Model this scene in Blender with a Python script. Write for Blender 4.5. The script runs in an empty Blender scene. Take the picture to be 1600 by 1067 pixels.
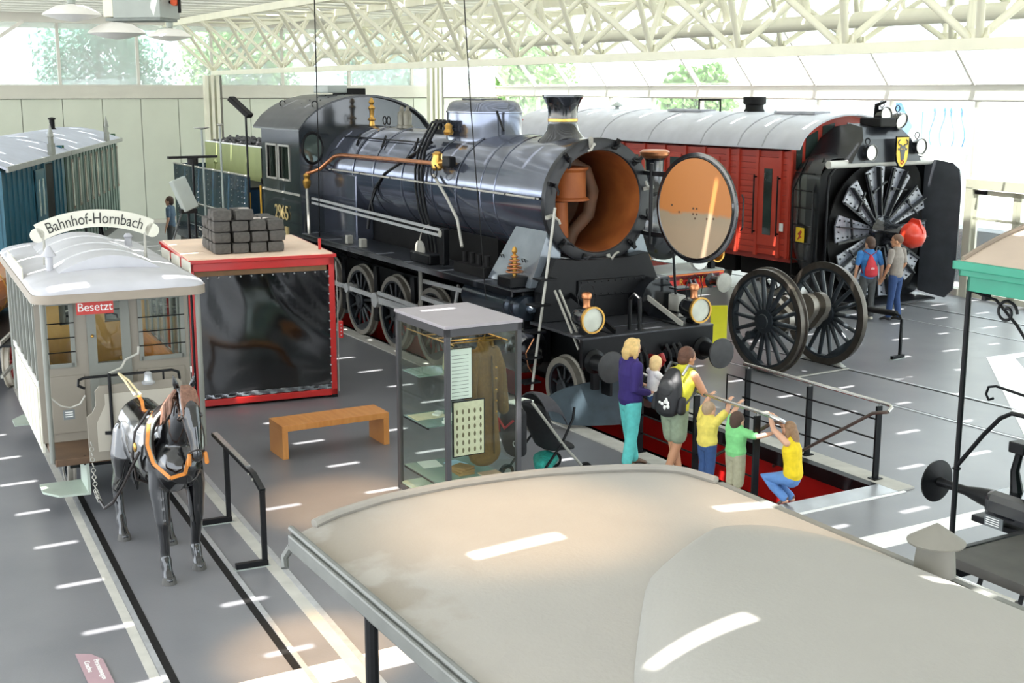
import bpy, bmesh, math, random
from mathutils import Vector, Matrix, noise
random.seed(7)
PI = math.pi
scene = bpy.context.scene
COL = scene.collection

# ------------------------------------------------------------------ camera
CAM_H = 4.75
cam = bpy.data.cameras.new('camera')
cam.sensor_width = 36.0
cam.lens = 36.0 * 1980.0 / 1600.0
cam.clip_end = 400
camo = bpy.data.objects.new('camera', cam)
COL.objects.link(camo)
camo.location = (0, 0, CAM_H)
camo.rotation_euler = (math.radians(90 - 11.2404), 0, 0)
scene.camera = camo

# ------------------------------------------------------------------ sky, sun, exposure
world = bpy.data.worlds.new('sky')
scene.world = world
world.use_nodes = True
wn = world.node_tree.nodes
wl = world.node_tree.links
bg = wn['Background']
bg.inputs['Color'].default_value = (0.86, 0.93, 1.0, 1)
bg.inputs['Strength'].default_value = 3.0
SUN_DIR = Vector((0.16, 0.30, -0.92)).normalized()     # the way the light travels
sl = bpy.data.lights.new('sun', 'SUN')
sl.energy = 14.0
sl.angle = math.radians(0.53)
sl.color = (1.0, 0.97, 0.92)
so = bpy.data.objects.new('sun', sl)
COL.objects.link(so)
so.rotation_euler = SUN_DIR.to_track_quat('-Z', 'Y').to_euler()
so.location = (-8, -10, 40)
vs = scene.view_settings
vs.view_transform = 'Standard'
vs.look = 'None'
vs.gamma = 1.0
vs.use_curve_mapping = False
vs.exposure = 0.82

# ------------------------------------------------------------------ materials
def lin(c):
    if isinstance(c, str):
        c = c.lstrip('#')
        c = [int(c[i:i + 2], 16) / 255 for i in (0, 2, 4)]
    return tuple((x / 12.92 if x <= 0.04045 else ((x + 0.055) / 1.055) ** 2.4) for x in c)

MATS = {}
def mat(name, c, rough=0.5, metal=0.0, var=0.12, scale=6.0, bump=0.0, bscale=40.0, c2=None, coat=0.0, spec=0.5, emit=0.0, stretch=None):
    if name in MATS:
        return MATS[name]
    m = bpy.data.materials.new(name)
    m.use_nodes = True
    nt = m.node_tree
    b = nt.nodes['Principled BSDF']
    c = lin(c)
    tc = nt.nodes.new('ShaderNodeTexCoord')
    src = tc.outputs['Object']
    if stretch:
        mp = nt.nodes.new('ShaderNodeMapping')
        mp.inputs['Scale'].default_value = stretch
        nt.links.new(src, mp.inputs['Vector'])
        src = mp.outputs['Vector']
    nz = nt.nodes.new('ShaderNodeTexNoise')
    nz.inputs['Scale'].default_value = scale
    nz.inputs['Detail'].default_value = 5
    nt.links.new(src, nz.inputs['Vector'])
    rp = nt.nodes.new('ShaderNodeValToRGB')
    rp.color_ramp.elements[0].position = 0.3
    rp.color_ramp.elements[1].position = 0.7
    d = lin(c2) if c2 else tuple(min(1, x * (1 + var)) for x in c)
    a = c if c2 else tuple(x * (1 - var) for x in c)
    rp.color_ramp.elements[0].color = (*a, 1)
    rp.color_ramp.elements[1].color = (*d, 1)
    nt.links.new(nz.outputs['Fac'], rp.inputs['Fac'])
    nt.links.new(rp.outputs['Color'], b.inputs['Base Color'])
    b.inputs['Roughness'].default_value = rough
    b.inputs['Metallic'].default_value = metal
    b.inputs['Coat Weight'].default_value = coat
    b.inputs['Coat Roughness'].default_value = 0.08
    b.inputs['Specular IOR Level'].default_value = spec
    if emit:
        b.inputs['Emission Color'].default_value = (*c, 1)
        b.inputs['Emission Strength'].default_value = emit
    if bump:
        n2 = nt.nodes.new('ShaderNodeTexNoise')
        n2.inputs['Scale'].default_value = bscale
        n2.inputs['Detail'].default_value = 4
        nt.links.new(src, n2.inputs['Vector'])
        bp = nt.nodes.new('ShaderNodeBump')
        bp.inputs['Strength'].default_value = bump
        bp.inputs['Distance'].default_value = 0.02
        nt.links.new(n2.outputs['Fac'], bp.inputs['Height'])
        nt.links.new(bp.outputs['Normal'], b.inputs['Normal'])
    MATS[name] = m
    return m

def glass(name, tint, refl=0.06, rough=0.02, body=0.0, bodycol='#ffffff'):
    """thin pane: mostly see-through, a little mirror, optional milky body"""
    if name in MATS:
        return MATS[name]
    m = bpy.data.materials.new(name)
    m.use_nodes = True
    nt = m.node_tree
    nt.nodes.clear()
    out = nt.nodes.new('ShaderNodeOutputMaterial')
    tr = nt.nodes.new('ShaderNodeBsdfTransparent')
    tr.inputs['Color'].default_value = (*lin(tint), 1)
    gl = nt.nodes.new('ShaderNodeBsdfGlossy')
    gl.inputs['Roughness'].default_value = rough
    fr = nt.nodes.new('ShaderNodeLayerWeight')      # Schlick: same from both sides of a thin pane
    pw = nt.nodes.new('ShaderNodeMath')
    pw.operation = 'POWER'
    pw.inputs[1].default_value = 5.0
    mx = nt.nodes.new('ShaderNodeMixShader')
    mul = nt.nodes.new('ShaderNodeMath')
    mul.operation = 'MULTIPLY_ADD'
    mul.inputs[1].default_value = 0.9
    mul.inputs[2].default_value = refl
    mul.use_clamp = True
    nt.links.new(fr.outputs['Facing'], pw.inputs[0])
    nt.links.new(pw.outputs[0], mul.inputs[0])
    nt.links.new(mul.outputs[0], mx.inputs['Fac'])
    base = tr.outputs[0]
    if body:
        df = nt.nodes.new('ShaderNodeBsdfDiffuse')
        df.inputs['Color'].default_value = (*lin(bodycol), 1)
        m2 = nt.nodes.new('ShaderNodeMixShader')
        m2.inputs['Fac'].default_value = body
        nt.links.new(tr.outputs[0], m2.inputs[1])
        nt.links.new(df.outputs[0], m2.inputs[2])
        base = m2.outputs[0]
    nt.links.new(base, mx.inputs[1])
    nt.links.new(gl.outputs[0], mx.inputs[2])
    nt.links.new(mx.outputs[0], out.inputs['Surface'])
    MATS[name] = m
    return m

# ------------------------------------------------------------------ mesh builder
class MB:
    def __init__(s):
        s.v = []
        s.f = []
    def add(s, vs_, fs):
        k = len(s.v)
        s.v += [tuple(v) for v in vs_]
        s.f += [tuple(i + k for i in f) for f in fs]
        return s
    def box(s, x0, x1, y0, y1, z0, z1):
        x0, x1 = min(x0, x1), max(x0, x1); y0, y1 = min(y0, y1), max(y0, y1); z0, z1 = min(z0, z1), max(z0, z1)
        return s.add([(x0, y0, z0), (x1, y0, z0), (x1, y1, z0), (x0, y1, z0), (x0, y0, z1), (x1, y0, z1), (x1, y1, z1), (x0, y1, z1)],
                     [(0, 3, 2, 1), (4, 5, 6, 7), (0, 1, 5, 4), (1, 2, 6, 5), (2, 3, 7, 6), (3, 0, 4, 7)])
    def bar(s, p0, p1, w, h, up=(0, 0, 1)):
        """rectangular bar from p0 to p1"""
        p0, p1 = Vector(p0), Vector(p1)
        t = (p1 - p0).normalized(); u = Vector(up)
        sd = t.cross(u)
        if sd.length < 1e-4: sd = t.cross(Vector((1, 0, 0)))
        sd.normalize(); u = sd.cross(t)
        q = []
        for p in (p0, p1):
            for a, b in ((-1, -1), (1, -1), (1, 1), (-1, 1)):
                q.append(p + sd * a * w / 2 + u * b * h / 2)
        return s.add(q, [(3, 2, 1, 0), (4, 5, 6, 7), (0, 1, 5, 4), (1, 2, 6, 5), (2, 3, 7, 6), (3, 0, 4, 7)])
    def cyl(s, p0, p1, r, r1=None, n=16, cap=True):
        p0, p1 = Vector(p0), Vector(p1)
        r1 = r if r1 is None else r1
        t = (p1 - p0).normalized()
        a = t.orthogonal().normalized() if abs(t.z) < 0.99 else Vector((1, 0, 0))
        if abs(t.z) < 0.99:
            a = Vector((0, 0, 1)).cross(t).normalized()
        b = t.cross(a)
        q = []
        for p, rr in ((p0, r), (p1, r1)):
            for i in range(n):
                w = 2 * PI * i / n
                q.append(p + (a * math.cos(w) + b * math.sin(w)) * rr)
        fs = [(i, (i + 1) % n, n + (i + 1) % n, n + i) for i in range(n)]
        if cap:
            fs += [tuple(range(n - 1, -1, -1)), tuple(range(n, 2 * n))]
        return s.add(q, fs)
    def tube(s, pts, r, n=8, closed=False):
        pts = [Vector(p) for p in pts]
        m = len(pts)
        q = []
        pa = None
        for i, p in enumerate(pts):
            if closed:
                t = pts[(i + 1) % m] - pts[i - 1]
            else:
                t = pts[min(i + 1, m - 1)] - pts[max(i - 1, 0)]
            t.normalize()
            if pa is None:
                pa = t.orthogonal().normalized()
            a = pa - t * pa.dot(t)
            if a.length < 1e-5: a = t.orthogonal()
            a.normalize(); pa = a
            b = t.cross(a)
            rr = r[i] if isinstance(r, (list, tuple)) else r
            for k in range(n):
                w = 2 * PI * k / n
                q.append(p + (a * math.cos(w) + b * math.sin(w)) * rr)
        fs = []
        for i in range(m if closed else m - 1):
            j = (i + 1) % m
            for k in range(n):
                fs.append((i * n + k, i * n + (k + 1) % n, j * n + (k + 1) % n, j * n + k))
        if not closed:
            fs += [tuple(range(n - 1, -1, -1)), tuple(range((m - 1) * n, m * n))]
        return s.add(q, fs)
    def lathe(s, prof, o=(0, 0, 0), axis=(0, 0, 1), n=24, close=False, cap=(True, True)):
        """prof: list of (radius, height along axis)"""
        o = Vector(o); t = Vector(axis).normalized()
        a = Vector((1, 0, 0)) if abs(t.z) > 0.99 else Vector((0, 0, 1)).cross(t).normalized()
        b = t.cross(a)
        q = []
        for r, z in prof:
            for i in range(n):
                w = 2 * PI * i / n
                q.append(o + t * z + (a * math.cos(w) + b * math.sin(w)) * max(r, 1e-4))
        m = len(prof)
        fs = []
        for j in range(m if close else m - 1):
            jj = (j + 1) % m
            for i in range(n):
                fs.append((j * n + i, j * n + (i + 1) % n, jj * n + (i + 1) % n, jj * n + i))
        if not close:
            if cap[0]: fs.append(tuple(range(n - 1, -1, -1)))
            if cap[1]: fs.append(tuple(range((m - 1) * n, m * n)))
        return s.add(q, fs)
    def prism(s, poly, d):
        """closed 3D polygon extruded by vector d"""
        n = len(poly); d = Vector(d)
        q = [Vector(p) for p in poly] + [Vector(p) + d for p in poly]
        return s.add(q, [tuple(range(n - 1, -1, -1)), tuple(range(n, 2 * n))] + [(i, (i + 1) % n, n + (i + 1) % n, n + i) for i in range(n)])
    def ball(s, c, r, n=12, m=8):
        r = (r, r, r) if not isinstance(r, (tuple, list)) else r
        q = [(c[0], c[1], c[2] - r[2])]
        for j in range(1, m):
            f = -PI / 2 + PI * j / m
            for i in range(n):
                w = 2 * PI * i / n
                q.append((c[0] + r[0] * math.cos(f) * math.cos(w), c[1] + r[1] * math.cos(f) * math.sin(w), c[2] + r[2] * math.sin(f)))
        q.append((c[0], c[1], c[2] + r[2]))
        fs = [(0, 1 + (i + 1) % n, 1 + i) for i in range(n)]
        for j in range(m - 2):
            for i in range(n):
                fs.append((1 + j * n + i, 1 + j * n + (i + 1) % n, 1 + (j + 1) * n + (i + 1) % n, 1 + (j + 1) * n + i))
        k = 1 + (m - 2) * n
        fs += [(k + i, k + (i + 1) % n, len(q) - 1) for i in range(n)]
        return s.add(q, fs)
    def ring(s, c, axis, R, r, n=32, k=8):
        c = Vector(c); t = Vector(axis).normalized()
        a = t.orthogonal().normalized(); b = t.cross(a)
        return s.tube([c + (a * math.cos(2 * PI * i / n) + b * math.sin(2 * PI * i / n)) * R for i in range(n)], r, k, closed=True)
    def grid(s, fn, nu, nv, thick=None):
        """surface fn(u,v) in 0..1, optional thickness vector or number (down z)"""
        q = [fn(i / nu, j / nv) for i in range(nu + 1) for j in range(nv + 1)]
        fs = [(i * (nv + 1) + j, (i + 1) * (nv + 1) + j, (i + 1) * (nv + 1) + j + 1, i * (nv + 1) + j + 1) for i in range(nu) for j in range(nv)]
        if thick is None:
            return s.add(q, fs)
        d = Vector((0, 0, -thick)) if not isinstance(thick, (tuple, list, Vector)) else Vector(thick)
        k = len(q)
        q2 = q + [Vector(p) + d for p in q]
        fs2 = fs + [tuple(i + k for i in reversed(f)) for f in fs]
        rim = [i * (nv + 1) for i in range(nu)] + [nu * (nv + 1) + j for j in range(nv)] + [(nu - i) * (nv + 1) + nv for i in range(nu)] + [nv - j for j in range(nv)]
        for i in range(len(rim)):
            a, b = rim[i], rim[(i + 1) % len(rim)]
            fs2.append((b, a, a + k, b + k))
        return s.add(q2, fs2)
    def chain(s, pts, rad, side=(0, 1, 0), n=12):
        """rounded limb through pts; rad entries r or (r_side, r_other)"""
        pts = [Vector(p) for p in pts]
        rad = [(r, r) if not isinstance(r, (tuple, list)) else r for r in rad]
        # rounded ends
        def ext(p, q, r, sgn):
            t = (p - q).normalized()
            o = []
            for w in (0.5, 0.85, 0.985):
                k = math.sqrt(max(0, 1 - w * w))
                o.append((p + t * min(r) * w, (r[0] * k, r[1] * k)))
            return o
        e0 = ext(pts[0], pts[1], rad[0], 1)
        e1 = ext(pts[-1], pts[-2], rad[-1], 1)
        P = [e[0] for e in reversed(e0)] + pts + [e[0] for e in e1]
        R = [e[1] for e in reversed(e0)] + list(rad) + [e[1] for e in e1]
        m = len(P)
        q = []
        sd = Vector(side)
        for i, p in enumerate(P):
            t = (P[min(i + 1, m - 1)] - P[max(i - 1, 0)]).normalized()
            a = sd - t * sd.dot(t)
            if a.length < 1e-3: a = t.orthogonal()
            a.normalize(); b = t.cross(a)
            for k in range(n):
                w = 2 * PI * k / n
                q.append(p + a * math.cos(w) * R[i][0] + b * math.sin(w) * R[i][1])
        fs = [(i * n + k, i * n + (k + 1) % n, (i + 1) * n + (k + 1) % n, (i + 1) * n + k) for i in range(m - 1) for k in range(n)]
        fs += [tuple(range(n - 1, -1, -1)), tuple(range((m - 1) * n, m * n))]
        return s.add(q, fs)
    def mesh(s, name):
        me = bpy.data.meshes.new(name)
        me.from_pydata(s.v, [], s.f)
        bm = bmesh.new(); bm.from_mesh(me)
        bmesh.ops.recalc_face_normals(bm, faces=bm.faces)
        bm.to_mesh(me); bm.free()
        me.update()
        return me
    def build(s, name, m, parent=None, smooth=35, bevel=0.0, loc=None, label=None, kind=None):
        me = s.mesh(name)
        return place(name, me, m, parent, smooth, bevel, loc, label, kind)
    def blob(s, name, m, parent=None, voxel=0.012, smooth=4, loc=None, label=None):
        """all closed pieces fused into one continuous skin"""
        o = place(name, s.mesh(name), m, parent, 180, 0, loc, label)
        md = o.modifiers.new('fuse', 'REMESH')
        md.mode = 'VOXEL'; md.voxel_size = voxel; md.use_smooth_shade = True
        if smooth:
            sm = o.modifiers.new('soft', 'SMOOTH')
            sm.factor = 0.5; sm.iterations = smooth
        return o

def place(name, me, m, parent=None, smooth=35, bevel=0.0, loc=None, label=None, kind=None):
    if m is not None and not me.materials:
        me.materials.append(m)
    if smooth and len(me.polygons):
        me.polygons.foreach_set('use_smooth', [True] * len(me.polygons))
        if smooth < 180:
            me.set_sharp_from_angle(angle=math.radians(smooth))
    o = bpy.data.objects.new(name, me)
    COL.objects.link(o)
    if parent: o.parent = parent
    if loc is not None: o.location = loc
    if bevel:
        b = o.modifiers.new('edge', 'BEVEL')
        b.width = bevel; b.segments = 2; b.limit_method = 'ANGLE'
    if label: o['label'] = label
    if kind: o['kind'] = kind
    return o

def thing(name, label, cat, loc=(0, 0, 0), rz=0.0, group=None):
    o = bpy.data.objects.new(name, None)
    o.empty_display_size = 0.2
    COL.objects.link(o)
    o.location = loc; o.rotation_euler = (0, 0, math.radians(rz))
    return tag(o, label, cat, group)

def tag(o, label, cat, group=None, kind=None):
    o['label'] = label; o['category'] = cat
    if group: o['group'] = group
    if kind: o['kind'] = kind
    return o

def struct(o):
    o['kind'] = 'structure'
    return o

def inst(src, name, parent, M):
    """another object on the same mesh"""
    o = src.copy()
    o.name = name
    COL.objects.link(o)
    o.parent = parent
    o.matrix_local = M
    return o

_unit = {}
def strut(name, p0, p1, r, m, parent, n=8):
    """round member on one shared unit cylinder"""
    key = (m.name, n)
    if key not in _unit:
        me = MB().cyl((0, 0, 0), (0, 0, 1), 1, n=n).mesh('member')
        me.materials.append(m)
        me.polygons.foreach_set('use_smooth', [True] * len(me.polygons))
        me.set_sharp_from_angle(angle=0.8)
        _unit[key] = me
    o = bpy.data.objects.new(name, _unit[key])
    COL.objects.link(o)
    o.parent = parent
    p0, p1 = Vector(p0), Vector(p1)
    d = p1 - p0
    o.location = p0
    o.rotation_euler = d.to_track_quat('Z', 'Y').to_euler()
    o.scale = (r, r, d.length)
    return o
_ubox = {}
def plank(name, c, s, m, parent, rot=(0, 0, 0)):
    """flat piece on one shared unit box"""
    if m.name not in _ubox:
        me = MB().box(-.5, .5, -.5, .5, -.5, .5).mesh('piece')
        me.materials.append(m)
        _ubox[m.name] = me
    o = bpy.data.objects.new(name, _ubox[m.name])
    COL.objects.link(o)
    o.parent = parent
    o.location = c; o.scale = s; o.rotation_euler = rot
    return o

def text(name, body, size, m, parent, M, depth=0.004, bend=None, align='CENTER', width=1.0):
    cu = bpy.data.curves.new(name, 'FONT')
    cu.body = body; cu.size = size; cu.extrude = depth
    cu.align_x = align; cu.align_y = 'CENTER'
    t = bpy.data.objects.new('tmp', cu)
    COL.objects.link(t)
    dg = bpy.context.evaluated_depsgraph_get()
    me = bpy.data.meshes.new_from_object(t.evaluated_get(dg))
    bpy.data.objects.remove(t)
    for v in me.vertices:
        v.co.x *= width
        if bend:
            w = v.co.x / bend
            rr = bend + v.co.y
            v.co.x, v.co.y = rr * math.sin(w), rr * math.cos(w) - bend
    me.materials.clear()
    me.materials.append(m)
    o = bpy.data.objects.new(name, me)
    COL.objects.link(o)
    o.parent = parent
    o.matrix_local = M
    return o
def facing(loc, right, up):
    """matrix whose x is right, y is up"""
    r = Vector(right).normalized(); u = Vector(up).normalized(); n = r.cross(u)
    M = Matrix((r, u, n)).transposed().to_4x4()
    M.translation = Vector(loc)
    return M

# ------------------------------------------------------------------ frames: x along the track (towards its end), y across, rz in degrees
LRZ, TRZ, MRZ = -60.3, -63.7, -57.4
def frame(ox, oy, rz):
    a = math.radians(rz)
    def f(x, y, z=0.0):
        return Vector((ox + x * math.cos(a) - y * math.sin(a), oy + x * math.sin(a) + y * math.cos(a), z))
    return f
LF = frame(1.443, 18.448, LRZ)        # big engine's track, origin under its pilot axle
TF = frame(2.0387, 1.0076, TRZ)       # tram track
MF = frame(13.2855, 8.4964, MRZ)      # middle track (wheelset, second engine)
SF = frame(18.462, 11.807, MRZ)       # snow plough track

# common materials
M_black = mat('black gloss paint', '#15171b', 0.16, 0.0, 0.25, 3, 0.03, 8, spec=0.6, coat=0.6)
M_blackm = mat('black satin iron', '#0e0f11', 0.38, 0.0, 0.3, 8, 0.05, 30, spec=0.22)
M_soot = mat('sooty iron', '#121111', 0.6, 0.0, 0.3, 7, 0.1, 25, spec=0.22)
M_blue = mat('dark blue black paint', '#20384c', 0.2, 0.0, 0.25, 3, 0.03, 10, coat=0.5)
M_steel = mat('bright steel', '#b9bbbd', 0.32, 0.45, 0.12, 9)
M_steelp = mat('grey painted steel', '#a7a59c', 0.4, 0.1, 0.12, 9)
M_stain = mat('stainless tube', '#c9c8c4', 0.22, 0.9, 0.06, 12)
M_rim = mat('worn wheel steel', '#6d655c', 0.34, 0.7, 0.25, 6)
M_copper = mat('copper', '#c08058', 0.3, 0.85, 0.15, 7)
M_brass = mat('brass', '#c79a4e', 0.28, 0.85, 0.15, 9)
M_gold = mat('gilt', '#dcc48a', 0.4, 0.3, 0.05)
M_cream = mat('cream painted steel', '#dedcc6', 0.5, 0.0, 0.04, 3)
M_red = mat('pit red', '#b5120d', 0.6, 0.0, 0.12, 2, 0.04, 20)
M_glassw = glass('window glass', '#f2f7f6', 0.05, 0.02, 0.14)  # faint white haze mixed in to wash out the view outside
M_glassh = glass('hazy window glass', '#eef5f3', 0.05, 0.02, 0.30)  # stronger white veil put into the pane colour, washes out the trees
M_glassd = glass('case glass', '#f7faf8', 0.022)
M_glasst = glass('carriage glass', '#8d9591', 0.10)
M_white = mat('white paint', '#eeeeea', 0.6, 0, 0.04, 3)
# ================================================================== the hall
# ---- floor with the inspection pit left open
def lpoly(pts, z):
    return [tuple(LF(x, y, z)) for x, y in pts]
M_floor = mat('asphalt floor', '#6c6d71', 0.33, 0.0, 0.0, 0.9, 0.05, 60, c2='#7b7b7e', spec=0.6)
PX0, PX1, PY0, PY1 = -10.6, 4.62, -0.72, 0.86
mb = MB()
X0, X1, Y0, Y1 = -45, 32, -30, 32
yr = lambda x: 13.5 - 0.0772 * (x + 6.26)      # line of the glazed wall
for a, b, c, d in ((X0, PX0, Y0, 'w'), (PX1, X1, Y0, 'w'), (PX0, PX1, Y0, PY0), (PX0, PX1, PY1, 'w')):
    q = [LF(a, c, 0), LF(b, c, 0), LF(b, yr(b) if d == 'w' else d, 0), LF(a, yr(a) if d == 'w' else d, 0)]
    mb.add(q + [v + Vector((0, 0, -0.12)) for v in q], [(0, 1, 2, 3), (7, 6, 5, 4), (0, 4, 5, 1), (1, 5, 6, 2), (2, 6, 7, 3), (3, 7, 4, 0)])
floor = struct(mb.build('floor', M_floor, smooth=0))
# pit: red walls and floor, children of the floor
def lbox(x0, x1, y0, y1, z0, z1, mbx=None):
    m_ = mbx or MB()
    q = [LF(x, y, z) for z in (z0, z1) for x, y in ((x0, y0), (x1, y0), (x1, y1), (x0, y1))]
    m_.add(q, [(3, 2, 1, 0), (4, 5, 6, 7), (0, 1, 5, 4), (1, 2, 6, 5), (2, 3, 7, 6), (3, 0, 4, 7)])
    return m_
lbox(PX0, PX1, PY0 - .02, PY1 + .02, -1.45, -1.35).build('pit_floor', M_red, floor, 0)
lbox(PX0, PX1, PY0 - .06, PY0, -1.35, -0.121).build('pit_wall', M_red, floor, 0)
lbox(PX0, PX1, PY1, PY1 + .06, -1.35, -0.121).build('pit_wall', M_red, floor, 0)
lbox(PX0 - .05, PX0, PY0, PY1, -1.35, -0.121).build('pit_wall', M_red, floor, 0)
lbox(PX1, PX1 + .05, PY0, PY1, -1.35, -0.121).build('pit_wall', M_red, floor, 0)
# stair down into the pit
for i in range(6):
    lbox(PX1 - 0.27 * (i + 1), PX1 - 0.27 * i, PY0, PY1, -0.2 * (i + 1) - .05, -0.2 * (i + 1), None).build('pit_step', M_red, floor, 0)
M_conc = mat('concrete kerb', '#b4b2aa', 0.7, 0, 0.1, 5, 0.08, 40)
lbox(PX0, PX1, -1.05, PY0 + .005, 0.0, 0.022).build('kerb', M_conc, floor, 0)
lbox(PX0, PX1 + .3, PY1 - .005, 1.16, 0.0, 0.022).build('kerb', M_conc, floor, 0)
lbox(PX1, PX1 + .32, PY0 - .02, PY1, 0.0, 0.02).build('pit_end_plate', mat('steel end plate', '#b9bcc0', 0.3, 0.5, .06, 4), floor, 0)
lbox(PX1 + .32, PX1 + .36, PY0 - .02, PY1 + .1, 0.0, 0.012).build('pit_end_strip', M_white, floor, 0)
# painted white lines
M_line = mat('white floor paint', '#e9e8e6', 0.55, 0, 0.05, 4)
lbox(5.87, 6.23, -9.0, 3.2, 0.0, 0.004).build('painted_band', M_line, floor, 0)
lb = MB()
q = [LF(*p, 0.004) for p in ((0.07, 8.18), (0.14, 9.6), (0.42, 9.6), (0.40, 8.55), (3.2, 6.1), (5.2, 4.4), (5.4, 3.2), (4.0, 4.3))]
lb.add(q, [tuple(range(len(q)))])
lb.build('painted_outline', M_line, floor, 0)

# ---- tracks let into the floor
def fpart(F, x0, x1, y0, y1, z0, z1, name, m):
    q = [F(x, y, z) for z in (z0, z1) for x, y in ((x0, y0), (x1, y0), (x1, y1), (x0, y1))]
    MB().add(q, [(3, 2, 1, 0), (4, 5, 6, 7), (0, 1, 5, 4), (1, 2, 6, 5), (2, 3, 7, 6), (3, 0, 4, 7)]).build(name, m, floor, 0)
def track(F, ys, x0, x1, gauge_in=0.045, wid=0.055):
    for y in ys:
        fpart(F, x0, x1, y - wid / 2, y + wid / 2, -0.05, 0.010, 'rail', M_steel)
        sg = 1 if y < 0 else -1
        yy = y + sg * (wid / 2 + gauge_in / 2)
        fpart(F, x0, x1, yy - gauge_in / 2, yy + gauge_in / 2, -0.04, 0.003, 'flange_groove', M_soot)
track(TF, (-0.545, 0.545), -26, -2, 0.07, 0.05)
fpart(TF, -26, -2, -0.66, -0.575, -0.05, 0.004, 'filler_strip', M_conc)
fpart(TF, -26, -2, 1.0, 1.06, -0.05, 0.010, 'rail', M_steel)
fpart(TF, -26, -2, 0.88, 1.0, -0.05, 0.005, 'filler_strip', M_conc)
track(MF, (-0.695, 0.695), -33, -3)
track(SF, (-0.76, 0.76), -45, -8)
fpart(LF, PX0, PX1, -0.785, -0.715, -0.16, 0.022, 'pit_rail', M_rim)
fpart(LF, PX0, PX1, 0.72, 0.79, -0.16, 0.022, 'pit_rail', M_blackm)
fpart(LF, PX0, PX1, 0.79, 0.862, -0.16, 0.02, 'pit_beam', M_blackm)

# ---- back wall: cream panels, sill, window strip
BX, BY = -0.57, 52.9                       # corner with the glazed wall
ben = Vector((0.8686, 0.4955, 0))          # direction across the tracks
def bw(s_, z, off=0.0):
    """point on the back wall, s metres left of the corner"""
    p = Vector((BX, BY, z)) - ben * s_
    return p + Vector((0.4955, -0.8686, 0)) * off
M_panel = mat('cream wall panel', '#cacebc', 0.55, 0, 0.03, 1.2)
M_sill = mat('pale sill', '#c9c6b8', 0.55, 0, 0.03, 2)
M_frame = mat('grey white frame', '#cfccc2', 0.5, 0, 0.03, 2)
wb_ = MB()
def wallbox(mb_, s0, s1, z0, z1, o0, o1):
    q = [bw(s, z, o) for z in (z0, z1) for s, o in ((s0, o0), (s1, o0), (s1, o1), (s0, o1))]
    return mb_.add(q, [(3, 2, 1, 0), (4, 5, 6, 7), (0, 1, 5, 4), (1, 2, 6, 5), (2, 3, 7, 6), (3, 0, 4, 7)])
WL = 25.0
wall_back = struct(wallbox(MB(), 0, WL, 0, 4.45, -0.30, -0.05).build('wall_back', mat('wall core', '#8d8b80', .7), smooth=0))
s = -0.185
while s < WL - .1:
    wallbox(MB(), max(0, s) + .012, s + 1.323, 0.15, 4.42, -0.05, 0.0).build('wall_panel', M_panel, wall_back, 0)
    s += 1.335
wallbox(MB(), 0, WL, 4.45, 4.86, -0.3, 0.06).build('sill_beam', M_sill, wall_back, 0)
wallbox(MB(), 0, WL, 0, 0.14, -0.05, 0.02).build('wall_base', M_sill, wall_back, 0)
wallbox(MB(), 0, WL, 6.98, 7.6, -0.3, 0.1).build('top_beam', M_frame, wall_back, 0)
win = struct(wallbox(MB(), 0, WL, 4.86, 4.92, -0.2, -0.1).build('window_1', M_frame, smooth=0))
s = -1.52
while s < WL - .1:
    wallbox(MB(), max(0, s) + .05, s + 2.62, 4.90, 7.0, -0.16, -0.145).build('pane', M_glassh, win, 0)
    if s > 0: wallbox(MB(), s - .05, s + .05, 4.9, 7.0, -0.22, -0.08).build('mullion', M_frame, win, 0)
    s += 2.67
for s0, s1 in ((18.3, 21.4), (19.6, 22.6)):
    MB().bar(bw(s0, 7.0, .25), bw(s1, 4.9, .02), .07, .12).build('hip_rafter', M_frame, win, 0)
# steel columns standing in front of the back wall
for s_, hh, lab in ((12.35, 5.24, 'cream steel column with paired posts before the panel wall'), (3.6, 7.3, 'cream steel column behind the engine boiler')):
    p = bw(s_, 0, 1.4)
    c = thing('steel_column', lab, 'column', p, LRZ, None)
    MB().box(-.16, .16, -.05, .05, 0, hh).build('web', M_cream, c, 0)
    for y in (-.2, .2):
        MB().box(-.14, .14, y - .055, y + .055, 0, hh).build('flange', M_cream, c, 0)
    MB().box(-.03, .03, .32, .38, 0, hh).build('downpipe', mat('dark pipe', '#6f6c62', .5), c, 0)
    MB().box(-.2, .2, -.3, .3, 0, .03).build('base_plate', M_cream, c, 0)

# ---- glazed wall on the right, sill beam and sloping roof glazing
RO = Vector((9.9867, 30.532, 0))
rd = Vector((math.sin(math.radians(25.3)), -math.cos(math.radians(25.3)), 0))   # towards the viewer
rn = Vector((math.cos(math.radians(25.3)), math.sin(math.radians(25.3)), 0))    # outwards
def rw(a, z, o=0.0):
    return RO + rd * a + rn * o + Vector((0, 0, z))
def rbox(a0, a1, z0, z1, o0, o1, mb_=None):
    mb_ = mb_ or MB()
    q = [rw(a, z, o) for z in (z0, z1) for a, o in ((a0, o0), (a1, o0), (a1, o1), (a0, o1))]
    return mb_.add(q, [(3, 2, 1, 0), (4, 5, 6, 7), (0, 1, 5, 4), (1, 2, 6, 5), (2, 3, 7, 6), (3, 0, 4, 7)])
RA, RB = -24.8, 24.0
wall_right = struct(rbox(RA, RB, 4.52, 4.86, -0.12, 0.16).build('wall_right', M_frame, smooth=0))
rbox(RA, 1.2, 0, 0.16, -0.06, 0.06).build('wall_base', M_sill, wall_right, 0)
rbox(3.2, RB, 0, 0.16, -0.06, 0.06).build('wall_base', M_sill, wall_right, 0)
w2 = struct(rbox(RA, RB, 4.48, 4.52, -0.05, 0.05).build('window_2', M_frame, smooth=0))
muls = [RA + .05 + 2.86 * i for i in range(18)]
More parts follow.
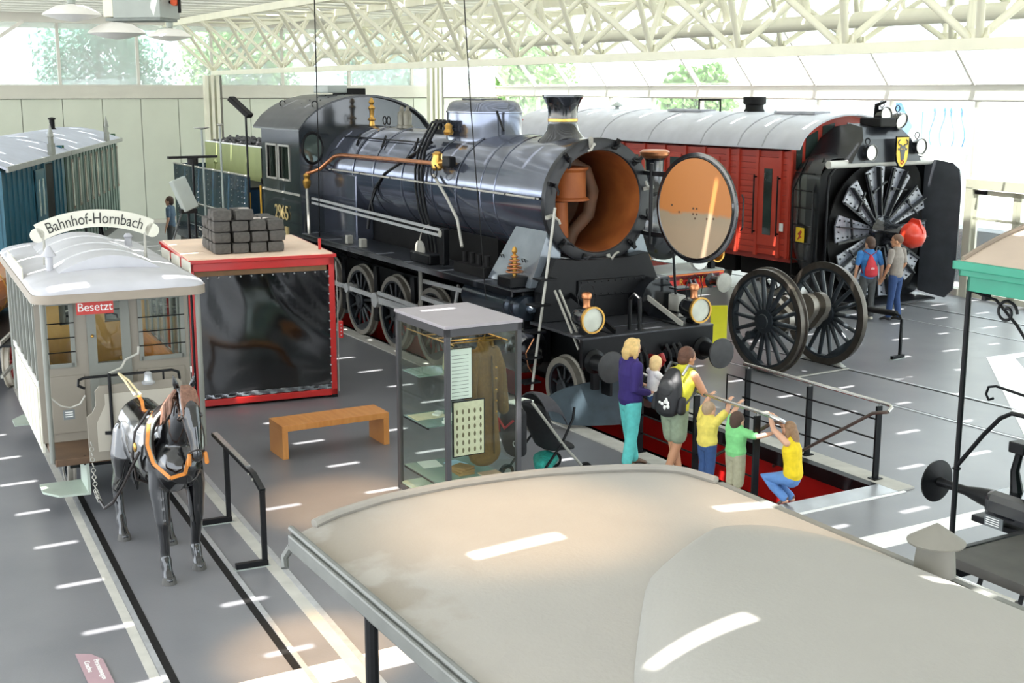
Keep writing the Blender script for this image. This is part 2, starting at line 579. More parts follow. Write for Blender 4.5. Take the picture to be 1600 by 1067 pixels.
# keep mullions on the lines seen in the photograph (-4.11, -1.54, 1.4)
muls = [1.4 - 2.8 * i for i in range(10)] + [4.2 + 2.8 * i for i in range(7)]
muls.sort()
for a in muls:
    rbox(a - .035, a + .035, 0, 4.5, -0.07, 0.07).build('mullion', M_frame, w2, 0)
for a in muls:
    if 1.3 < a < 1.5:
        rbox(a + .05, a + 2.76, 2.72, 4.48, -0.008, 0.008).build('pane', M_glassw, w2, 0)
    elif a < RB - 3:
        rbox(a + .05, a + 2.76, 0.16, 4.48, -0.008, 0.008).build('pane', M_glassw, w2, 0)
# glazed double door
M_doorf = mat('door frame', '#c9c7b4', .5, 0, .03, 2)
d1 = struct(rbox(1.28, 4.2, 2.52, 2.74, -0.09, 0.09).build('door_1', M_doorf, smooth=0))
rbox(1.28, 1.50, 0, 2.55, -0.09, 0.09).build('door_post', M_doorf, d1, 0)
rbox(4.05, 4.2, 0, 2.55, -0.09, 0.09).build('door_post', M_doorf, d1, 0)
for a0, a1 in ((1.5, 2.77), (2.78, 4.05)):
    lf = rbox(a0, a0 + .11, 0.02, 2.5, -0.03, 0.03)
    rbox(a1 - .11, a1, 0.02, 2.5, -0.03, 0.03, lf); rbox(a0, a1, 0.02, .16, -0.03, 0.03, lf); rbox(a0, a1, 2.4, 2.5, -0.03, 0.03, lf)
    rbox(a0, a1, 1.82, 1.88, -0.03, 0.03, lf)
    leaf = lf.build('door_leaf', M_doorf, d1, 0)
    rbox(a0 + .1, a1 - .1, .15, 2.42, -0.006, 0.006).build('pane', M_glassw, leaf, 0)
    rbox(a1 - .2 if a0 < 2 else a0 + .06, a1 - .16 if a0 < 2 else a0 + .1, .95, 1.15, -0.09, -0.05).build('handle', M_blackm, leaf, 0)
rbox(1.62, 1.9, 2.42, 2.5, -0.14, -0.03).build('door_closer', M_blackm, d1, 0)
st = rbox(2.52, 2.66, 0.98, 1.16, -0.012, -0.008).build('door_sticker', mat('sticker blue', '#3d3b6b', .5), d1, 0)
# sloping glazing from the sill beam up to the roof edge
w3 = struct(rbox(RA, RB, 4.86, 4.90, -0.16, -0.06).build('window_3', M_frame, smooth=0))
def slope(a, t, o=0.0):
    """t 0..1 up the slope"""
    p = rw(a, 4.88 + 2.35 * t, -0.12 - 1.85 * t)
    return p + (rn * 0.785 + Vector((0, 0, 0.62))) * o
for i, a in enumerate(muls):
    m_ = MB().bar(slope(a, 0), slope(a, 1), .07, .14, up=(rn * 0.785 + Vector((0, 0, 0.62))))
    m_.build('rafter', M_frame, w3, 0)
    if a < RB - 3:
        pm = MB()
        q = [slope(a + .05, .01, .02), slope(a + 2.75, .01, .02), slope(a + 2.75, .99, .02), slope(a + .05, .99, .02)]
        pm.add(q, [(0, 1, 2, 3)])
        pm.build('pane', M_glassh, w3, 0)
rbox(RA, RB, 7.16, 7.46, -2.2, -1.88).build('ridge_beam', M_frame, w3, 0)

# ---- roof deck with slots that let the sun through, and its white ribs
CZ = 7.42
M_deck = mat('white roof sheet', '#e8e8de', .6, 0, .03, 2)
def skylit():
    m = bpy.data.materials.new('translucent roof sheet')
    m.use_nodes = True
    nt = m.node_tree
    nt.nodes.clear()
    out = nt.nodes.new('ShaderNodeOutputMaterial')
    df = nt.nodes.new('ShaderNodeBsdfDiffuse'); tl_ = nt.nodes.new('ShaderNodeBsdfTranslucent'); mx = nt.nodes.new('ShaderNodeMixShader')
    df.inputs['Color'].default_value = (*lin('#e8e8de'), 1); tl_.inputs['Color'].default_value = (*lin('#f0f2f2'), 1)
    mx.inputs['Fac'].default_value = .12
    nt.links.new(df.outputs[0], mx.inputs[1]); nt.links.new(tl_.outputs[0], mx.inputs[2]); nt.links.new(mx.outputs[0], out.inputs['Surface'])
    return m
M_sheet = skylit()
PXS, PYS, SL, SW = 1.235, 1.26, 0.42, 0.075
# slot grid in engine-track coordinates: sun spots on the floor sit at these offsets
spot = (-2.18, 15.75)
shift = SUN_DIR * (CZ / -SUN_DIR.z)
a_ = math.radians(LRZ)
def to_l(x, y):
    dx, dy = x - 1.443, y - 18.448
    return dx * math.cos(a_) + dy * math.sin(a_), -dx * math.sin(a_) + dy * math.cos(a_)
sx, sy = to_l(spot[0] - shift.x, spot[1] - shift.y)
x_lo, x_hi, y_lo, y_hi = -42.0, 24.0, -17.0, 10.4
mb = MB()
nx0 = math.floor((x_lo - sx) / PXS); nx1 = math.ceil((x_hi - sx) / PXS)
ny0 = math.floor((y_lo - sy) / PYS); ny1 = math.ceil((y_hi - sy) / PYS)
def quad(x0, x1, y0, y1, z):
    mb.add([LF(x0, y0, z), LF(x1, y0, z), LF(x1, y1, z), LF(x0, y1, z)], [(0, 1, 2, 3)])
ya, yb = sy + (ny0 - .5) * PYS, sy + (ny1 + .5) * PYS
for i in range(nx0, nx1 + 1):
    xc = sx + i * PXS
    quad(xc + SW / 2, xc + PXS - SW / 2, ya, yb, CZ)
    if xc < -24:
        quad(xc - SW / 2, xc + SW / 2, ya, yb, CZ)
        continue
    for j in range(ny0, ny1 + 1):
        yc = sy + j * PYS
        quad(xc - SW / 2, xc + SW / 2, yc + SL / 2, yc + PYS - SL / 2, CZ)
ceiling = struct(mb.build('ceiling', M_sheet, smooth=0))
M_rib = mat('roof rib', '#c9c9bf', .6, 0, .03, 2)
# ribs hanging under the deck (clear of the slots), running across the tracks
for i in range(nx0, nx1):
    for k in (0.28, 0.5, 0.72):
        xc = sx + (i + k) * PXS
        lbox(xc - .06, xc + .06, ya, yb, CZ - .14, CZ - .004).build('roof_rib', M_rib, ceiling, 0)
# ================================================================== roof trusses
def truss(lat, x0, n, pitch, label, zl=5.33, zu=7.02, half=1.35):
    t = thing('roof_truss', label, 'truss', LF(x0, lat, 0), LRZ)
    ln = n * pitch
    MB().box(0, ln, -.07, .07, zl - .075, zl + .075).build('lower_chord', M_cream, t, 0)
    for s in (-1, 1):
        MB().box(-pitch * .7, ln + pitch * .7, s * half - .07, s * half + .07, zu - .10, zu + .10).build('upper_chord', M_cream, t, 0)
    for i in range(n + 1):
        x = i * pitch
        MB().box(x - .22, x + .22, -.02, .02, zl + .05, zl + .20).build('gusset_plate', M_cream, t, 0)
        for s in (-1, 1):
            # one vertical-ish flat post and two raking tubes from every node
            strut('diagonal', (x - .08, 0, zl + .08), (x - pitch / 2, s * half, zu - .08), .056, M_cream, t)
            strut('diagonal', (x + .08, 0, zl + .08), (x + pitch / 2, s * half, zu - .08), .056, M_cream, t)
        if i < n:
            xm = x + pitch / 2
            strut('cross_tie', (xm, -half, zu), (xm, half, zu), .035, M_cream, t)
    return t
truss(3.2, -30.0, 16, 2.4, 'cream tube truss under the roof over the middle track')
truss(9.2, -31.0, 16, 2.4, 'cream tube truss close to the sloping glazing', 5.62)
# ventilation duct with risers
t = thing('air_duct', 'round cream air duct with short risers between the trusses', 'duct', LF(-12, 7.7, 6.05), LRZ)
MB().cyl((-22, 0, 0), (22, 0, 0), .15, n=20).build('pipe', M_cream, t)
for i in range(17):
    x = -20 + i * 2.5
    MB().tube([(x, 0, .1), (x, -.02, .35), (x, -.16, .6), (x, -.25, .9), (x, -.25, 1.05)], .085, 10).build('riser', M_cream, t)

# hanging wires
w = MB().tube([LF(-8.2, -1.35, 1.905), LF(-8.0, -1.4, 3.6), LF(-7.7, -1.5, 7.4)], .012, 5).build('hanging_wire', M_soot)
tag(w, 'thin steel wire hanging from the roof past the engine cab', 'wire')
w = MB().tube([Vector((-0.32, 15.35, 2.22)), Vector((-0.48, 14.9, 4.6)), Vector((-0.62, 14.4, 7.4))], .007, 5).build('hanging_wire', M_soot)
tag(w, 'thin wire hanging from the roof to the glass showcase', 'wire')

# lamps and fan heater under the roof at the left
M_lampg = mat('milky lamp glass', '#e9e6de', .35, 0, .03, 3)
M_grey = mat('grey sheet housing', '#9aa19b', .45, 0, .06, 3)
def dome_lamp(p, lab):
    t = thing('dome_lamp', lab, 'lamp', p, 20, 'dome lamps under the roof')
    MB().lathe([(.05, .0), (.35, -.05), (.62, -.20), (.66, -.26), (.60, -.28), (.3, -.36), (.03, -.40)], n=28).build('shade', M_lampg, t)
    MB().lathe([(.09, .0), (.11, .12), (.07, .3), (.03, .34)], n=14).build('fitting', M_grey, t)
    MB().cyl((0, 0, .3), (0, 0, CZ - p[2] - .02), .015, n=6).build('rod', M_grey, t)
    return t
dome_lamp((-10.1, 30, 6.68), 'white glass dome lamp hanging before the left windows')
dome_lamp((-9.25, 30.5, 6.3), 'white glass dome lamp hanging lower beside the heater box')
dome_lamp((-10.5, 40, 6.6), 'small white dome lamp behind the heater box')
t = thing('fan_heater', 'grey sheet metal fan heater hung under the roof', 'heater', (-7.05, 25, 6.08), -12)
MB().box(-.42, .55, -.4, .4, 0, .75).build('housing', M_grey, t, 0, .01)
MB().box(-.62, -.42, -.4, .4, .02, .85).build('outlet_grille', M_cream, t, 0, .01)
MB().box(-.6, .52, -.36, .36, -.05, 0).build('lower_tray', mat('heater tray', '#7c837e', .5), t, 0)
for x in (-.3, .4):
    MB().cyl((x, 0, .75), (x, 0, CZ - 6.09), .02, n=8).build('hanger', M_grey, t)
mbv = MB().cyl((.55, 0, .3), (.75, 0, .3), .03).cyl((.75, 0, .1), (.75, 0, .65), .03)
mbv.build('pipe', M_soot, t)
MB().cyl((.66, -.05, .3), (.66, .05, .3), .07).build('valve', mat('valve orange', '#d8572c', .5), t)
MB().cyl((.75, 0, .65), (.75, 0, CZ - 6.09), .03).build('feed_pipe', M_soot, t)

# warm ceiling spotlights
def spot_lamp(p, aim, e, lab, ang=34):
    t = thing('ceiling_spotlight', lab, 'lamp', p, 0, 'warm ceiling spotlights')
    MB().lathe([(.05, .14), (.09, .10), (.11, -.10), (.11, -.12), (.095, -.11), (.02, -.04)], n=18).build('can', M_soot, t)
    MB().cyl((0, 0, .14), (0, 0, CZ - p[2]), .015, n=6).build('stem', M_soot, t)
    l = bpy.data.lights.new('bulb', 'SPOT')
    l.energy = e; l.color = (1.0, 0.62, 0.30); l.spot_size = math.radians(ang); l.spot_blend = .9; l.shadow_soft_size = .08
    o = bpy.data.objects.new('bulb', l)
    COL.objects.link(o); o.parent = t
    d = Vector(aim) - Vector(p)
    o.location = (0, 0, -.13)
    o.rotation_euler = d.to_track_quat('-Z', 'Y').to_euler()
spot_lamp((-1.3, 11.9, 7.1), (-2.0, 14.2, 0), 2600, 'warm spotlight above the wooden bench', 19)
spot_lamp((-1.2, 9.0, 7.1), (-1.7, 10.2, 0), 3000, 'warm spotlight above the tram rails', 16)
spot_lamp((0.5, 4.6, 7.1), (0.05, 5.3, 2.9), 400, 'warm spotlight above the near carriage roof', 22)
spot_lamp((1.6, 5.4, 7.1), (1.35, 5.6, 2.9), 260, 'warm spotlight above the far end of the near roof', 22)

# ================================================================== outside
M_ground = mat('pale paving', '#b9b5ab', .8, 0, .1, .6, .05, 8)
g = MB()
for a, b, c, d in ((-160, PX0, -90, 160), (PX1, 70, -90, 160), (PX0, PX1, -90, PY0 - .06), (PX0, PX1, PY1 + .06, 160)):
    g.add([LF(a, c, -.13), LF(b, c, -.13), LF(b, d, -.13), LF(a, d, -.13)], [(0, 1, 2, 3)])
gr = struct(g.build('ground', M_ground, smooth=0))
M_bld = mat('white render', '#e8e6e2', .8, 0, .03, 1)
M_win = mat('dark window', '#8b959a', .2)
def building(name, label, p, rz, sx_, sy_, sz_, m, floors, cols, shutter=None):
    t = thing(name, label, 'building', p, rz)
    MB().box(-sx_ / 2, sx_ / 2, 0, sy_, 0, sz_).build('walls', m, t, 0)
    MB().box(-sx_ / 2 - .2, sx_ / 2 + .2, -.2, sy_ + .2, sz_, sz_ + .35).build('roof', M_frame, t, 0)
    for f in range(floors):
        for c in range(cols):
            x = -sx_ / 2 + sx_ * (c + .5) / cols
            z = .9 + f * (sz_ - .6) / floors
            plank('window', (x, -.03, z + .75), (1.1, .12, 1.5), shutter or M_win, t)
    return t
building('house', 'pale house with grey shutters seen through the far glazing', (11.5, 66, -.13), -20, 12, 8, 9, M_bld, 3, 4)
building('exhibition_building', 'white exhibition hall seen through the glazed wall', (27, 52, -.13), -62, 26, 10, 10, M_bld, 2, 6)
# facade boards made of giant road signs outside the glass
M_bsign = mat('sign blue', '#2f6d9c', .5)
M_wsign = mat('sign white', '#f2f3f4', .5)
def wboard(name, label, a, o, z0, z1, w_):
    p = rw(a, 0, o)
    t = thing(name, label, 'sign', p, math.degrees(math.atan2(rd.y, rd.x)))
    MB().box(-w_ / 2, w_ / 2, -.05, .05, z0, z1).build('board', M_wsign, t, 0)
    for x in (-w_ / 2 + .2, w_ / 2 - .2):
        MB().box(x - .06, x + .06, .06, .16, -.25, z1).build('post', M_grey, t, 0)
    return t
t = wboard('arrow_board', 'large white board with a blue chevron outside the glass', -7.55, 6, 2.9, 4.4, 1.05)
MB().prism([(-.5, -.06, 2.95), (-.1, -.06, 2.95), (.42, -.06, 3.65), (-.1, -.06, 4.35), (-.5, -.06, 4.35), (.02, -.06, 3.65)], (0, -.02, 0)).build('chevron', M_bsign, t, 0)
t = wboard('lane_board', 'white board with five thin lane arrows outside the glass', -5.85, 6, 2.9, 4.4, 2.2)
for i in range(5):
    x = -.85 + i * .42
    pts = [(x + .09 * math.sin(k / 8 * PI * (0 if i == 0 else 1.6)) * (1 if i > 2 else -1), -.075, 3.1 + k * .125) for k in range(9)]
    ob = MB().tube(pts, .022, 6)
    tip = pts[0] if i == 0 else pts[-1]
    sg = -1 if i == 0 else 1
    ob.prism([(tip[0] - .07, -.075, tip[2]), (tip[0] + .07, -.075, tip[2]), (tip[0], -.075, tip[2] + sg * .14)], (0, -.02, 0))
    ob.build('lane_arrow', M_bsign, t, 0)
ob = rbox(-5.5, .6, -.24, 1.25, 2.2, 2.9).build('plinth_wall', mat('dark stone', '#20252d', .5, 0, .2, 2), smooth=0)
tag(ob, 'dark stone plinth wall outside the glass beside the plough', 'wall')

M_leaf = mat('leaf green', '#86ad6c', .6, 0, .35, 1.5)
M_leaf2 = mat('leaf bluish', '#7fb09d', .6, 0, .3, 1.5)
M_bark = mat('bark', '#5c4a38', .9, 0, .2, 6)
def tree(p, h, r, m, label, seed):
    rnd = random.Random(seed)
    t = thing('tree', label, 'tree', p, seed * 37, 'trees outside the hall')
    MB().tube([(0, 0, 0), (.1, 0, h * .3), (0, .1, h * .6), (.05, 0, h * .8)], [.25, .2, .14, .05], 8).build('trunk', M_bark, t)
    mb = MB()
    for i in range(7000):
        u, v, w_ = rnd.gauss(0, 1), rnd.gauss(0, 1), rnd.gauss(0, 1)
        n_ = math.sqrt(u * u + v * v + w_ * w_) + 1e-6
        rr = r * (.5 + .5 * rnd.random()) * (0.8 + .35 * noise.noise(Vector((u, v, w_)) / n_ * 1.7 + Vector((seed, 0, 0))))
        c = Vector((u / n_ * rr, v / n_ * rr, h * .65 + w_ / n_ * rr * 1.05))
        s_ = .09 + .11 * rnd.random()
        a = Vector((rnd.gauss(0, 1), rnd.gauss(0, 1), rnd.gauss(0, 1))).normalized() * s_
        b = a.orthogonal().normalized() * s_ * .7
        mb.add([c - a, c + b, c + a, c - b], [(0, 1, 2, 3)])
    o = mb.build('foliage', m, t, 0)
    o['kind'] = 'stuff'
    return t
tree((-18.5, 58, -.13), 9, 3.6, M_leaf2, 'tall bluish tree outside the window strip behind the panel wall', 1)
tree((-13, 62, -.13), 9, 3.4, M_leaf, 'green tree outside the window strip right of the bluish tree', 2)
tree((-6, 66, -.13), 10, 3.5, M_leaf2, 'tree outside the window strip between the two columns', 3)
tree((0.5, 62, -.13), 8, 3.0, M_leaf, 'tree outside the glazing behind the engine chimney', 4)
tree((8.0, 56, -.13), 6.5, 2.0, M_leaf, 'tree outside the glazing behind the plough roof', 5)
# ================================================================== big black steam engine
def wheel_meshes(r, spokes, hubr, tyre_w=.13, weight=None, crank=None):
    """wheel in its own frame, axis along y, facing -y; returns dict of meshes"""
    d = {}
    rim = MB()
    rim.lathe([(r - .09, -tyre_w / 2), (r - .005, -tyre_w / 2), (r, -tyre_w / 2 + .02), (r - .006, tyre_w / 2 - .035), (r + .028, tyre_w / 2 - .02), (r + .028, tyre_w / 2), (r - .09, tyre_w / 2)], axis=(0, 1, 0), n=56, close=True)
    d['tyre'] = rim.mesh('tyre')
    fe = MB()
    fe.lathe([(r - .13, -tyre_w / 2 + .015), (r - .088, -tyre_w / 2 + .01), (r - .088, tyre_w / 2 - .01), (r - .13, tyre_w / 2 - .015)], axis=(0, 1, 0), n=56, close=True)
    d['felloe'] = fe.mesh('felloe')
    sp = MB()
    sp.tube([(0, -.012, hubr * .8), (0, 0, r - .11)], [r * .052, r * .040], 8)
    d['spoke'] = sp.mesh('spoke')
    hb = MB()
    hb.lathe([(.02, -tyre_w * .75), (hubr * .55, -tyre_w * .75), (hubr * .6, -tyre_w * .62), (hubr, -tyre_w * .55), (hubr, tyre_w * .5), (.02, tyre_w * .5)], axis=(0, 1, 0), n=24)
    d['hub'] = hb.mesh('hub')
    if weight:
        a0, span, depth = weight
        m = 14
        outer = [((r - .12) * math.cos(a0 - span / 2 + span * i / m), (r - .12) * math.sin(a0 - span / 2 + span * i / m)) for i in range(m + 1)]
        c = (r - .12) * math.cos(span / 2)
        poly = [(x, -.05, z) for x, z in outer]
        d['counterweight'] = MB().prism(poly, (0, .09, 0)).mesh('counterweight')
    return d
def put_wheel(parent, name, d, spokes, loc, mrim, mspoke, rot=0.0, flip=False):
    w = place(name, d['tyre'], mrim, parent, 30, loc=loc)
    w.rotation_euler = (0, rot, PI if flip else 0)
    place('felloe', d['felloe'], mspoke, w, 30)
    place('hub', d['hub'], mspoke, w, 30)
    for i in range(spokes):
        o = place('spoke', d['spoke'], mspoke, w, 60)
        o.rotation_euler = (0, 2 * PI * i / spokes, 0)
    if 'counterweight' in d:
        place('counterweight', d['counterweight'], mspoke, w, 30)
    return w

eng = thing('steam_locomotive', 'big black steam engine with open smokebox standing over the red pit', 'locomotive', LF(0, 0, 0), LRZ)
M_boil = mat('polished black boiler', '#6a7080', 0.15, 0.75, 0.18, 2.2, 0.03, 5, coat=0.5, spec=0.8)
M_rodst = mat('light rod steel', '#c6c7c6', 0.32, 0.4, .08, 6)
M_spk = mat('dark wheel paint', '#22262a', 0.35, 0, .2, 8)
M_tyre = mat('tyre pale edge', '#8f8a80', 0.4, 0.35, .15, 8)
RH = 0.02
RB_ = .68
dw = wheel_meshes(RB_, 13, .17, .13, weight=(-PI / 2 + .3, 1.25, .2))
drivers = [-2.62, -4.25, -5.88, -7.5, -9.13]
for x in drivers:
    put_wheel(eng, 'driving_wheel', dw, 13, (x, -.765, RB_ + RH), M_tyre, M_spk)
    put_wheel(eng, 'driving_wheel', dw, 13, (x, .765, RB_ + RH), M_tyre, M_spk, 0, True)
    MB().cyl((x, -.7, RB_ + RH), (x, .7, RB_ + RH), .1).build('axle', M_spk, eng)
pw_ = wheel_meshes(.455, 9, .13)
put_wheel(eng, 'pilot_wheel', pw_, 9, (0, -.765, .455 + RH), M_tyre, M_spk)
put_wheel(eng, 'pilot_wheel', pw_, 9, (0, .765, .455 + RH), M_tyre, M_spk, 0, True)
MB().cyl((0, -.7, .475), (0, .7, .475), .085).build('axle', M_spk, eng)
# rods on the near side and the far side
CR, CA = .30, 2.25
cpx, cpz = CR * math.cos(CA), CR * math.sin(CA)
for sg in (-1, 1):
    y = sg * .97
    rod = MB()
    for a, b in zip(drivers[:-1], drivers[1:]):
        rod.bar((a + cpx, y, RB_ + RH + cpz), (b + cpx, y, RB_ + RH + cpz), .035, .085)
        rod.bar((a + cpx - .25, y - sg * -.022, RB_ + RH + cpz), (b + cpx + .25, y - sg * -.022, RB_ + RH + cpz), .012, .03)
    cro = rod.build('coupling_rod', M_rodst, eng, 0)
    for x in drivers:
        MB().cyl((x + cpx, y - .06, RB_ + RH + cpz), (x + cpx, y + .06, RB_ + RH + cpz), .095, n=20).build('rod_bearing', M_rodst, cro)
        MB().cyl((x + cpx, y, RB_ + RH + cpz), (x + cpx, y - sg * .2, RB_ + RH + cpz), .06, n=14).build('crank_pin', M_rodst, cro)
    # connecting rod from third driver to crosshead, fluted
    y2 = sg * 1.08
    p0 = Vector((drivers[2] + cpx, y2, RB_ + RH + cpz)); p1 = Vector((-3.35, y2, 1.0))
    c2 = MB().bar(p0, p1, .05, .12)
    c2.bar(p0 + Vector((.3, sg * .03, .03)), p1 + Vector((-.2, sg * .03, .03)), .012, .025)
    c2.bar(p0 + Vector((.3, sg * .03, -.03)), p1 + Vector((-.2, sg * .03, -.03)), .012, .025)
    cn = c2.build('connecting_rod', M_rodst, eng, 0)
    MB().cyl(p0 - Vector((0, .06, 0)), p0 + Vector((0, .06, 0)), .14, n=22).build('big_end', M_rodst, cn)
    MB().box(-3.55, -3.2, y2 - .09, y2 + .09, .82, 1.22).build('crosshead', M_rodst, eng, 0, .02)
    MB().cyl((-3.3, y2, 1.0), (-2.3, y2, 1.0), .04).build('piston_rod', M_rodst, eng)
    MB().box(-4.1, -2.3, y2 - .05, y2 + .05, 1.22, 1.29).build('slide_bar', M_rodst, eng, 0)
    # valve gear link, combination lever and radius rod
    MB().bar((-4.2, y2, 1.75), (-4.2, y2, 1.05), .05, .06, up=(1, 0, 0)).build('expansion_link', M_steelp, eng, 0, .01)
    MB().bar((-4.2, y2 - sg * .06, 1.52), (-2.3, y2 - sg * .06, 1.56), .03, .07).build('radius_rod', M_rodst, eng, 0)
    MB().bar((-3.0, y2 - sg * .12, 1.6), (-3.3, y2 - sg * .12, .8), .03, .06, up=(1, 0, 0)).build('combination_lever', M_rodst, eng, 0)
    MB().bar((-5.85, y2 + sg * .07, 1.1), (-4.2, y2 + sg * .07, 1.08), .03, .07).build('eccentric_rod', M_rodst, eng, 0)
    # cylinder and valve chest
    MB().lathe([(.05, -.06), (.2, -.06), (.24, -.02), (.24, .05), (.34, .08), (.36, .12), (.36, 1.75), (.34, 1.8), (.25, 1.84), (.2, 1.9), (.06, 1.92)], (-2.3, sg * 1.12, .98), (1, 0, 0), 30).build('cylinder', M_black, eng)
    vc = MB().lathe([(.05, -.12), (.14, -.1), (.2, -.04), (.235, 0), (.235, 1.32), (.245, 1.34), (.245, 1.40), (.20, 1.44), (.22, 1.47), (.22, 1.62), (.18, 1.70), (.07, 1.73), (.07, 1.8), (.03, 1.85)], (-2.15, sg * 1.12, 1.6), (1, 0, 0), 30)
    vc.build('valve_chest', mat('blued steel', '#2c343e', .2, .5, .15, 4), eng)
    MB().box(-2.2, -.5, sg * .7, sg * 1.2, .75, 1.85).build('cylinder_block', M_blackm, eng, 0, .03)
# frames
for y in (-.6, .6):
    MB().box(-10.9, .95, y - .02, y + .02, .52, 1.42).build('frame_plate', M_blackm, eng, 0)
MB().box(-9.2, -8.2, -.55, .55, .35, 1.6).build('ash_pan', M_soot, eng, 0)
for x in (-3.45, -5.05, -6.7, -8.3):
    MB().bar((x, -.78, .55), (x - .06, -.78, 1.45), .06, .16, up=(1, 0, 0)).build('brake_hanger', M_blackm, eng, 0)
    MB().box(x - .13, x + .05, -.82, -.7, .4, .75).build('brake_block', M_soot, eng, 0, .02)
# running boards
for sg in (-1, 1):
    rb = MB().box(-9.0, -.45, sg * .62, sg * 1.42, 1.86, 1.90)
    rbo = rb.build('running_board', mat('chequer plate', '#2c2f34', .35, .2, .15, 30, .2, 120), eng, 0, .006)
    MB().box(-9.0, -.45, sg * 1.39, sg * 1.425, 1.80, 1.885).build('valance', M_black, rbo, 0)
    for x in (-8.6, -7.4, -6.2, -5.0, -1.0):
        MB().prism([(x - .02, sg * .62, 1.86), (x - .02, sg * 1.38, 1.82), (x - .02, sg * .62, 1.45)], (.04, 0, 0)).build('bracket', M_blackm, rbo, 0)
    for x in (-6.9, -6.25):
        MB().box(x - .06, x + .06, sg * 1.2, sg * 1.32, 1.9, 2.06).build('lug', M_steelp, rbo, 0, .01)
# boiler, firebox, smokebox
BZ, BR = 3.13, .90
bo = MB().lathe([(.6, -9.05), (BR + .02, -9.05), (BR + .02, -7.55), (BR, -7.5), (BR, -2.35), (BR + .012, -2.33), (BR + .012, -.42), (.76, -.42)], (0, 0, BZ), (1, 0, 0), 96, cap=(True, False)).build('boiler', M_boil, eng, 30)
MB().lathe([(.745, -.44), (BR + .03, -.44), (BR + .035, -.40), (BR + .03, -.335), (BR - .02, -.32), (.76, -.32), (.745, -.34)], (0, 0, BZ), (1, 0, 0), 72, close=True).build('smokebox_ring', mat('ring black', '#1b1c1f', .4, .1, .3, 6, .05, 20), eng, 30)
for x in (-7.5, -6.55, -5.3, -4.1, -3.2, -2.35, -1.9):
    MB().lathe([(BR + .014, x - .022), (BR + .024, x - .018), (BR + .024, x + .018), (BR + .014, x + .022)], (0, 0, BZ), (1, 0, 0), 72, close=True).build('boiler_band', M_boil, bo)
# firebox sides down to the board
for sg in (-1, 1):
    MB().box(-9.05, -7.35, sg * .55, sg * .93, 1.7, 3.15).build('firebox_side', M_boil, eng, 0, .03)
MB().box(-7.4, -2.4, -.55, .55, 1.6, 2.4).build('boiler_saddle', M_soot, eng, 0)
# smokebox: front ring, rust-red inside, petticoat and pipes
M_rust = mat('rust orange', '#a8602c', .6, 0, .25, 3, .06, 20, c2='#8c4a20')
M_rustd = mat('rust brown', '#6e4a34', .7, 0, .25, 4, .08, 20, c2='#55402f')
si = MB().lathe([(.742, -.345), (.742, -2.05), (.75, -2.06), (.75, -.345)], (0, 0, BZ), (1, 0, 0), 64, close=True)
sio = si.build('smokebox_lining', M_rust, eng, 40)
MB().cyl((-2.05, 0, BZ), (-2.0, 0, BZ), .742, n=48).build('tube_plate', M_rustd, eng)
bp_ = MB().lathe([(.31, 0), (.30, .03), (.26, .05), (.25, .42), (.29, .46), (.29, .49), (.2, .5)], (-.78, -.24, BZ + .0), (0, 0, 1), 26)
bp_.build('petticoat', M_rust, eng)
MB().cyl((-.78, -.40, BZ - .55), (-.78, -.40, BZ - .02), .14, .12).build('blast_pipe', M_rust, eng)
MB().tube([(-1.0, -.1, BZ + .55), (-.95, .16, BZ + .42), (-.93, .28, BZ + .1), (-.95, .22, BZ - .25), (-1.0, -.02, BZ - .5), (-1.0, -.1, BZ - .68)], .1, 14).build('steam_pipe', M_rustd, eng)
for i in range(12):
    w = i * PI / 6 + .2
    if abs(w - PI * 2) < .3: continue
    c = (-.30, .84 * math.cos(w), BZ + .84 * math.sin(w))
    dg_ = MB().bar((-.31, .80 * math.cos(w), BZ + .80 * math.sin(w)), (-.27, .96 * math.cos(w), BZ + .96 * math.sin(w)), .05, .05, up=(1, 0, 0))
    dg_.cyl((-.31, .86 * math.cos(w), BZ + .86 * math.sin(w)), (-.2, .86 * math.cos(w), BZ + .86 * math.sin(w)), .022, n=8)
    dg_.tube([(-.22, .86 * math.cos(w), BZ + .86 * math.sin(w)), (-.2, .80 * math.cos(w + .09), BZ + .80 * math.sin(w + .09)), (-.2, .80 * math.cos(w + .16), BZ + .80 * math.sin(w + .16))], .018, 6)
    dg_.build('door_dog', M_steelp if i % 3 == 0 else M_blackm, eng)
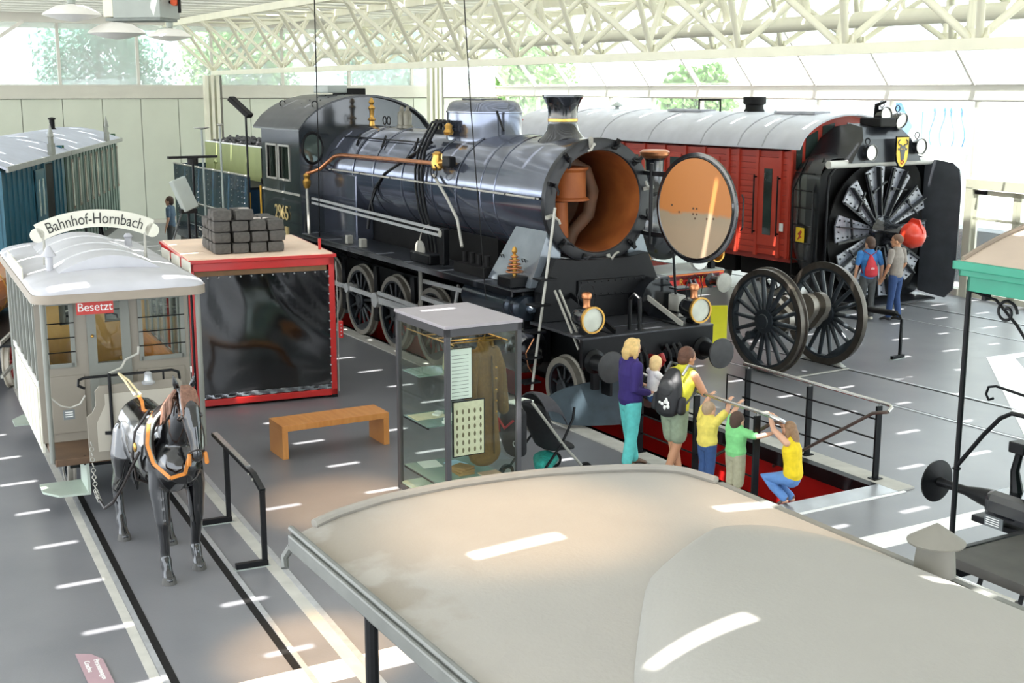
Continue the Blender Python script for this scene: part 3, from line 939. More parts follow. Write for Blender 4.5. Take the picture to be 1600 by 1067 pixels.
# the open door, swung out on its hinge at the far side
hinge = Vector((-.10, .78, 3.08))
dt = math.radians(8)
dv = Vector((math.cos(dt), math.sin(dt), 0))
dn = Vector((math.sin(dt), -math.cos(dt), 0))          # inner face looks back across the engine
dc = hinge + dv * .93
door = MB().lathe([(.02, .03), (.70, .03), (.73, .045), (.745, .02), (.79, .02), (.79, -.02), (.74, -.05), (.4, -.13), (.02, -.16)], dc, dn, 72).build('smokebox_door', M_black, eng, 30)
def rust_door():
    m = mat('door lining', '#b4703c', .55, 0, .2, 2.5, .05, 20)
    nt = m.node_tree
    b = nt.nodes['Principled BSDF']
    tc = nt.nodes.new('ShaderNodeTexCoord'); sp_ = nt.nodes.new('ShaderNodeSeparateXYZ')
    nt.links.new(tc.outputs['Object'], sp_.inputs[0])
    nz = nt.nodes.new('ShaderNodeTexNoise'); nz.inputs['Scale'].default_value = 3.5; nz.inputs['Detail'].default_value = 6
    nt.links.new(tc.outputs['Object'], nz.inputs['Vector'])
    ma = nt.nodes.new('ShaderNodeMath'); ma.operation = 'MULTIPLY_ADD'; ma.inputs[1].default_value = .22
    nt.links.new(nz.outputs['Fac'], ma.inputs[0]); nt.links.new(sp_.outputs['Z'], ma.inputs[2])
    rp = nt.nodes.new('ShaderNodeValToRGB')
    e = rp.color_ramp.elements
    e[0].position = .44; e[0].color = (*lin('#97876f'), 1)
    e[1].position = .47; e[1].color = (*lin('#b9763c'), 1)
    k = e.new(.34); k.color = (*lin('#a08a70'), 1)
    mp_ = nt.nodes.new('ShaderNodeMapRange')
    mp_.inputs['From Min'].default_value = 2.2; mp_.inputs['From Max'].default_value = 4.2
    nt.links.new(ma.outputs[0], mp_.inputs['Value'])
    nt.links.new(mp_.outputs[0], rp.inputs['Fac'])
    nt.links.new(rp.outputs['Color'], b.inputs['Base Color'])
    return m
MB().lathe([(.02, .038), (.715, .038), (.715, .032), (.02, .032)], dc, dn, 64).build('door_lining', rust_door(), door, 40)
for a, b in ((-.02, 0), (.05, 0), (-.02, -.08), (.05, -.08), (.02, -.14), (-.45, .02), (-.3, -.07), (.25, -.13), (.38, -.12)):
    c = dc + dv * a + Vector((0, 0, b))
    MB().cyl(c + dn * .03, c + dn * .044, .016, n=8).build('rivet', M_rustd, door)
for z in (.45, -.45):
    hb_ = MB().bar(dc - dn * .05 + Vector((0, 0, z)), hinge + Vector((0, 0, z)), .03, .07)
    hb_.build('hinge_strap', M_blackm, door, 0)
MB().cyl(hinge + Vector((0, 0, -.6)), hinge + Vector((0, 0, .6)), .03).build('hinge_pin', M_blackm, eng)
for z in (.45, -.45):
    MB().bar(hinge + Vector((0, 0, z)), (-.36, .82, hinge.z + z), .05, .06).build('hinge_bracket', M_blackm, eng, 0)
hd = dc + dv * .84
MB().tube([hd + Vector((0, 0, .25)) - dn * .02, hd + dv * .05 + Vector((0, 0, .2)), hd + dv * .05 + Vector((0, 0, -.2)), hd + Vector((0, 0, -.25)) - dn * .02], .012, 6).build('door_handle', M_blackm, door)
# chimney, dome casing
ch = MB().lathe([(.40, 3.93), (.37, 4.0), (.30, 4.06), (.245, 4.14), (.225, 4.25), (.225, 4.40), (.24, 4.5), (.285, 4.60), (.315, 4.64), (.315, 4.67), (.27, 4.67), (.2, 4.5), (.19, 4.1)], (-1.35, 0, 0), (0, 0, 1), 40)
cho = ch.build('chimney', M_black, eng)
MB().lathe([(.226, 4.27), (.232, 4.275), (.232, 4.315), (.226, 4.32)], (-1.35, 0, 0), (0, 0, 1), 40, close=True).build('chimney_band', M_brass, cho)
def stadium(cx, L_, W_, z, ins):
    w = W_ / 2 - ins; l = L_ / 2 - W_ / 2
    pts = []
    for i in range(13):
        a = -PI / 2 + PI * i / 12
        pts.append((cx + l + w * math.cos(a), w * math.sin(a), z))
    for i in range(13):
        a = PI / 2 + PI * i / 12
        pts.append((cx - l + w * math.cos(a), w * math.sin(a), z))
    return pts
dm = MB()
levels = [(3.80, -.02), (4.02, -.012), (4.05, 0), (4.36, 0), (4.37, -.015), (4.39, -.015), (4.40, 0), (4.47, .02), (4.53, .06), (4.57, .14), (4.585, .28)]
rings = [stadium(-3.88, 1.72, .88, z, i_) for z, i_ in levels]
nn = len(rings[0])
for i, r_ in enumerate(rings[:-1]):
    dm.add(list(r_) + list(rings[i + 1]), [(k, (k + 1) % nn, nn + (k + 1) % nn, nn + k) for k in range(nn)])
dm.add(rings[-1], [tuple(range(nn))])
bmx = dm.mesh('dome_casing')
bm = bmesh.new(); bm.from_mesh(bmx); bmesh.ops.remove_doubles(bm, verts=bm.verts, dist=1e-4); bmesh.ops.recalc_face_normals(bm, faces=bm.faces); bm.to_mesh(bmx); bm.free()
dom = place('dome_casing', bmx, M_boil, eng, 50)
MB().box(-4.3, -3.6, -.2, .2, 4.58, 4.61).build('dome_lid', M_black, dom, 0, .01)
MB().cyl((-3.06, -.2, 4.4), (-2.75, -.25, 4.1), .02).build('stay_rod', M_blackm, dom)
# sand pipes and valve rack beside the dome
for k in range(3):
    x = -4.55 + k * .13
    MB().tube([(x + .1, -.5, 4.12), (x + .12, -.55, 4.22), (x - .05, -.62, 4.2), (x - .12, -.72, 3.98), (x - .2, -.82, 3.72), (x - .1, -.93, 3.4), (x - .05, -.955, 3.1), (x + .1, -.96, 2.7), (x + .5, -1.0, 2.3), (x + .8, -1.1, 1.92)], .022 if k < 2 else .028, 8).build('sand_pipe', M_blackm, eng)
MB().tube([(-4.62, -.62, 3.86), (-5.1, -.8, 3.6), (-6.0, -.9, 3.25), (-6.4, -.93, 2.95), (-6.55, -.97, 2.6), (-6.5, -1.05, 2.2)], .03, 8).build('injector_pipe', M_blackm, eng)
MB().tube([(-6.35, -.93, 2.95), (-6.45, -.98, 2.7), (-6.3, -1.0, 2.45)], .022, 8).build('injector_pipe', M_blackm, eng)
rk = MB().box(-4.6, -4.05, -.62, -.5, 4.0, 4.08)
for k in range(4): rk.cyl((-4.55 + k * .15, -.56, 4.05), (-4.55 + k * .15, -.56, 4.25), .03)
rk.build('sand_valve_rack', M_blackm, eng)
MB().lathe([(.07, 0), (.09, .05), (.06, .1), (.07, .16), (.02, .2)], (-4.02, -.6, 4.0)).build('valve_wheel', M_brass, eng)
# copper pipe with brass fittings
MB().tube([(-9.02, -1.28, 3.1), (-8.95, -1.2, 3.12), (-8.75, -1.08, 3.2), (-8.5, -.99, 3.36), (-8.3, -.95, 3.46), (-8.0, -.93, 3.5), (-6, -.92, 3.52), (-3.85, -.92, 3.54)], .038, 10).build('copper_pipe', M_copper, eng)
MB().lathe([(.05, -.2), (.08, -.15), (.09, -.05), (.06, 0), (.08, .06), (.05, .1)], (-9.02, -1.28, 3.0)).build('brass_joint', M_brass, eng)
MB().cyl((-9.02, -1.28, 2.85), (-8.9, -1.3, 1.9), .028).build('drain_pipe', M_steelp, eng)
cv = MB().lathe([(.06, -.12), (.1, -.08), (.11, .02), (.08, .1), (.09, .16), (.03, .2)], (-3.75, -.95, 3.55))
cv.cyl((-3.75, -.95, 3.55), (-3.4, -.93, 3.58), .05)
cv.build('check_valve', M_brass, eng)
MB().ring((-3.72, -1.03, 3.42), (0, 1, 0), .11, .012, 18, 5).build('valve_loop', M_blackm, eng)
MB().box(-3.5, -3.25, -1.0, -.85, 3.5, 3.68).build('check_valve_body', M_blackm, eng, 0, .03)
# hand rails along the boiler
for sg in (-1, 1):
    hr = MB().cyl((-8.55, sg * .97, 3.2), (-.45, sg * .97, 3.2), .016, n=8)
    hro = hr.build('boiler_handrail', M_steelp, eng)
    for x in (-8.4, -7.0, -5.6, -4.2, -2.8, -1.4, -.5):
        MB().cyl((x, sg * .88, 3.2), (x, sg * .99, 3.2), .02, n=8).build('rail_stanchion', M_blackm, hro)
MB().cyl((-8.6, -.62, 3.84), (-4.7, -.62, 3.84), .013, n=8).build('upper_rail', M_blackm, eng)
for x in (-7.8, -6.6, -5.2):
    MB().cyl((x, -.6, 3.9), (x + .15, -.75, 3.7), .022, n=6).build('washout_bolt', M_blackm, eng)
# reversing rod: two bright bars
for dz in (-.045, .045):
    MB().bar((-8.95, -1.2, 2.56 + dz), (-3.05, -1.2, 2.46 + dz), .03, .045).build('reach_rod', M_rodst, eng, 0)
MB().box(-3.1, -2.95, -1.26, -1.14, 1.95, 2.54).build('reach_stand', M_blackm, eng, 0, .02)
MB().cyl((-3.05, -1.27, 2.46), (-3.05, -1.13, 2.46), .06, n=14).build('reach_pin', M_steelp, eng)
MB().tube([(-3.9, -1.2, 1.92), (-3.98, -1.2, 2.2), (-3.85, -1.2, 2.45), (-3.6, -1.2, 2.55)], .012, 6).build('oil_pipe', M_steelp, eng)
MB().lathe([(.02, 0), (.17, .01), (.17, .04), (.02, .05)], (-3.85, -1.22, 2.1), (0, -1, 0), 22).build('reversing_quadrant', M_steelp, eng)
MB().box(-4.15, -3.4, -1.3, -1.05, 1.9, 2.08).build('lubricator_box', M_blackm, eng, 0, .03)
# pump group on the board
pg = MB().box(-2.7, -1.7, -1.2, -.9, 1.9, 2.05)
for k in range(4): pg.cyl((-2.6 + k * .25, -1.05, 2.05), (-2.6 + k * .25, -1.05, 2.22), .05, n=10)
pg.build('pump_group', M_soot, eng)
MB().tube([(-2.5, -1.15, 2.3), (-2.85, -1.05, 2.7), (-3.3, -1.0, 3.0), (-3.9, -.95, 3.35)], .026, 8).build('feed_pipe', M_steelp, eng)
# polished plate flaring from the smokebox to the board and the coil oiler
for sg in (-1, 1):
    fl = MB()
    fl.add([(-1.7, sg * 1.12, 1.91), (-.42, sg * 1.12, 1.91), (-.42, sg * .82, 2.72), (-1.35, sg * .82, 2.72), (-1.7, sg * .6, 1.91), (-.42, sg * .6, 1.91), (-.42, sg * .6, 2.6), (-1.35, sg * .6, 2.6)],
           [(0, 1, 2, 3), (1, 5, 6, 2), (0, 3, 7, 4), (3, 2, 6, 7), (4, 7, 6, 5), (0, 4, 5, 1)])
    flo = fl.build('smokebox_flare', mat('polished flare', '#7d858d', .18, .5, .15, 3), eng, 0)
    for x in (-1.45, -.8):
        MB().ring((x, sg * 1.0, 2.25), (0, 1, .38), .06, .008, 4, 5).build('lifting_ring', M_blackm, flo)
co = MB().box(-.98, -.56, -1.36, -1.0, 1.9, 2.06)
coo = co.build('oiler_base', M_blackm, eng, 0, .02)
for i in range(5):
    MB().ring((-.77, -1.18, 2.12 + i * .055), (0, 0, 1), .12 - i * .018, .013, 18, 6).build('copper_coil', M_copper, coo)
MB().lathe([(.03, 0), (.04, .3), (.02, .32), (.045, .36), (.03, .41), (.005, .43)], (-.77, -1.18, 2.06), n=12).build('oiler_finial', M_brass, coo)
# front of the engine: saddle plate, step platform, beam
fp = MB().prism([(-.42, -1.05, 1.42), (-.42, -1.05, 1.86), (-.42, -.82, 2.35), (-.42, -.45, 2.3), (-.42, .45, 2.3), (-.42, .82, 2.35), (-.42, 1.05, 1.86), (-.42, 1.05, 1.42)], (.22, 0, 0))
fpo = fp.build('front_plate', M_blackm, eng, 0, .01)
MB().box(-.2, -.16, -.45, .75, 1.75, 2.0).build('cover_panel', M_blackm, fpo, 0, .01)
for y in [-.4 + i * .12 for i in range(10)]:
    for z in (1.78, 1.97):
        MB().ball((-.155, y, z), .012, 6, 4).build('rivet', M_blackm, fpo)
MB().box(-.42, .5, -1.12, 1.12, 1.38, 1.42).build('front_platform', mat('platform plate', '#3a3c40', .35, .3, .15, 30, .2, 120), eng, 0)
MB().box(.45, 1.02, -1.13, 1.13, 1.38, 1.41).build('front_step', mat('platform plate', '#3a3c40'), eng, 0)
MB().box(.94, 1.02, -1.13, 1.13, .98, 1.40).build('buffer_beam', M_blackm, eng, 0, .01)
MB().box(-.45, -.2, .42, 1.1, 1.42, 1.95).build('valve_cover_box', M_black, eng, 0, .05)
MB().lathe([(.03, 0), (.26, 0), (.3, .03), (.3, .3), (.1, .3)], (-.2, .82, 1.68), (1, 0, 0), 28).build('cylinder_cover', M_black, eng)
for y in (-.55, .62):
    MB().bar((-.2, y, 1.8), (.95, y, 1.44), .03, .07).build('front_stay', M_blackm if y < 0 else M_steelp, eng, 0)
MB().prism([(-.2, .64, 1.8), (.95, .64, 1.44), (-.2, .64, 1.42)], (0, .02, 0)).build('stay_web', M_black, eng, 0)
# buffers
for y in (-.94, .94):
    b_ = MB().lathe([(.17, 1.02), (.17, 1.04), (.115, 1.07), (.1, 1.28), (.085, 1.29), (.085, 1.40)], (0, y, 1.07), (1, 0, 0), 24).build('buffer', M_blackm, eng)
    MB().lathe([(.03, 1.39), (.1, 1.41), (.215, 1.435), (.22, 1.45), (.215, 1.465), (.02, 1.475)], (0, y, 1.07), (1, 0, 0), 32).build('buffer_disc', mat('worn buffer face', '#3a3a3a', .45, .3, .2, 9), b_)
# coupling hook, screw link and hoses
hk = MB().tube([(1.02, 0, 1.05), (1.2, 0, 1.06), (1.32, 0, 1.12), (1.36, 0, 1.05), (1.3, 0, .98), (1.22, 0, 1.0)], .035, 8)
hk.build('coupling_hook', mat('coupling red', '#8e1a16', .5), eng)
MB().tube([(1.25, -.07, 1.0), (1.32, -.08, .75), (1.3, 0, .62), (1.32, .08, .75), (1.25, .07, 1.0)], .022, 8).build('screw_link', M_blackm, eng)
for y, l_ in ((-.28, .55), (-.18, .6), (.22, .62), (.34, .58), (.44, .5)):
    MB().tube([(1.0, y, 1.12), (1.12, y, 1.2), (1.2, y, 1.1), (1.22, y + .03, 1.1 - l_ * .5), (1.16, y + .06, 1.1 - l_), (1.1, y + .06, 1.12 - l_)], .028, 8).build('brake_hose', M_blackm, eng)
MB().tube([(.8, -.2, 1.42), (.8, -.2, 1.85), (.86, -.17, 1.93), (.95, -.14, 1.88), (.95, -.13, 1.42)], .03, 8).build('grab_loop', M_blackm, eng)
# head lamps
def head_lamp(parent, x, y, z, s=1.0, lens=True, body=None):
    l = MB().lathe([(.03, -.20), (.14, -.19), (.165, -.1), (.17, .1), (.185, .12), (.185, .15), (.165, .15), (.16, .11), (.02, .10)], (x, y, z), (1, 0, 0), 30).build('head_lamp', body or M_black, parent)
    l.scale = (1, 1, 1)
    MB().lathe([(.165, .12), (.19, .12), (.19, .16), (.165, .16)], (x, y, z), (1, 0, 0), 30, close=True).build('lens_ring', M_brass, l)
    MB().lathe([(.005, .135), (.165, .13), (.165, .12), (.005, .12)], (x, y, z), (1, 0, 0), 30).build('lens', mat('lamp lens', '#c9cdbf', .12, 0, .15, 5, coat=.5), l)
    MB().lathe([(.06, .15), (.05, .19), (.055, .27), (.07, .28), (.075, .33), (.06, .36), (.05, .365)], (x - .02, y, z), (0, 0, 1), 16).build('lamp_chimney', M_copper, l)
    MB().tube([(x - .02, y - .12, z + .14), (x - .02, y - .15, z + .32), (x - .02, y - .1, z + .45), (x - .02, y, z + .5), (x - .02, y + .1, z + .45), (x - .02, y + .15, z + .32), (x - .02, y + .12, z + .14)], .007, 5).build('lamp_bail', M_blackm, l)
    MB().box(x - .12, x + .06, y - .06, y + .06, z - .24, z - .16).build('lamp_foot', M_blackm, l, 0)
    return l
head_lamp(eng, .82, -.93, 1.64)
head_lamp(eng, .82, .93, 1.62)
# ladder at the near front corner
ld = MB().cyl((.18, -1.44, .55), (.1, -1.02, 3.12), .02, n=8)
ldo = ld.build('ladder_pole', M_steelp, eng)
for z, y in ((.66, -1.46), (1.02, -1.43), (1.38, -1.38), (1.76, -1.31), (2.12, -1.2)):
    MB().box(-.02, .22, y - .12, y + .16, z - .015, z + .015).build('ladder_step', M_blackm, ldo, 0, .006)
MB().tube([(.2, -1.42, 1.3), (.2, -1.55, 1.1), (.18, -1.5, .9), (.15, -1.42, .8)], .008, 5).build('cable', M_copper, ldo)
for dy in (0, .08):
    MB().bar((.15, -1.05 + dy, 1.95), (.75, -1.02 + dy, 1.2), .02, .03).build('step_stay', M_steelp, eng, 0)
# hand pole on the far front corner with steps
fpz = MB().cyl((.3, 1.05, 1.0), (.25, .95, 2.4), .02, n=8).build('ladder_pole', M_blackm, eng)
for z in (1.5, 1.85):
    MB().box(.2, .42, .92, 1.2, z - .012, z + .012).build('ladder_step', M_blackm, fpz, 0)
MB().box(.15, .4, .95, 1.1, 1.42, 1.75).build('sight_box', M_steelp, eng, 0, .02)
# guard blade in front of the pilot wheels
gb = MB()
gx = [(.40, -1.30, .22, .40), (.46, -1.26, .14, .50), (.56, -1.1, .08, .60), (.70, -.8, .06, .68), (.84, -.45, .06, .72), (.92, -.05, .06, .72)]
for t_ in (0, 1):
    for x, y, z0, z1 in gx:
        gb.v.append((x - .03 * t_, y, z0)); gb.v.append((x - .03 * t_ - .05, y, z1))
n_ = len(gx)
for i in range(n_ - 1):
    gb.f += [(2 * i, 2 * i + 2, 2 * i + 3, 2 * i + 1), (2 * n_ + 2 * i, 2 * n_ + 2 * i + 1, 2 * n_ + 2 * i + 3, 2 * n_ + 2 * i + 2),
             (2 * i + 1, 2 * i + 3, 2 * n_ + 2 * i + 3, 2 * n_ + 2 * i + 1), (2 * i, 2 * n_ + 2 * i, 2 * n_ + 2 * i + 2, 2 * i + 2)]
gb.f += [(0, 1, 2 * n_ + 1, 2 * n_), (2 * n_ - 2, 4 * n_ - 2, 4 * n_ - 1, 2 * n_ - 1)]
gb.build('guard_blade', mat('blue grey blade', '#39464e', .5, .1, .2, 5, .06, 30), eng, 30)
for y in (-.75, -.2):
    MB().box(.72, .8, y - .05, y + .05, .6, 1.1).build('blade_bracket', M_blackm, eng, 0)
# cab
M_cab = mat('cab paint', '#1e2429', .16, 0, .15, 2, .02, 6, coat=.7)
CX0, CX1 = -11.35, -9.05
def arch(y0, y1, ze, zc, n=16):
    out = []
    for i in range(n + 1):
        y = y0 + (y1 - y0) * i / n
        k = (2 * i / n - 1)
        out.append((y, ze + (zc - ze) * math.sqrt(max(0, 1 - (k * .93) ** 2)) - (zc - ze) * math.sqrt(1 - .93 ** 2) * (1 - 0)))
    return out
ar = arch(-1.42, 1.42, 3.96, 5.02)
# side walls with the window opening
for sg in (-1, 1):
    y0, y1 = sg * 1.40, sg * 1.36
    sd = MB()
    for a, b, c, d in ((CX0, CX1, 1.05, 2.92), (CX0, CX1, 3.62, 3.98), (CX0, -11.05, 2.92, 3.62), (-9.62, CX1, 2.92, 3.62), (-10.38, -10.30, 2.92, 3.62)):
        sd.box(a, b, min(y0, y1), max(y0, y1), c, d)
    sdo = sd.build('cab_side', M_cab, eng, 0)
    for a, b in ((-11.05, -10.38), (-10.30, -9.62)):
        MB().box(a, b, sg * 1.375 - .004, sg * 1.375 + .004, 2.92, 3.62).build('pane', M_glasst, sdo, 0)
        fr_ = MB().box(a, a + .04, sg * 1.40, sg * 1.42, 2.9, 3.64).box(b - .04, b, sg * 1.40, sg * 1.42, 2.9, 3.64).box(a, b, sg * 1.40, sg * 1.42, 2.9, 2.94).box(a, b, sg * 1.40, sg * 1.42, 3.60, 3.64)
        fr_.build('window_frame', M_steelp, sdo, 0)
    MB().box(CX0, CX1, sg * 1.4, sg * 1.425, 2.64, 2.68).build('beading', M_steelp, sdo, 0)
    MB().cyl((CX0 - .12, sg * 1.42, 1.3), (CX0 - .12, sg * 1.42, 2.7), .022, n=8).build('grab_rail', mat('yellow enamel', '#d7a52e', .4), sdo)
    if sg < 0:
        text('number', '2965', .42, M_gold, sdo, facing((-10.15, -1.428, 2.22), (1, 0, 0), (0, 0, 1)), .006)
        MB().box(-10.0, -9.85, -1.425, -1.40, 1.75, 1.95).build('builder_plate', M_gold, sdo, 0)
        MB().box(-10.3, -9.8, -1.425, -1.40, 1.2, 1.24).build('beading', M_gold, sdo, 0)
# front wall with an oval window each side
fw = MB()
poly = [(-1.40, 1.05)] + [(y, z - .03) for y, z in ar] + [(1.40, 1.05)]
fw.prism([(CX1, y, z) for y, z in poly], (.05, 0, 0))
fwo = fw.build('cab_front', M_cab, eng, 0)
for sg in (-1, 1):
    c = (CX1 + .055, sg * 1.14, 3.60)
    ov = MB().ring(c, (1, 0, 0), .27, .03, 32, 8).build('oval_window_rim', M_blackm, fwo)
    for v in ov.data.vertices: v.co.y = c[1] + (v.co.y - c[1]) * .78; v.co.z = c[2] + (v.co.z - c[2]) * 1.12
    pn = MB().cyl((CX1 + .045, c[1], c[2]), (CX1 + .065, c[1], c[2]), .265, n=32).build('oval_pane', mat('dark mirror pane', '#5e6b66', .06, .6, .3, 2), fwo)
    for v in pn.data.vertices: v.co.y = c[1] + (v.co.y - c[1]) * .78; v.co.z = c[2] + (v.co.z - c[2]) * 1.12
# roof
rf = MB()
m_ = len(ar)
for x in (CX0 - .35, CX1 + .18):
    for y, z in ar: rf.v.append((x, y * 1.03, z + .02))
    for y, z in ar: rf.v.append((x, y * 1.03, z - .02))
for i in range(m_ - 1):
    rf.f += [(i, i + 1, 2 * m_ + i + 1, 2 * m_ + i), (m_ + i, 3 * m_ + i, 3 * m_ + i + 1, m_ + i + 1), (i, m_ + i, m_ + i + 1, i + 1), (2 * m_ + i, 2 * m_ + i + 1, 3 * m_ + i + 1, 3 * m_ + i)]
rf.f += [(0, 2 * m_, 3 * m_, m_), (m_ - 1, 2 * m_ - 1, 4 * m_ - 1, 3 * m_ - 1)]
rfo = rf.build('cab_roof', mat('roof grey black', '#3b3d42', .3, .2, .2, 4, .04, 12), eng, 40)
for x in (-10.2, -9.6):
    for i in range(2, 15):
        y, z = ar[i]
        MB().ball((x, y, z + .025), .014, 6, 4).build('rivet', M_blackm, rfo)
MB().box(-10.9, -10.1, -.35, .1, 4.68, 4.84).build('roof_vent', M_grey, rfo, 0, .02)
MB().box(-10.95, -10.05, .1, .5, 4.62, 4.78).build('vent_lid', M_soot, rfo, 0, .02)
for x in (-11.2, -9.3):
    MB().ring((x, -.95, 4.46), (1, 0, 0), .06, .012, 14, 5).build('lifting_eye', M_blackm, rfo)
MB().box(CX0, CX1, -1.35, 1.35, 1.5, 1.56).build('cab_floor', M_soot, eng, 0)
# safety valves, whistle, fittings on the firebox
for dx in (-.13, .13):
    MB().lathe([(.10, 0), (.10, .04), (.08, .06), (.085, .26), (.07, .3), (.035, .33), (.04, .38), (.01, .42)], (-7.05 + dx, 0, 4.03), n=16).build('safety_valve', mat('valve grey', '#6d6a5e', .4, .3, .2, 9), eng)
MB().lathe([(.06, 0), (.05, .1), (.09, .13), (.04, .18), (.05, .32), (.075, .36), (.03, .42), (.06, .47), (.02, .56)], (-8.5, -.05, 4.03), n=16).build('whistle', M_brass, eng)
for x in (-8.1, -7.9):
    MB().ring((x, .05, 4.15), (0, 1, 0), .08, .012, 14, 5).build('valve_wheel', M_blackm, eng)

# ================================================================== tender
ten = thing('tender', 'dark blue tender with coal coupled behind the big black engine', 'tender', LF(-15.4, 0, 0), LRZ)
tx0, tx1 = -3.1, 3.1
for sg in (-1, 1):
    s_ = MB().box(tx0, tx1, sg * 1.37, sg * 1.42, .95, 2.84).build('tank_side', M_blue, ten, 0)
    MB().cyl((tx0, sg * 1.41, 2.85), (tx1, sg * 1.41, 2.85), .025, n=8).build('top_bead', M_steelp, s_)
    rv = MB()
    for x in [tx0 + .3 + i * .93 for i in range(7)] + [2.35, 2.62]:
        for k in range(14):
            rv.ball((x, sg * 1.425, 1.1 + k * .125), .014, 5, 3)
    rvo = rv.build('rivet_rows', M_steelp, s_, 0)
    rvo['kind'] = 'stuff'
MB().box(tx0, tx0 + .05, -1.4, 1.4, .95, 2.84).build('tank_end', M_blue, ten, 0)
MB().box(tx1 - .05, tx1, -1.4, 1.4, .95, 2.6).build('tank_end', M_blue, ten, 0)
MB().box(tx0, tx1, -1.38, 1.38, 2.55, 2.6).build('tank_top', M_soot, ten, 0)
M_grefl = mat('green tree reflection', '#a9b27a', .45, 0, .08, 2)  # yellow green colour imitates trees reflected in the dark bunker paint
for sg in (-1, 1):
    MB().box(-2.9, 1.6, sg * .55, sg * .6, 2.55, 3.4).build('bunker_side', M_grefl, ten, 0)
    MB().cyl((-2.9, sg * .58, 3.41), (1.6, sg * .58, 3.41), .025, n=8).build('bunker_bead', M_white, ten)
MB().box(-2.95, -2.9, -.6, .6, 2.55, 3.4).build('bunker_end', M_grefl, ten, 0)
MB().box(1.6, 1.65, -.6, .6, 2.55, 3.4).build('bunker_end', M_soot, ten, 0)
M_coal = mat('coal', '#3a3a3c', .5, 0, .4, 20)
cl = MB()
rnd = random.Random(3)
for i in range(420):
    x, y = rnd.uniform(-2.7, 1.5), rnd.uniform(-.5, .5)
    z = 3.32 + .16 * (1 - (y / .55) ** 2) + rnd.uniform(-.03, .06)
    r_ = rnd.uniform(.04, .09)
    cl.ball((x, y, z), (r_, r_ * rnd.uniform(.6, 1), r_ * rnd.uniform(.6, 1)), 5, 4)
cl.box(-2.85, 1.55, -.54, .54, 3.0, 3.36)
clo = cl.build('coal_heap', M_coal, ten, 0); clo['kind'] = 'stuff'
MB().tube([(-1.0, -.95, 2.6), (-1.0, -.95, 2.95), (-.9, -.95, 3.02), (-.8, -.95, 2.95)], .03, 8).build('filler_vent', M_grefl, ten)
MB().lathe([(.3, 0), (.32, .1), (.3, .14), (.02, .18)], (2.2, -.5, 2.6)).build('filler_lid', M_soot, ten)
MB().cyl((-2.2, -1.0, 2.62), (.8, -1.0, 2.62), .012, n=6).build('fire_iron', M_blackm, ten)
MB().box(tx0 - .1, tx1 + .1, -1.3, 1.3, .75, .95).build('underframe', M_blackm, ten, 0)
for y in (-.94, .94):
    MB().lathe([(.12, 0), (.1, -.3), (.2, -.33), (.2, -.37), (.02, -.39)], (tx0 - .1, y, 1.05), (1, 0, 0), 20).build('buffer', M_blackm, ten)
tw = wheel_meshes(.47, 9, .13)
for x in (-2.2, 0, 2.2):
    for sg in (-1, 1):
        put_wheel(ten, 'tender_wheel', tw, 9, (x, sg * .765, .49), M_tyre, M_spk, 0, sg > 0)
        MB().box(x - .18, x + .18, sg * .9, sg * 1.0, .3, .75).build('axle_box', M_blackm, ten, 0, .02)
    MB().cyl((x, -.7, .49), (x, .7, .49), .08).build('axle', M_spk, ten)
for sg in (-1, 1):
    MB().cyl((tx1 + .06, sg * 1.42, 1.2), (tx1 + .06, sg * 1.42, 2.5), .022, n=8).build('grab_rail', mat('yellow enamel', '#d7a52e'), ten)
# ================================================================== red rotary snow plough (frame: x towards the blade wheel, origin under the hub)
PO = SF(-19.2, 0, 0)
pl = thing('rotary_snow_plough', 'red rotary snow plough with a huge black bladed wheel beside the glass', 'snow plough', PO, MRZ)
M_pred = mat('plough red', '#b9402f', .42, 0, .08, 3)
M_pdk = mat('plough dark red', '#96332a', .5, 0, .08, 3)
M_proof = mat('grey canvas roof', '#c2c3ca', .55, 0, .08, 2.5, .05, 30)
X0p, X1p = -12.5, -1.27
# body boards: each a plank of its own
for sg in (-1, 1):
    side = MB().box(X0p, X1p, sg * 1.38, sg * 1.41, 1.02, 3.4).build('side_wall', M_pdk, pl, 0)
    if sg < 0:
        for i in range(17):
            z = 1.05 + i * .138
            plank('board', ((X0p + X1p) / 2, sg * 1.425, z + .066), (X1p - X0p, .03, .128), M_pred, side)
        # posts
        for x in (-1.35, -1.62, -2.35, -3.0, -3.35, -4.2, -4.9, -5.7, -6.5, -7.4, -8.3, -9.2, -10.1, -11, -12.4):
            plank('rib_post', (x, sg * 1.46, 2.21), (.09, .06, 2.40), M_pred, side)
        # door with tall pane and two handrails
        dr = MB().box(-2.3, -1.66, sg * 1.445, sg * 1.475, 1.25, 3.25).build('door', M_pred, side, 0, .01)
        MB().box(-2.12, -1.86, sg * 1.476, sg * 1.482, 1.5, 3.0).build('door_pane', mat('dark pane', '#33403c', .08, 0, .4, 1.5, coat=.6), dr, 0)
        for x in (-2.36, -1.6):
            hb2 = MB().cyl((x, sg * 1.56, 1.5), (x, sg * 1.56, 2.85), .018, n=8)
            for z in (1.55, 2.8): hb2.cyl((x, sg * 1.47, z), (x, sg * 1.57, z), .02, n=8)
            hb2.build('hand_rail', M_blackm, dr)
        MB().box(-1.62, -1.46, sg * 1.475, sg * 1.485, 1.62, 1.80).build('notice', M_white, side, 0)
        for x in (-3.9, -4.6, -5.3, -6.9, -8.7):
            w_ = MB().box(x - .24, x + .24, sg * 1.44, sg * 1.47, 2.4, 3.2).build('window_frame', M_pred, side, 0, .01)
            MB().box(x - .17, x + .17, sg * 1.471, sg * 1.476, 2.48, 3.12).build('pane', mat('dark pane', '#33403c'), w_, 0)
MB().box(X0p, X1p, -1.4, 1.4, .92, 1.04).build('sole_bar', M_pdk, pl, 0)
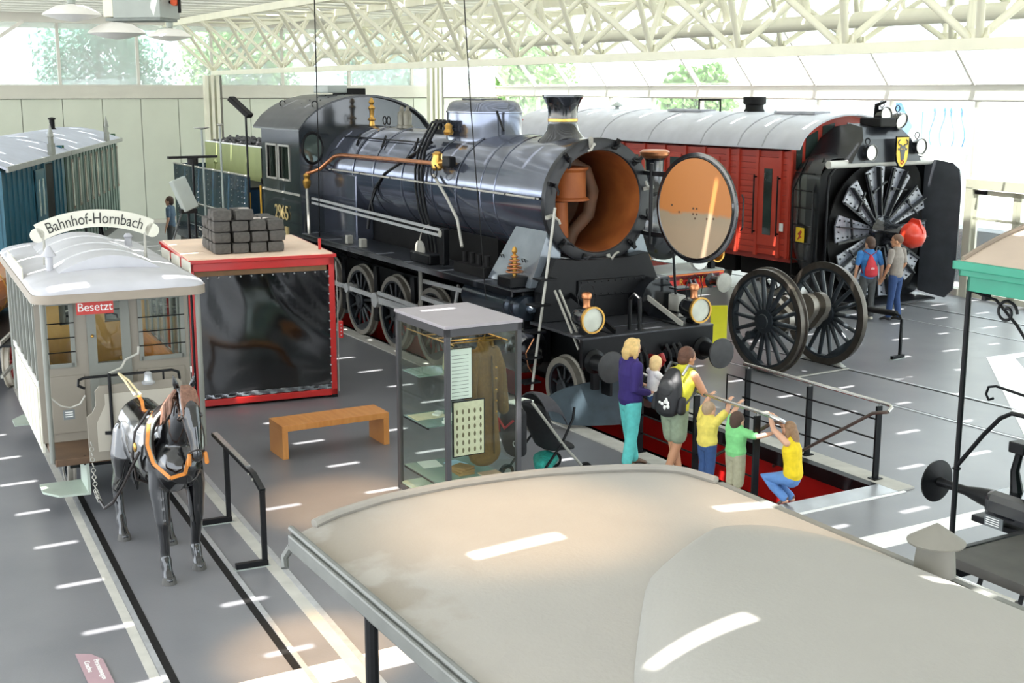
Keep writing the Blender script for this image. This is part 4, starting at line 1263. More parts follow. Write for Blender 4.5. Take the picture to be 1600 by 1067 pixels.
MB().box(X0p, X0p + .05, -1.4, 1.4, 1.0, 3.9).build('end_wall', M_pred, pl, 0)
# arched roof
def parch(y):
    return 3.36 + .86 * math.sqrt(max(0, 1 - (y / 1.62) ** 2)) 
rf = MB().grid(lambda u, v: (X0p - .2 + (X1p + .55 - X0p) * u, -1.6 + 3.2 * v, parch(-1.6 + 3.2 * v)), 2, 24, .04)
rfo = rf.build('roof', M_proof, pl, 50)
for x in (-10.4, -8.2, -6.2, -4.2, -2.9, -2.1):
    sm = MB().grid(lambda u, v: (x - .02 + .04 * u, -1.6 + 3.2 * v, parch(-1.6 + 3.2 * v) + .015), 1, 24, .02).build('roof_seam', mat('roof seam', '#a2a3a9', .55), rfo, 50)
for x in (-6.2, -2.3):
    MB().box(x - .65, x + .65, -.45, .05, 4.2, 4.26).build('roof_walk', mat('roof seam', '#84858a'), rfo, 0)
MB().lathe([(.26, 4.15), (.25, 4.25), (.22, 4.3), (.22, 4.38), (.28, 4.42), (.28, 4.56), (.25, 4.58), (.25, 4.50), (.02, 4.5)], (-4.2, .1, 0), n=24).build('smoke_stack', M_soot, rfo)
hp = MB().tube([(-5.9, -.2, 4.2), (-5.9, -.2, 4.5), (-5.1, -.2, 4.5), (-5.1, -.2, 4.2)], .025, 8).build('roof_hoop', M_soot, rfo)
MB().lathe([(.06, 4.15), (.06, 4.28), (.2, 4.3), (.02, 4.42)], (-9.6, .0, 0), n=12).build('roof_cowl', M_grey, rfo)
# front wall of the cabin with windows under the arch
fwp = MB().prism([(X1p, y, z) for y, z in [(-1.45, 1.0)] + [(-1.5 + 3.0 * i / 20, parch(-1.5 + 3 * i / 20) - .04) for i in range(21)] + [(1.45, 1.0)]], (-.05, 0, 0)).build('cab_front', M_pred, pl, 0)
for y0, y1, z0, z1, z2 in ((-1.36, -1.18, 3.0, 3.55, 3.62), (-1.08, -.72, 3.0, 3.72, 3.86), (-.58, -.2, 3.35, 3.95, 4.02), (.2, .58, 3.35, 4.02, 3.95), (.72, 1.08, 3.0, 3.86, 3.72)):
    MB().prism([(X1p + .004, y0, z0), (X1p + .004, y1, z0), (X1p + .004, y1, z2), (X1p + .004, y0, z1)], (.012, 0, 0)).build('front_pane', mat('dark pane', '#33403c'), fwp, 0)
# black casing behind the rotor: swept side plates
M_case = mat('plough black', '#1e2024', .3, .1, .25, 4, .05, 14, coat=.3)
HZ, RR = 1.68, 1.52
sec = [(-1.35, .98, 3.3, -1.42, 1.42), (-1.0, .7, 3.35, -1.55, 1.55), (-.6, .35, 3.4, -1.68, 1.68), (-.15, .16, 3.3, -1.74, 1.74)]
cs = MB()
def roundrect(x, z0, z1, y0, y1, r, n=6):
    pts = []
    for cy, cz, a0 in ((y1 - r, z1 - r, 0), (y0 + r, z1 - r, PI / 2), (y0 + r, z0 + r, PI), (y1 - r, z0 + r, 1.5 * PI)):
        for i in range(n + 1):
            a = a0 + PI / 2 * i / n
            pts.append((x, cy + r * math.cos(a), cz + r * math.sin(a)))
    return pts
rr_ = [roundrect(x, z0, z1, y0, y1, .75 - .1 * i) for i, (x, z0, z1, y0, y1) in enumerate(sec)]
nq = len(rr_[0])
for a, b in zip(rr_[:-1], rr_[1:]):
    cs.add(list(a) + list(b), [(k, (k + 1) % nq, nq + (k + 1) % nq, nq + k) for k in range(nq)])
cs.add(rr_[0], [tuple(range(nq))])
cso = cs.build('rotor_casing', M_case, pl, 40)
# flared scoop plates around the rotor
def scoop(side):
    m_ = MB()
    inner = [(-.15, side * 1.60, .14), (-.15, side * 1.60, 3.12)]
    outer = [(.55, side * 2.02, .32), (.55, side * 2.02, 2.95)]
    prof = [(-.15, .22), (.1, .16), (.45, .1), (.62, .3), (.66, .7), (.66, 2.6), (.6, 3.0), (.45, 3.14), (.1, 3.2), (-.15, 3.2)]
    a = [(x, side * (1.60 + .33 * max(0, x + .15)), z) for x, z in prof]
    b = [(x, side * (1.57 + .33 * max(0, x + .15)), z) for x, z in prof]
    n_ = len(a)
    m_.add(a + b, [tuple(range(n_)), tuple(range(2 * n_ - 1, n_ - 1, -1))] + [(k, n_ + k, n_ + (k + 1) % n_, (k + 1) % n_) for k in range(n_)])
    return m_
MB().tube([(-.1, -1.62, .3), (0, -1.66, .8), (0, -1.66, 2.6), (-.02, -1.6, 2.95), (-.05, -1.4, 3.12)], .035, 8).build('casing_lip', M_blackm, pl)
scoop(1).build('scoop_plate', mat('worn scoop plate', '#3c3f44', .42, .2, .2, 3, .06, 20), pl, 0)
MB().grid(lambda u, v: (-.15 + .5 * u, -1.6 + 3.2 * v, .16 - .06 * u), 2, 6, .04).build('scoop_sill', M_case, pl, 0)
# side ribs, ladder rungs and warning sign on the near flank
for i in range(7):
    z = .7 + i * .38
    MB().tube([(-1.0, -1.60, z), (-.95, -1.66, z), (-.35, -1.77, z), (-.3, -1.74, z)], .016, 6).build('rung', M_blackm, cso)
MB().tube([(-1.05, -1.58, .6), (-1.05, -1.62, 2.6), (-.75, -1.5, 3.3)], .02, 6).build('ladder_rail', M_blackm, cso)
MB().tube([(-.3, -1.74, .5), (-.3, -1.78, 2.6), (-.3, -1.5, 3.3)], .02, 6).build('ladder_rail', M_blackm, cso)
sgn = MB().box(-.16, .16, -.008, .008, -.17, .17).build('warning_sign', mat('warning yellow', '#e8c21c', .5), cso, 0, loc=(-.72, -1.69, 1.62))
sgn.rotation_euler = (0, 0, math.radians(-14))
MB().prism([(.05, -.011, .12), (-.09, -.011, .02), (-.01, -.011, .0), (-.09, -.011, -.11), (.1, -.011, -.03), (.02, -.011, .0), (.1, -.011, .08)], (0, -.004, 0)).build('lightning_mark', mat('warning red', '#b03a1c', .5), sgn, 0)
# chute hood above the rotor
hd2 = MB()
hp_ = [(-1.2, 3.2), (-1.15, 3.7), (-.9, 3.95), (-.5, 4.02), (-.1, 3.95), (.1, 3.7), (.12, 3.2)]
a = [(x, -1.1 + .55 * max(0, (z - 3.2)) / .8, z) for x, z in hp_]
b = [(x, 1.1 - .55 * max(0, (z - 3.2)) / .8, z) for x, z in hp_]
n_ = len(a)
hd2.add(a + b, [tuple(range(n_ - 1, -1, -1)), tuple(range(n_, 2 * n_))] + [(k, k + 1, n_ + k + 1, n_ + k) for k in range(n_ - 1)] + [(n_ - 1, 0, n_, 2 * n_ - 1)])
hd2.build('chute_hood', M_case, pl, 30)
MB().box(-.5, .1, -.25, .25, 3.95, 4.15).build('chute_mount', M_soot, pl, 0, .03)
MB().cyl((-.05, -1.62, 3.18), (-.05, 1.85, 3.18), .085, n=16).build('front_bar', mat('pale bar', '#c4c2bb', .5, 0, .05, 4), pl)
MB().prism(roundrect(-.3, .2, 3.2, -1.66, 1.66, .6), (-.05, 0, 0)).build('casing_back', M_soot, pl, 0)
# lamps
def flood(x, y, z, tilt, m):
    l = MB().lathe([(.02, -.2), (.09, -.18), (.16, -.05), (.175, .06), (.18, .1), (.165, .1), (.155, .06), (.02, .05)], (x, y, z), (1, 0, tilt), 24).build('flood_lamp', M_black, pl)
    MB().lathe([(.16, .07), (.005, .085), (.005, .06)], (x, y, z), (1, 0, tilt), 24).build('lens', m, l)
    MB().ring((x - .05, y, z + .24), (1, 0, 0), .07, .012, 16, 5).build('lamp_bail', M_blackm, l)
    return l
M_lens = mat('clear lens', '#f4f2ea', .1, 0, .05, 5, coat=1)
flood(.15, -.62, 3.42, 0, M_lens); flood(.15, .95, 3.52, 0, M_lens)
flood(-.1, .05, 4.2, .1, M_lens); flood(-.05, .5, 4.1, -.3, M_lens)
sh_ = MB().tube([(-.3, .05, 4.1), (-.15, -.12, 4.42), (.05, -.05, 4.5)], [.06, .05, .02], 8).build('lamp_hood', M_soot, pl)
# crest: yellow shield with a bull's head
crs = MB().prism([(.24, .18, 3.78), (.24, .18, 3.38), (.24, .14, 3.22), (.24, .05, 3.10), (.24, 0, 3.07), (.24, -.05, 3.10), (.24, -.14, 3.22), (.24, -.18, 3.38), (.24, -.18, 3.78)], (.03, 0, 0))
crs = MB(); 
shp = [(.20, .34), (.20, -.05), (.17, -.2), (.08, -.32), (0, -.36), (-.08, -.32), (-.17, -.2), (-.20, -.05), (-.20, .34)]
def sh3(sc, x): return [(x, .28 + y * sc, 3.42 + z * sc) for y, z in shp]
cro_ = MB().prism(sh3(1, .25), (.03, 0, 0)).build('crest_shield', M_soot, pl, 0)
MB().prism(sh3(.92, .282), (.006, 0, 0)).build('crest_field', mat('crest yellow', '#e6bf3a', .5), cro_, 0)
def flat(pts, x=.289): return MB().prism([(x, .28 + y, 3.42 + z) for y, z in pts], (.006, 0, 0))
flat([(-.07, .14), (.07, .14), (.10, .06), (.07, -.02), (.05, -.16), (.03, -.2), (-.03, -.2), (-.05, -.16), (-.07, -.02), (-.10, .06)]).build('bull_head', mat('crest black', '#4a4a4e', .5), cro_, 0)
for s_ in (-1, 1):
    MB().tube([(.295, .28 + s_ * .05, 3.57), (.295, .28 + s_ * .13, 3.58), (.295, .28 + s_ * .15, 3.64), (.295, .28 + s_ * .10, 3.68)], .014, 6).build('bull_horn', mat('crest black', '#4a4a4e'), cro_)
    flat([(s_ * .09, .07), (s_ * .15, .08), (s_ * .13, .02)], .29).build('bull_ear', mat('crest black', '#4a4a4e'), cro_, 0)
    MB().ball((.296, .28 + s_ * .04, 3.48), (.004, .015, .012), 8, 6).build('bull_eye', mat('crest yellow', '#e6bf3a'), cro_)
MB().ring((.296, .28, 3.20), (1, 0, 0), .04, .01, 18, 6).build('nose_ring', mat('crest red', '#b8361f', .5), cro_)
# rotor
M_blade = mat('worn blade steel', '#8d8f98', .3, .45, .25, 5, .06, 18)
M_bladed = mat('dark blade steel', '#24262a', .35, .3, .25, 5)
rot = MB().lathe([(.05, -.12), (RR, -.12), (RR, -.08), (.05, -.08)], (0, 0, HZ), (1, 0, 0), 48).build('rotor_disc', M_soot, pl, 30)
NB = 10
bl = MB()
bl.add([(0, -.10, .32), (0, .10, .32), (.06, .30, 1.40), (.06, .05, 1.47), (.06, -.30, 1.40)], [(0, 1, 2, 3, 4)])
bl.add([(-.03, -.10, .32), (-.03, .10, .32), (.02, .30, 1.40), (.02, .05, 1.47), (.02, -.30, 1.40)], [(4, 3, 2, 1, 0)])
bl.f += [(0, 5, 6, 1), (1, 6, 7, 2), (2, 7, 8, 3), (3, 8, 9, 4), (4, 9, 5, 0)]
blm = bl.mesh('blade')
fin = MB().bar((.03, .02, .36), (.10, .05, 1.45), .03, .16, up=(1, 0, 0)).mesh('blade_fin')
lev = MB().bar((.10, -.16, .95), (.12, .24, 1.08), .03, .05, up=(1, 0, 0)).cyl((.08, -.16, .95), (.15, -.16, .95), .04, n=8).mesh('blade_lever')
bolts = MB()
for k in range(7):
    z = .45 + k * .15
    bolts.ball((.035 + .03 * (z - .3), -.06 - .13 * (z - .3), z), .02, 5, 4)
    bolts.ball((.035 + .03 * (z - .3), .06 + .13 * (z - .3), z), .02, 5, 4)
for k in range(4): bolts.ball((.07, -.2 + k * .13, 1.36), .02, 5, 4)
bolm = bolts.mesh('bolts')
edge = MB().bar((.05, -.11, .34), (.09, -.31, 1.38), .05, .05, up=(1, 0, 0)).mesh('blade_edge')
for i in range(NB):
    b_ = place('blade', blm, M_blade, pl, 20, loc=(.02, 0, HZ))
    b_.rotation_euler = (2 * PI * (i + .35) / NB, 0, 0)
    place('blade_fin', fin, M_bladed, b_, 0)
    place('blade_lever', lev, M_bladed, b_, 0)
    place('blade_edge', edge, M_bladed, b_, 0)
    place('bolts', bolm, M_bladed, b_, 0)['kind'] = 'stuff'
MB().lathe([(.34, -.08), (.34, .1), (.28, .16), (.2, .34), (.2, .62), (.16, .7), (.02, .74)], (0, 0, HZ), (1, 0, 0), 28).build('hub', M_black, pl)
hubc = MB().lathe([(.02, 1.22), (.12, 1.2), (.24, 1.1), (.29, .95), (.25, .8), (.12, .72), (.02, .72)], (0, 0, HZ), (1, 0, 0), 28).build('hub_cap', mat('cap red', '#d7391f', .35, 0, .05, 3, coat=.4), pl)
MB().prism([(.76, -.02, HZ + .22), (1.25, -.02, HZ + .05), (1.1, -.02, HZ + .34), (.9, -.02, HZ + .36)], (0, .04, 0)).build('cap_fin', mat('cap red', '#d7391f'), hubc, 0)
# running gear
for x in (-2.4, -4.4, -9.0, -11.0):
    for sg in (-1, 1):
        put_wheel(pl, 'wheel', tw, 9, (x, sg * .765, .485), M_tyre, M_spk, 0, sg > 0)
    MB().box(x - .9, x + .9, -1.0, 1.0, .45, .92).build('bogie_frame', M_soot, pl, 0, .02)

# ================================================================== loose wheelset with cranked axle
ws = thing('crank_axle_wheelset', 'loose pair of big spoked wheels on a cranked steel axle', 'wheelset', MF(-15.52, 0, 0), MRZ)
R_ = .885
wd = wheel_meshes(R_, 18, .21, .14, weight=(-PI / 2 - .4, 1.1, .2))
M_wrim = mat('brushed tyre', '#5d5750', .3, .75, .2, 7)
M_wspk = mat('wheel grey black', '#2b3136', .32, .1, .2, 6)
for sg in (-1, 1):
    put_wheel(ws, 'wheel', wd, 18, (0, sg * .715, R_ + .012), M_wrim, M_wspk, .2, sg > 0)
M_axle = mat('machined steel', '#8a837a', .3, .7, .15, 5)
az = R_ + .012
MB().cyl((0, -.72, az), (0, -.36, az), .125, n=22).build('axle', M_axle, ws)
MB().cyl((0, .36, az), (0, .72, az), .125, n=22).build('axle', M_axle, ws)
def web(y, a):
    c = Vector((math.cos(a), 0, math.sin(a)))
    m_ = MB()
    pts = []
    for i in range(24):
        w = 2 * PI * i / 24
        p = Vector((math.cos(w) * .22, 0, math.sin(w) * .22))
        off = c * (.26 if p.dot(c) > 0 else -.02)
        pts.append(Vector((0, y, az)) + p + off)
    m_.prism(pts, (0, .12, 0))
    return m_
for y, a in ((-.40, 2.6), (-.12, 2.6), (.02, .9), (.30, .9)):
    web(y, a).build('crank_web', M_axle, ws, 40)
for y, a in ((-.30, 2.6), (.12, .9)):
    c = Vector((math.cos(a) * .25, 0, math.sin(a) * .25))
    MB().cyl(Vector((0, y, az)) + c, Vector((0, y + .2, az)) + c, .11, n=20).build('crank_pin', M_axle, ws)
MB().cyl((0, -.02, az), (0, .04, az), .125, n=20).build('axle_middle', M_axle, ws)
MB().cyl((-.28, -.86, az - .28), (-.28, -.66, az - .28), .075, n=16).build('outside_pin', M_wspk, ws)
for sg in (-1, 1):
    for x in (-.3, .3):
        MB().prism([(x, sg * .715 - .06, .011), (x + (.18 if x > 0 else -.18), sg * .715 - .06, .011), (x, sg * .715 - .06, .07)], (0, .12, 0)).build('chock', M_steelp, ws, 0)
b = thing('tie_bar', 'flat steel tie bar lying across the middle track before the wheelset', 'bar', MF(-14.9, 0, 0), MRZ)
MB().box(-.02, .02, -.66, .66, .011, .03).build('strip', M_steelp, b, 0)

def floor_rail(label, p0, p1, H_, m=M_blackm, pad=False, end_drop=True, foot=.34, name='barrier_rail'):
    """free-standing rail on two posts with floor feet"""
    p0, p1 = Vector(p0), Vector(p1)
    d = (p1 - p0); ln = d.length
    t = thing(name, label, 'barrier', p0, math.degrees(math.atan2(d.y, d.x)))
    s_ = .045
    for x in (0, ln):
        MB().box(x - s_ / 2, x + s_ / 2, -s_ / 2, s_ / 2, .03, H_ - (.0)).build('post', m, t, 0, .004)
        MB().box(x - .03, x + .03, -foot / 2 - .06, foot / 2 - .06, .012, .07).build('foot', m, t, 0, .004)
        MB().box(x - .035, x + .035, -foot / 2 - .08, foot / 2 - .04, 0, .012).build('foot_pad', M_grey, t, 0)
    return t, ln
t, ln = floor_rail('black padded barrier standing behind the loose wheelset', (5.35, 24.5, 0), (6.98, 22.33, 0), .72)
MB().cyl((-.05, 0, .8), (ln - .12, 0, .8), .055, n=14).build('padded_bar', M_soot, t)
MB().tube([(ln - .14, 0, .80), (ln - .05, 0, .78), (ln, 0, .70)], .024, 8).build('bend', M_blackm, t)

# yellow notice board
t = thing('yellow_board', 'plain yellow notice board standing between engine and wheelset', 'sign', MF(-17.75, .22, 0), MRZ + 62)
MB().box(-.16, .16, -.012, .012, .03, .76).build('board', mat('bright yellow', '#f1ea2c', .5, 0, .04), t, 0, .004)
MB().box(-.2, .2, -.1, .1, 0, .03).build('foot', M_grey, t, 0)

# ================================================================== second engine with the red beam, half hidden
e2 = thing('small_locomotive', 'small black engine with a red buffer beam and brass lamps behind the big engine', 'locomotive', MF(-18.75, 0, 0), MRZ)
M_rbeam = mat('beam red', '#cf2a20', .4, 0, .06, 3)
bm_ = MB().box(-.06, 0, -1.22, 1.22, .92, 1.24).build('buffer_beam', M_rbeam, e2, 0, .01)
for z in (.94, 1.215):
    MB().box(.001, .004, -1.2, 1.2, z, z + .01).build('yellow_line', mat('line yellow', '#e8b640', .5), bm_, 0)
text('beam_letters', 'R', .17, mat('line yellow', '#e8b640'), bm_, facing((.006, .12, 1.08), (0, 1, 0), (0, 0, 1)), .003)
text('beam_letters', '11', .17, mat('line yellow', '#e8b640'), bm_, facing((.006, .62, 1.1), (0, 1, 0), (0, 0, 1)), .003)
for y in (-.88, .88):
    b_ = MB().lathe([(.15, 0), (.1, .05), (.1, .25), (.08, .26), (.08, .36)], (0, y, 1.06), (1, 0, 0), 20).build('buffer', M_black, e2)
    MB().lathe([(.02, .35), (.19, .37), (.19, .40), (.02, .42)], (0, y, 1.06), (1, 0, 0), 26).build('buffer_disc', M_steelp, b_)
for y in (.25, .36):
    MB().tube([(0, y, 1.05), (.12, y, 1.12), (.18, y, 1.0), (.16, y, .7)], .035, 8).build('hose', M_black, e2)
MB().box(-1.0, 0, -1.2, 1.2, 1.24, 1.28).build('front_deck', M_grey, e2, 0)
for y in (-.85, 1.0):
    l = MB().lathe([(.02, -.2), (.13, -.18), (.15, .08), (.165, .12), (.165, .16), (.14, .15), (.12, .0), (.02, -.08)], (-.1, y, 1.58), (1, 0, 0), 26).build('brass_lamp', M_brass, e2)
    MB().lathe([(.09, .12), (.05, .17), (.05, .28), (.065, .3), (.065, .36), (.02, .38)], (-.14, y, 1.58), n=14).build('lamp_chimney', M_brass, l)
    MB().tube([(-.14, y - .06, 1.9), (-.14, y - .06, 2.06), (-.14, y + .06, 2.06), (-.14, y + .06, 1.9)], .006, 5).build('lamp_bail', M_brass, l)
    MB().box(-.2, -.08, y - .05, y + .05, 1.28, 1.45).build('lamp_iron', M_blackm, l, 0)
MB().lathe([(.005, .12), (.2, .12), (.21, .08), (.18, 0), (.02, -.02)], (-.1, .58, 1.50), (1, 0, 0), 28).build('white_disc', M_white, e2)
MB().lathe([(.3, -5.6), (.66, -5.6), (.66, -.35), (.62, -.3), (.5, -.26), (.1, -.2)], (0, 0, 2.15), (1, 0, 0), 40).build('boiler', M_black, e2)
MB().lathe([(.26, 2.75), (.2, 2.9), (.17, 3.0), (.19, 3.4), (.27, 3.5), (.28, 3.56), (.2, 3.58)], (-.75, 0, 0), n=24).build('chimney', M_black, e2)
MB().lathe([(.20, 3.42), (.285, 3.50), (.295, 3.56), (.24, 3.6), (.2, 3.6)], (-.75, 0, 0), n=24).build('chimney_cap', M_copper, e2)
MB().lathe([(.3, 2.7), (.28, 3.1), (.2, 3.25), (.02, 3.3)], (-2.6, 0, 0), n=24).build('dome', M_brass, e2)
MB().box(-6.4, -.0, -1.1, 1.1, 1.12, 1.2).build('running_board', M_black, e2, 0)
cb = MB()
for sg in (-1, 1): cb.box(-6.6, -5.2, sg * 1.12, sg * 1.16, 1.2, 2.3).box(-6.6, -6.4, sg * 1.12, sg * 1.16, 2.3, 3.2).box(-5.4, -5.2, sg * 1.12, sg * 1.16, 2.3, 3.2)
cb.build('cab_sides', M_black, e2, 0)
MB().grid(lambda u, v: (-6.8 + 1.8 * u, -1.25 + 2.5 * v, 3.2 + .25 * math.sin(PI * v)), 2, 12, .04).build('cab_roof', M_black, e2, 50)
for x in (-1.2, -3.2, -5.0):
    for sg in (-1, 1):
        put_wheel(e2, 'wheel', tw, 9, (x, sg * .765, .485), M_tyre, M_spk, 0, sg > 0)
MB().box(-6.4, -.05, -.6, .6, .6, 1.12).build('frame', M_soot, e2, 0)
# ================================================================== horse tram (x forward, origin on the rails under the front of its roof)
tr = thing('horse_tram', 'grey wooden horse tram car with white roof and front platform', 'tram', TF(-14.3, 0, 0), TRZ)
M_tg = mat('tram grey paint', '#8d867a', .5, 0, .06, 3)
M_tgd = mat('tram grey frame', '#7d7f78', .5, 0, .06, 3)
M_tcream = mat('tram cream', '#d8d5c6', .45, 0, .05, 3)
M_troof = mat('tram roof grey white', '#b4b4b9', .42, 0, .1, 2.2, .04, 20)
M_wood = mat('varnished wood', '#b9783c', .4, 0, .2, 3, .03, 20, stretch=(1, 1, 8))
M_woodl = mat('light wood', '#c39a5c', .45, 0, .15, 3, .03, 20, stretch=(8, 1, 1))
HW = .86
FZ = .72
# platform and floor
MB().box(-3.5, -.9, -.44, .44, FZ + .001, FZ + .012).build('floor_slats', M_woodl, tr, 0)
MB().box(-4.2, -.05, -.82, .82, FZ - .08, FZ).build('floor', mat('tram floor wood', '#5c4632', .6, 0, .2, 4, .05, 12), tr, 0, .01)
MB().box(-3.6, -.7, -.6, .6, .42, .64).build('underframe', M_blackm, tr, 0)
# bulkheads: wood panels below, window frames above
def bulkhead(x, front):
    e = .03
    bl_ = MB().box(x - e, x + e, -HW, HW, FZ, 1.62).box(x - e, x + e, -HW, -.76, 1.62, 2.5).box(x - e, x + e, .80, HW, 1.62, 2.5)
    bl_.box(x - e, x + e, -HW, HW, 2.34, 2.5).box(x - e, x + e, -.46, -.29, 1.62, 2.4).box(x - e, x + e, .15, .30, 1.62, 2.4)
    b_ = bl_.build('bulkhead', M_tg if front else M_woodl, tr, 0)
    f = 1 if front else -1
    for y0, y1 in ((-.76, -.46), (.30, .80)):
        fr_ = MB()
        xx = x + f * .035
        fr_.box(xx, xx + f * .015, y0 - .02, y0 + .03, 1.6, 2.38).box(xx, xx + f * .015, y1 - .03, y1 + .02, 1.6, 2.38).box(xx, xx + f * .015, y0, y1, 1.6, 1.65).box(xx, xx + f * .015, y0, y1, 2.33, 2.38)
        wf = fr_.build('window_frame', M_tgd, b_, 0)
        MB().box(x - .006, x + .006, y0, y1, 1.62, 2.36).build('pane', M_glassd, wf, 0)
        for z in (1.78, 1.95, 2.12):
            MB().cyl((x + f * .05, y0 - .02, z), (x + f * .05, y1 + .02, z), .007, n=6).build('guard_bar', M_blackm, wf)
    dx = x + f * .035
    dfr = MB().box(dx, dx + f * .03, -.30, -.20, FZ + .02, 2.42).box(dx, dx + f * .03, .08, .18, FZ + .02, 2.42).box(dx, dx + f * .03, -.2, .08, 1.5, 1.62).box(dx, dx + f * .03, -.2, .08, 2.34, 2.42).box(dx, dx + f * .02, -.2, .08, FZ + .02, 1.5)
    d_ = dfr.build('sliding_door', M_tgd, b_, 0)
    MB().box(dx + f * .005, dx + f * .012, -.2, .08, 1.62, 2.34).build('pane', M_glassd, d_, 0)
    MB().ball((dx + f * .05, -.25, 1.95), .02, 8, 6).build('door_knob', M_brass, d_)
    for y0, y1 in ((-.74, -.36), (.24, .80)):
        MB().box(x + f * .03, x + f * .045, y0, y1, FZ + .1, 1.5).build('panel', M_tgd if 0 else M_tg, b_, 0, .006)
    return b_
bulkhead(-.85, True)
bulkhead(-3.55, False)
# saloon sides: cream lower panels, pillars and panes
for sg in (-1, 1):
    sd = MB().box(-3.55, -.85, sg * .84, sg * .87, .60, 1.42).build('side_panel', M_tcream, tr, 0)
    MB().box(-3.58, -.82, sg * .865, sg * .885, 1.40, 1.47).build('waist_rail', M_white, sd, 0)
    MB().box(-3.58, -.82, sg * .83, sg * .87, 2.34, 2.5).build('cant_rail', M_tcream, sd, 0)
    for i in range(7):
        x = -3.52 + i * .44
        MB().box(x - .035, x + .035, sg * .84, sg * .88, 1.45, 2.4).build('pillar', M_tgd, sd, 0)
        if i < 6:
            MB().box(x + .035, x + .405, sg * .85, sg * .856, 1.45, 2.36).build('pane', M_glassd, sd, 0)
            MB().box(x + .05, x + .39, sg * .872, sg * .884, .66, 1.36).build('panel_moulding', M_tcream, sd, 0, .004)
    MB().box(-3.4, -.95, sg * .45, sg * .82, 1.12, 1.16).build('bench_seat', M_woodl, tr, 0)
    MB().box(-3.4, -.95, sg * .78, sg * .82, 1.16, 1.5).build('bench_back', M_wood, tr, 0)
# front and rear platforms: dash panel, rails, corner posts
for f, xe in ((1, -.06), (-1, -4.24)):
    dsh = MB()
    pr = [(-.46, FZ - .06), (-.46, 1.18), (-.40, 1.22), (-.36, 1.3), (-.36, 1.46), (-.31, 1.52), (.56, 1.52), (.60, 1.48), (.60, FZ - .06)]
    dsh.prism([(xe, y, z) for y, z in pr], (f * .03, 0, 0))
    do = dsh.build('dash_panel', M_tg, tr, 0, .004)
    MB().prism([(xe + f * .031, y, z) for y, z in ((-.36, FZ + .05), (-.36, 1.1), (-.26, 1.3), (-.26, 1.42), (.5, 1.42), (.5, FZ + .05))], (f * .008, 0, 0)).build('dash_inset', mat('dash pale', '#b3ada0', .5, 0, .05, 3), do, 0)
    MB().tube([(xe, -.46, 1.5), (xe, -.53, 1.54), (xe, -.52, 1.6), (xe, -.46, 1.62), (xe, .50, 1.62), (xe, .57, 1.59), (xe, .58, 1.52), (xe, .56, 1.45)], .016, 8).build('dash_rail', M_blackm, do)
    for y in (-.2, .2, .4):
        MB().cyl((xe, y, 1.5), (xe, y, 1.62), .012, n=6).build('rail_post', M_blackm, do)
    MB().cyl((xe + f * .06, -.20, .55), (xe + f * .06, -.20, 1.66), .018, n=8).build('brake_staff', M_blackm, do)
    MB().tube([(xe + f * .06, -.20, 1.66), (xe + f * .02, -.06, 1.70), (xe - f * .02, 0, 1.78), (xe - f * .02, .14, 1.84), (xe - f * .02, .15, 1.92)], .014, 8).build('brake_crank', M_steelp, do)
    MB().lathe([(.07, 0), (.075, .02), (.05, .04), (.04, .1), (.045, .12), (.02, .14)], (xe + f * .06, .22, 1.50), n=16).build('bell', M_steel, do)
    for y in (-.84, .84):
        MB().cyl((xe - f * .06, y, FZ - .05), (xe - f * .06, y, 2.5), .03, n=10).build('corner_post', M_tgd, tr)
    MB().cyl((xe - f * .1, .78, .9), (xe - f * .1, .78, 2.45), .014, n=8).build('grab_pole', M_blackm, tr)
    # chain across the entrance with a small notice
    ch_ = MB().tube([(xe - f * .06, -.82, 1.42), (xe - f * .04, -.72, 1.32), (xe - f * .03, -.62, 1.29), (xe, -.52, 1.33), (xe, -.46, 1.42)], .01, 6).build('entrance_chain', M_steelp, tr)
    if f > 0:
        MB().box(xe - .035, xe - .025, -.70, -.58, 1.16, 1.27).build('notice', mat('notice grey', '#6a6f70', .4), ch_, 0)
        for k in range(3): MB().box(xe - .024, xe - .022, -.68, -.60, 1.19 + k * .025, 1.20 + k * .025).build('print_line', M_white, ch_, 0)
    # steps
    st_ = MB().box(xe - f * .5, xe - f * .12, -.62, -.30, .62, .645)
    st_.build('upper_tread', M_blackm, tr, 0)
    stp = MB().prism([(xe - f * .62, -.95, .26), (xe - f * .30, -.95, .26), (xe - f * .08, -.80, .26), (xe - f * .05, -.48, .26), (xe - f * .62, -.48, .26)], (0, 0, .025)).build('step_plate', mat('pale green step', '#aab5a8', .45, 0, .08, 4), tr, 0)
    MB().box(xe - f * .62, xe - f * .05, -.49, -.46, .26, .68).build('step_riser', mat('pale green step', '#aab5a8'), stp, 0)
    MB().cyl((xe - f * .6, -.5, .62), (xe - f * .08, -.5, .62), .02, n=6).build('step_rail', M_blackm, stp)
    for y in (-.5, .5):
        MB().bar((xe - f * .05, y, .7), (xe - f * .5, y * .8, .5), .03, .05).build('platform_stay', M_blackm, tr, 0)
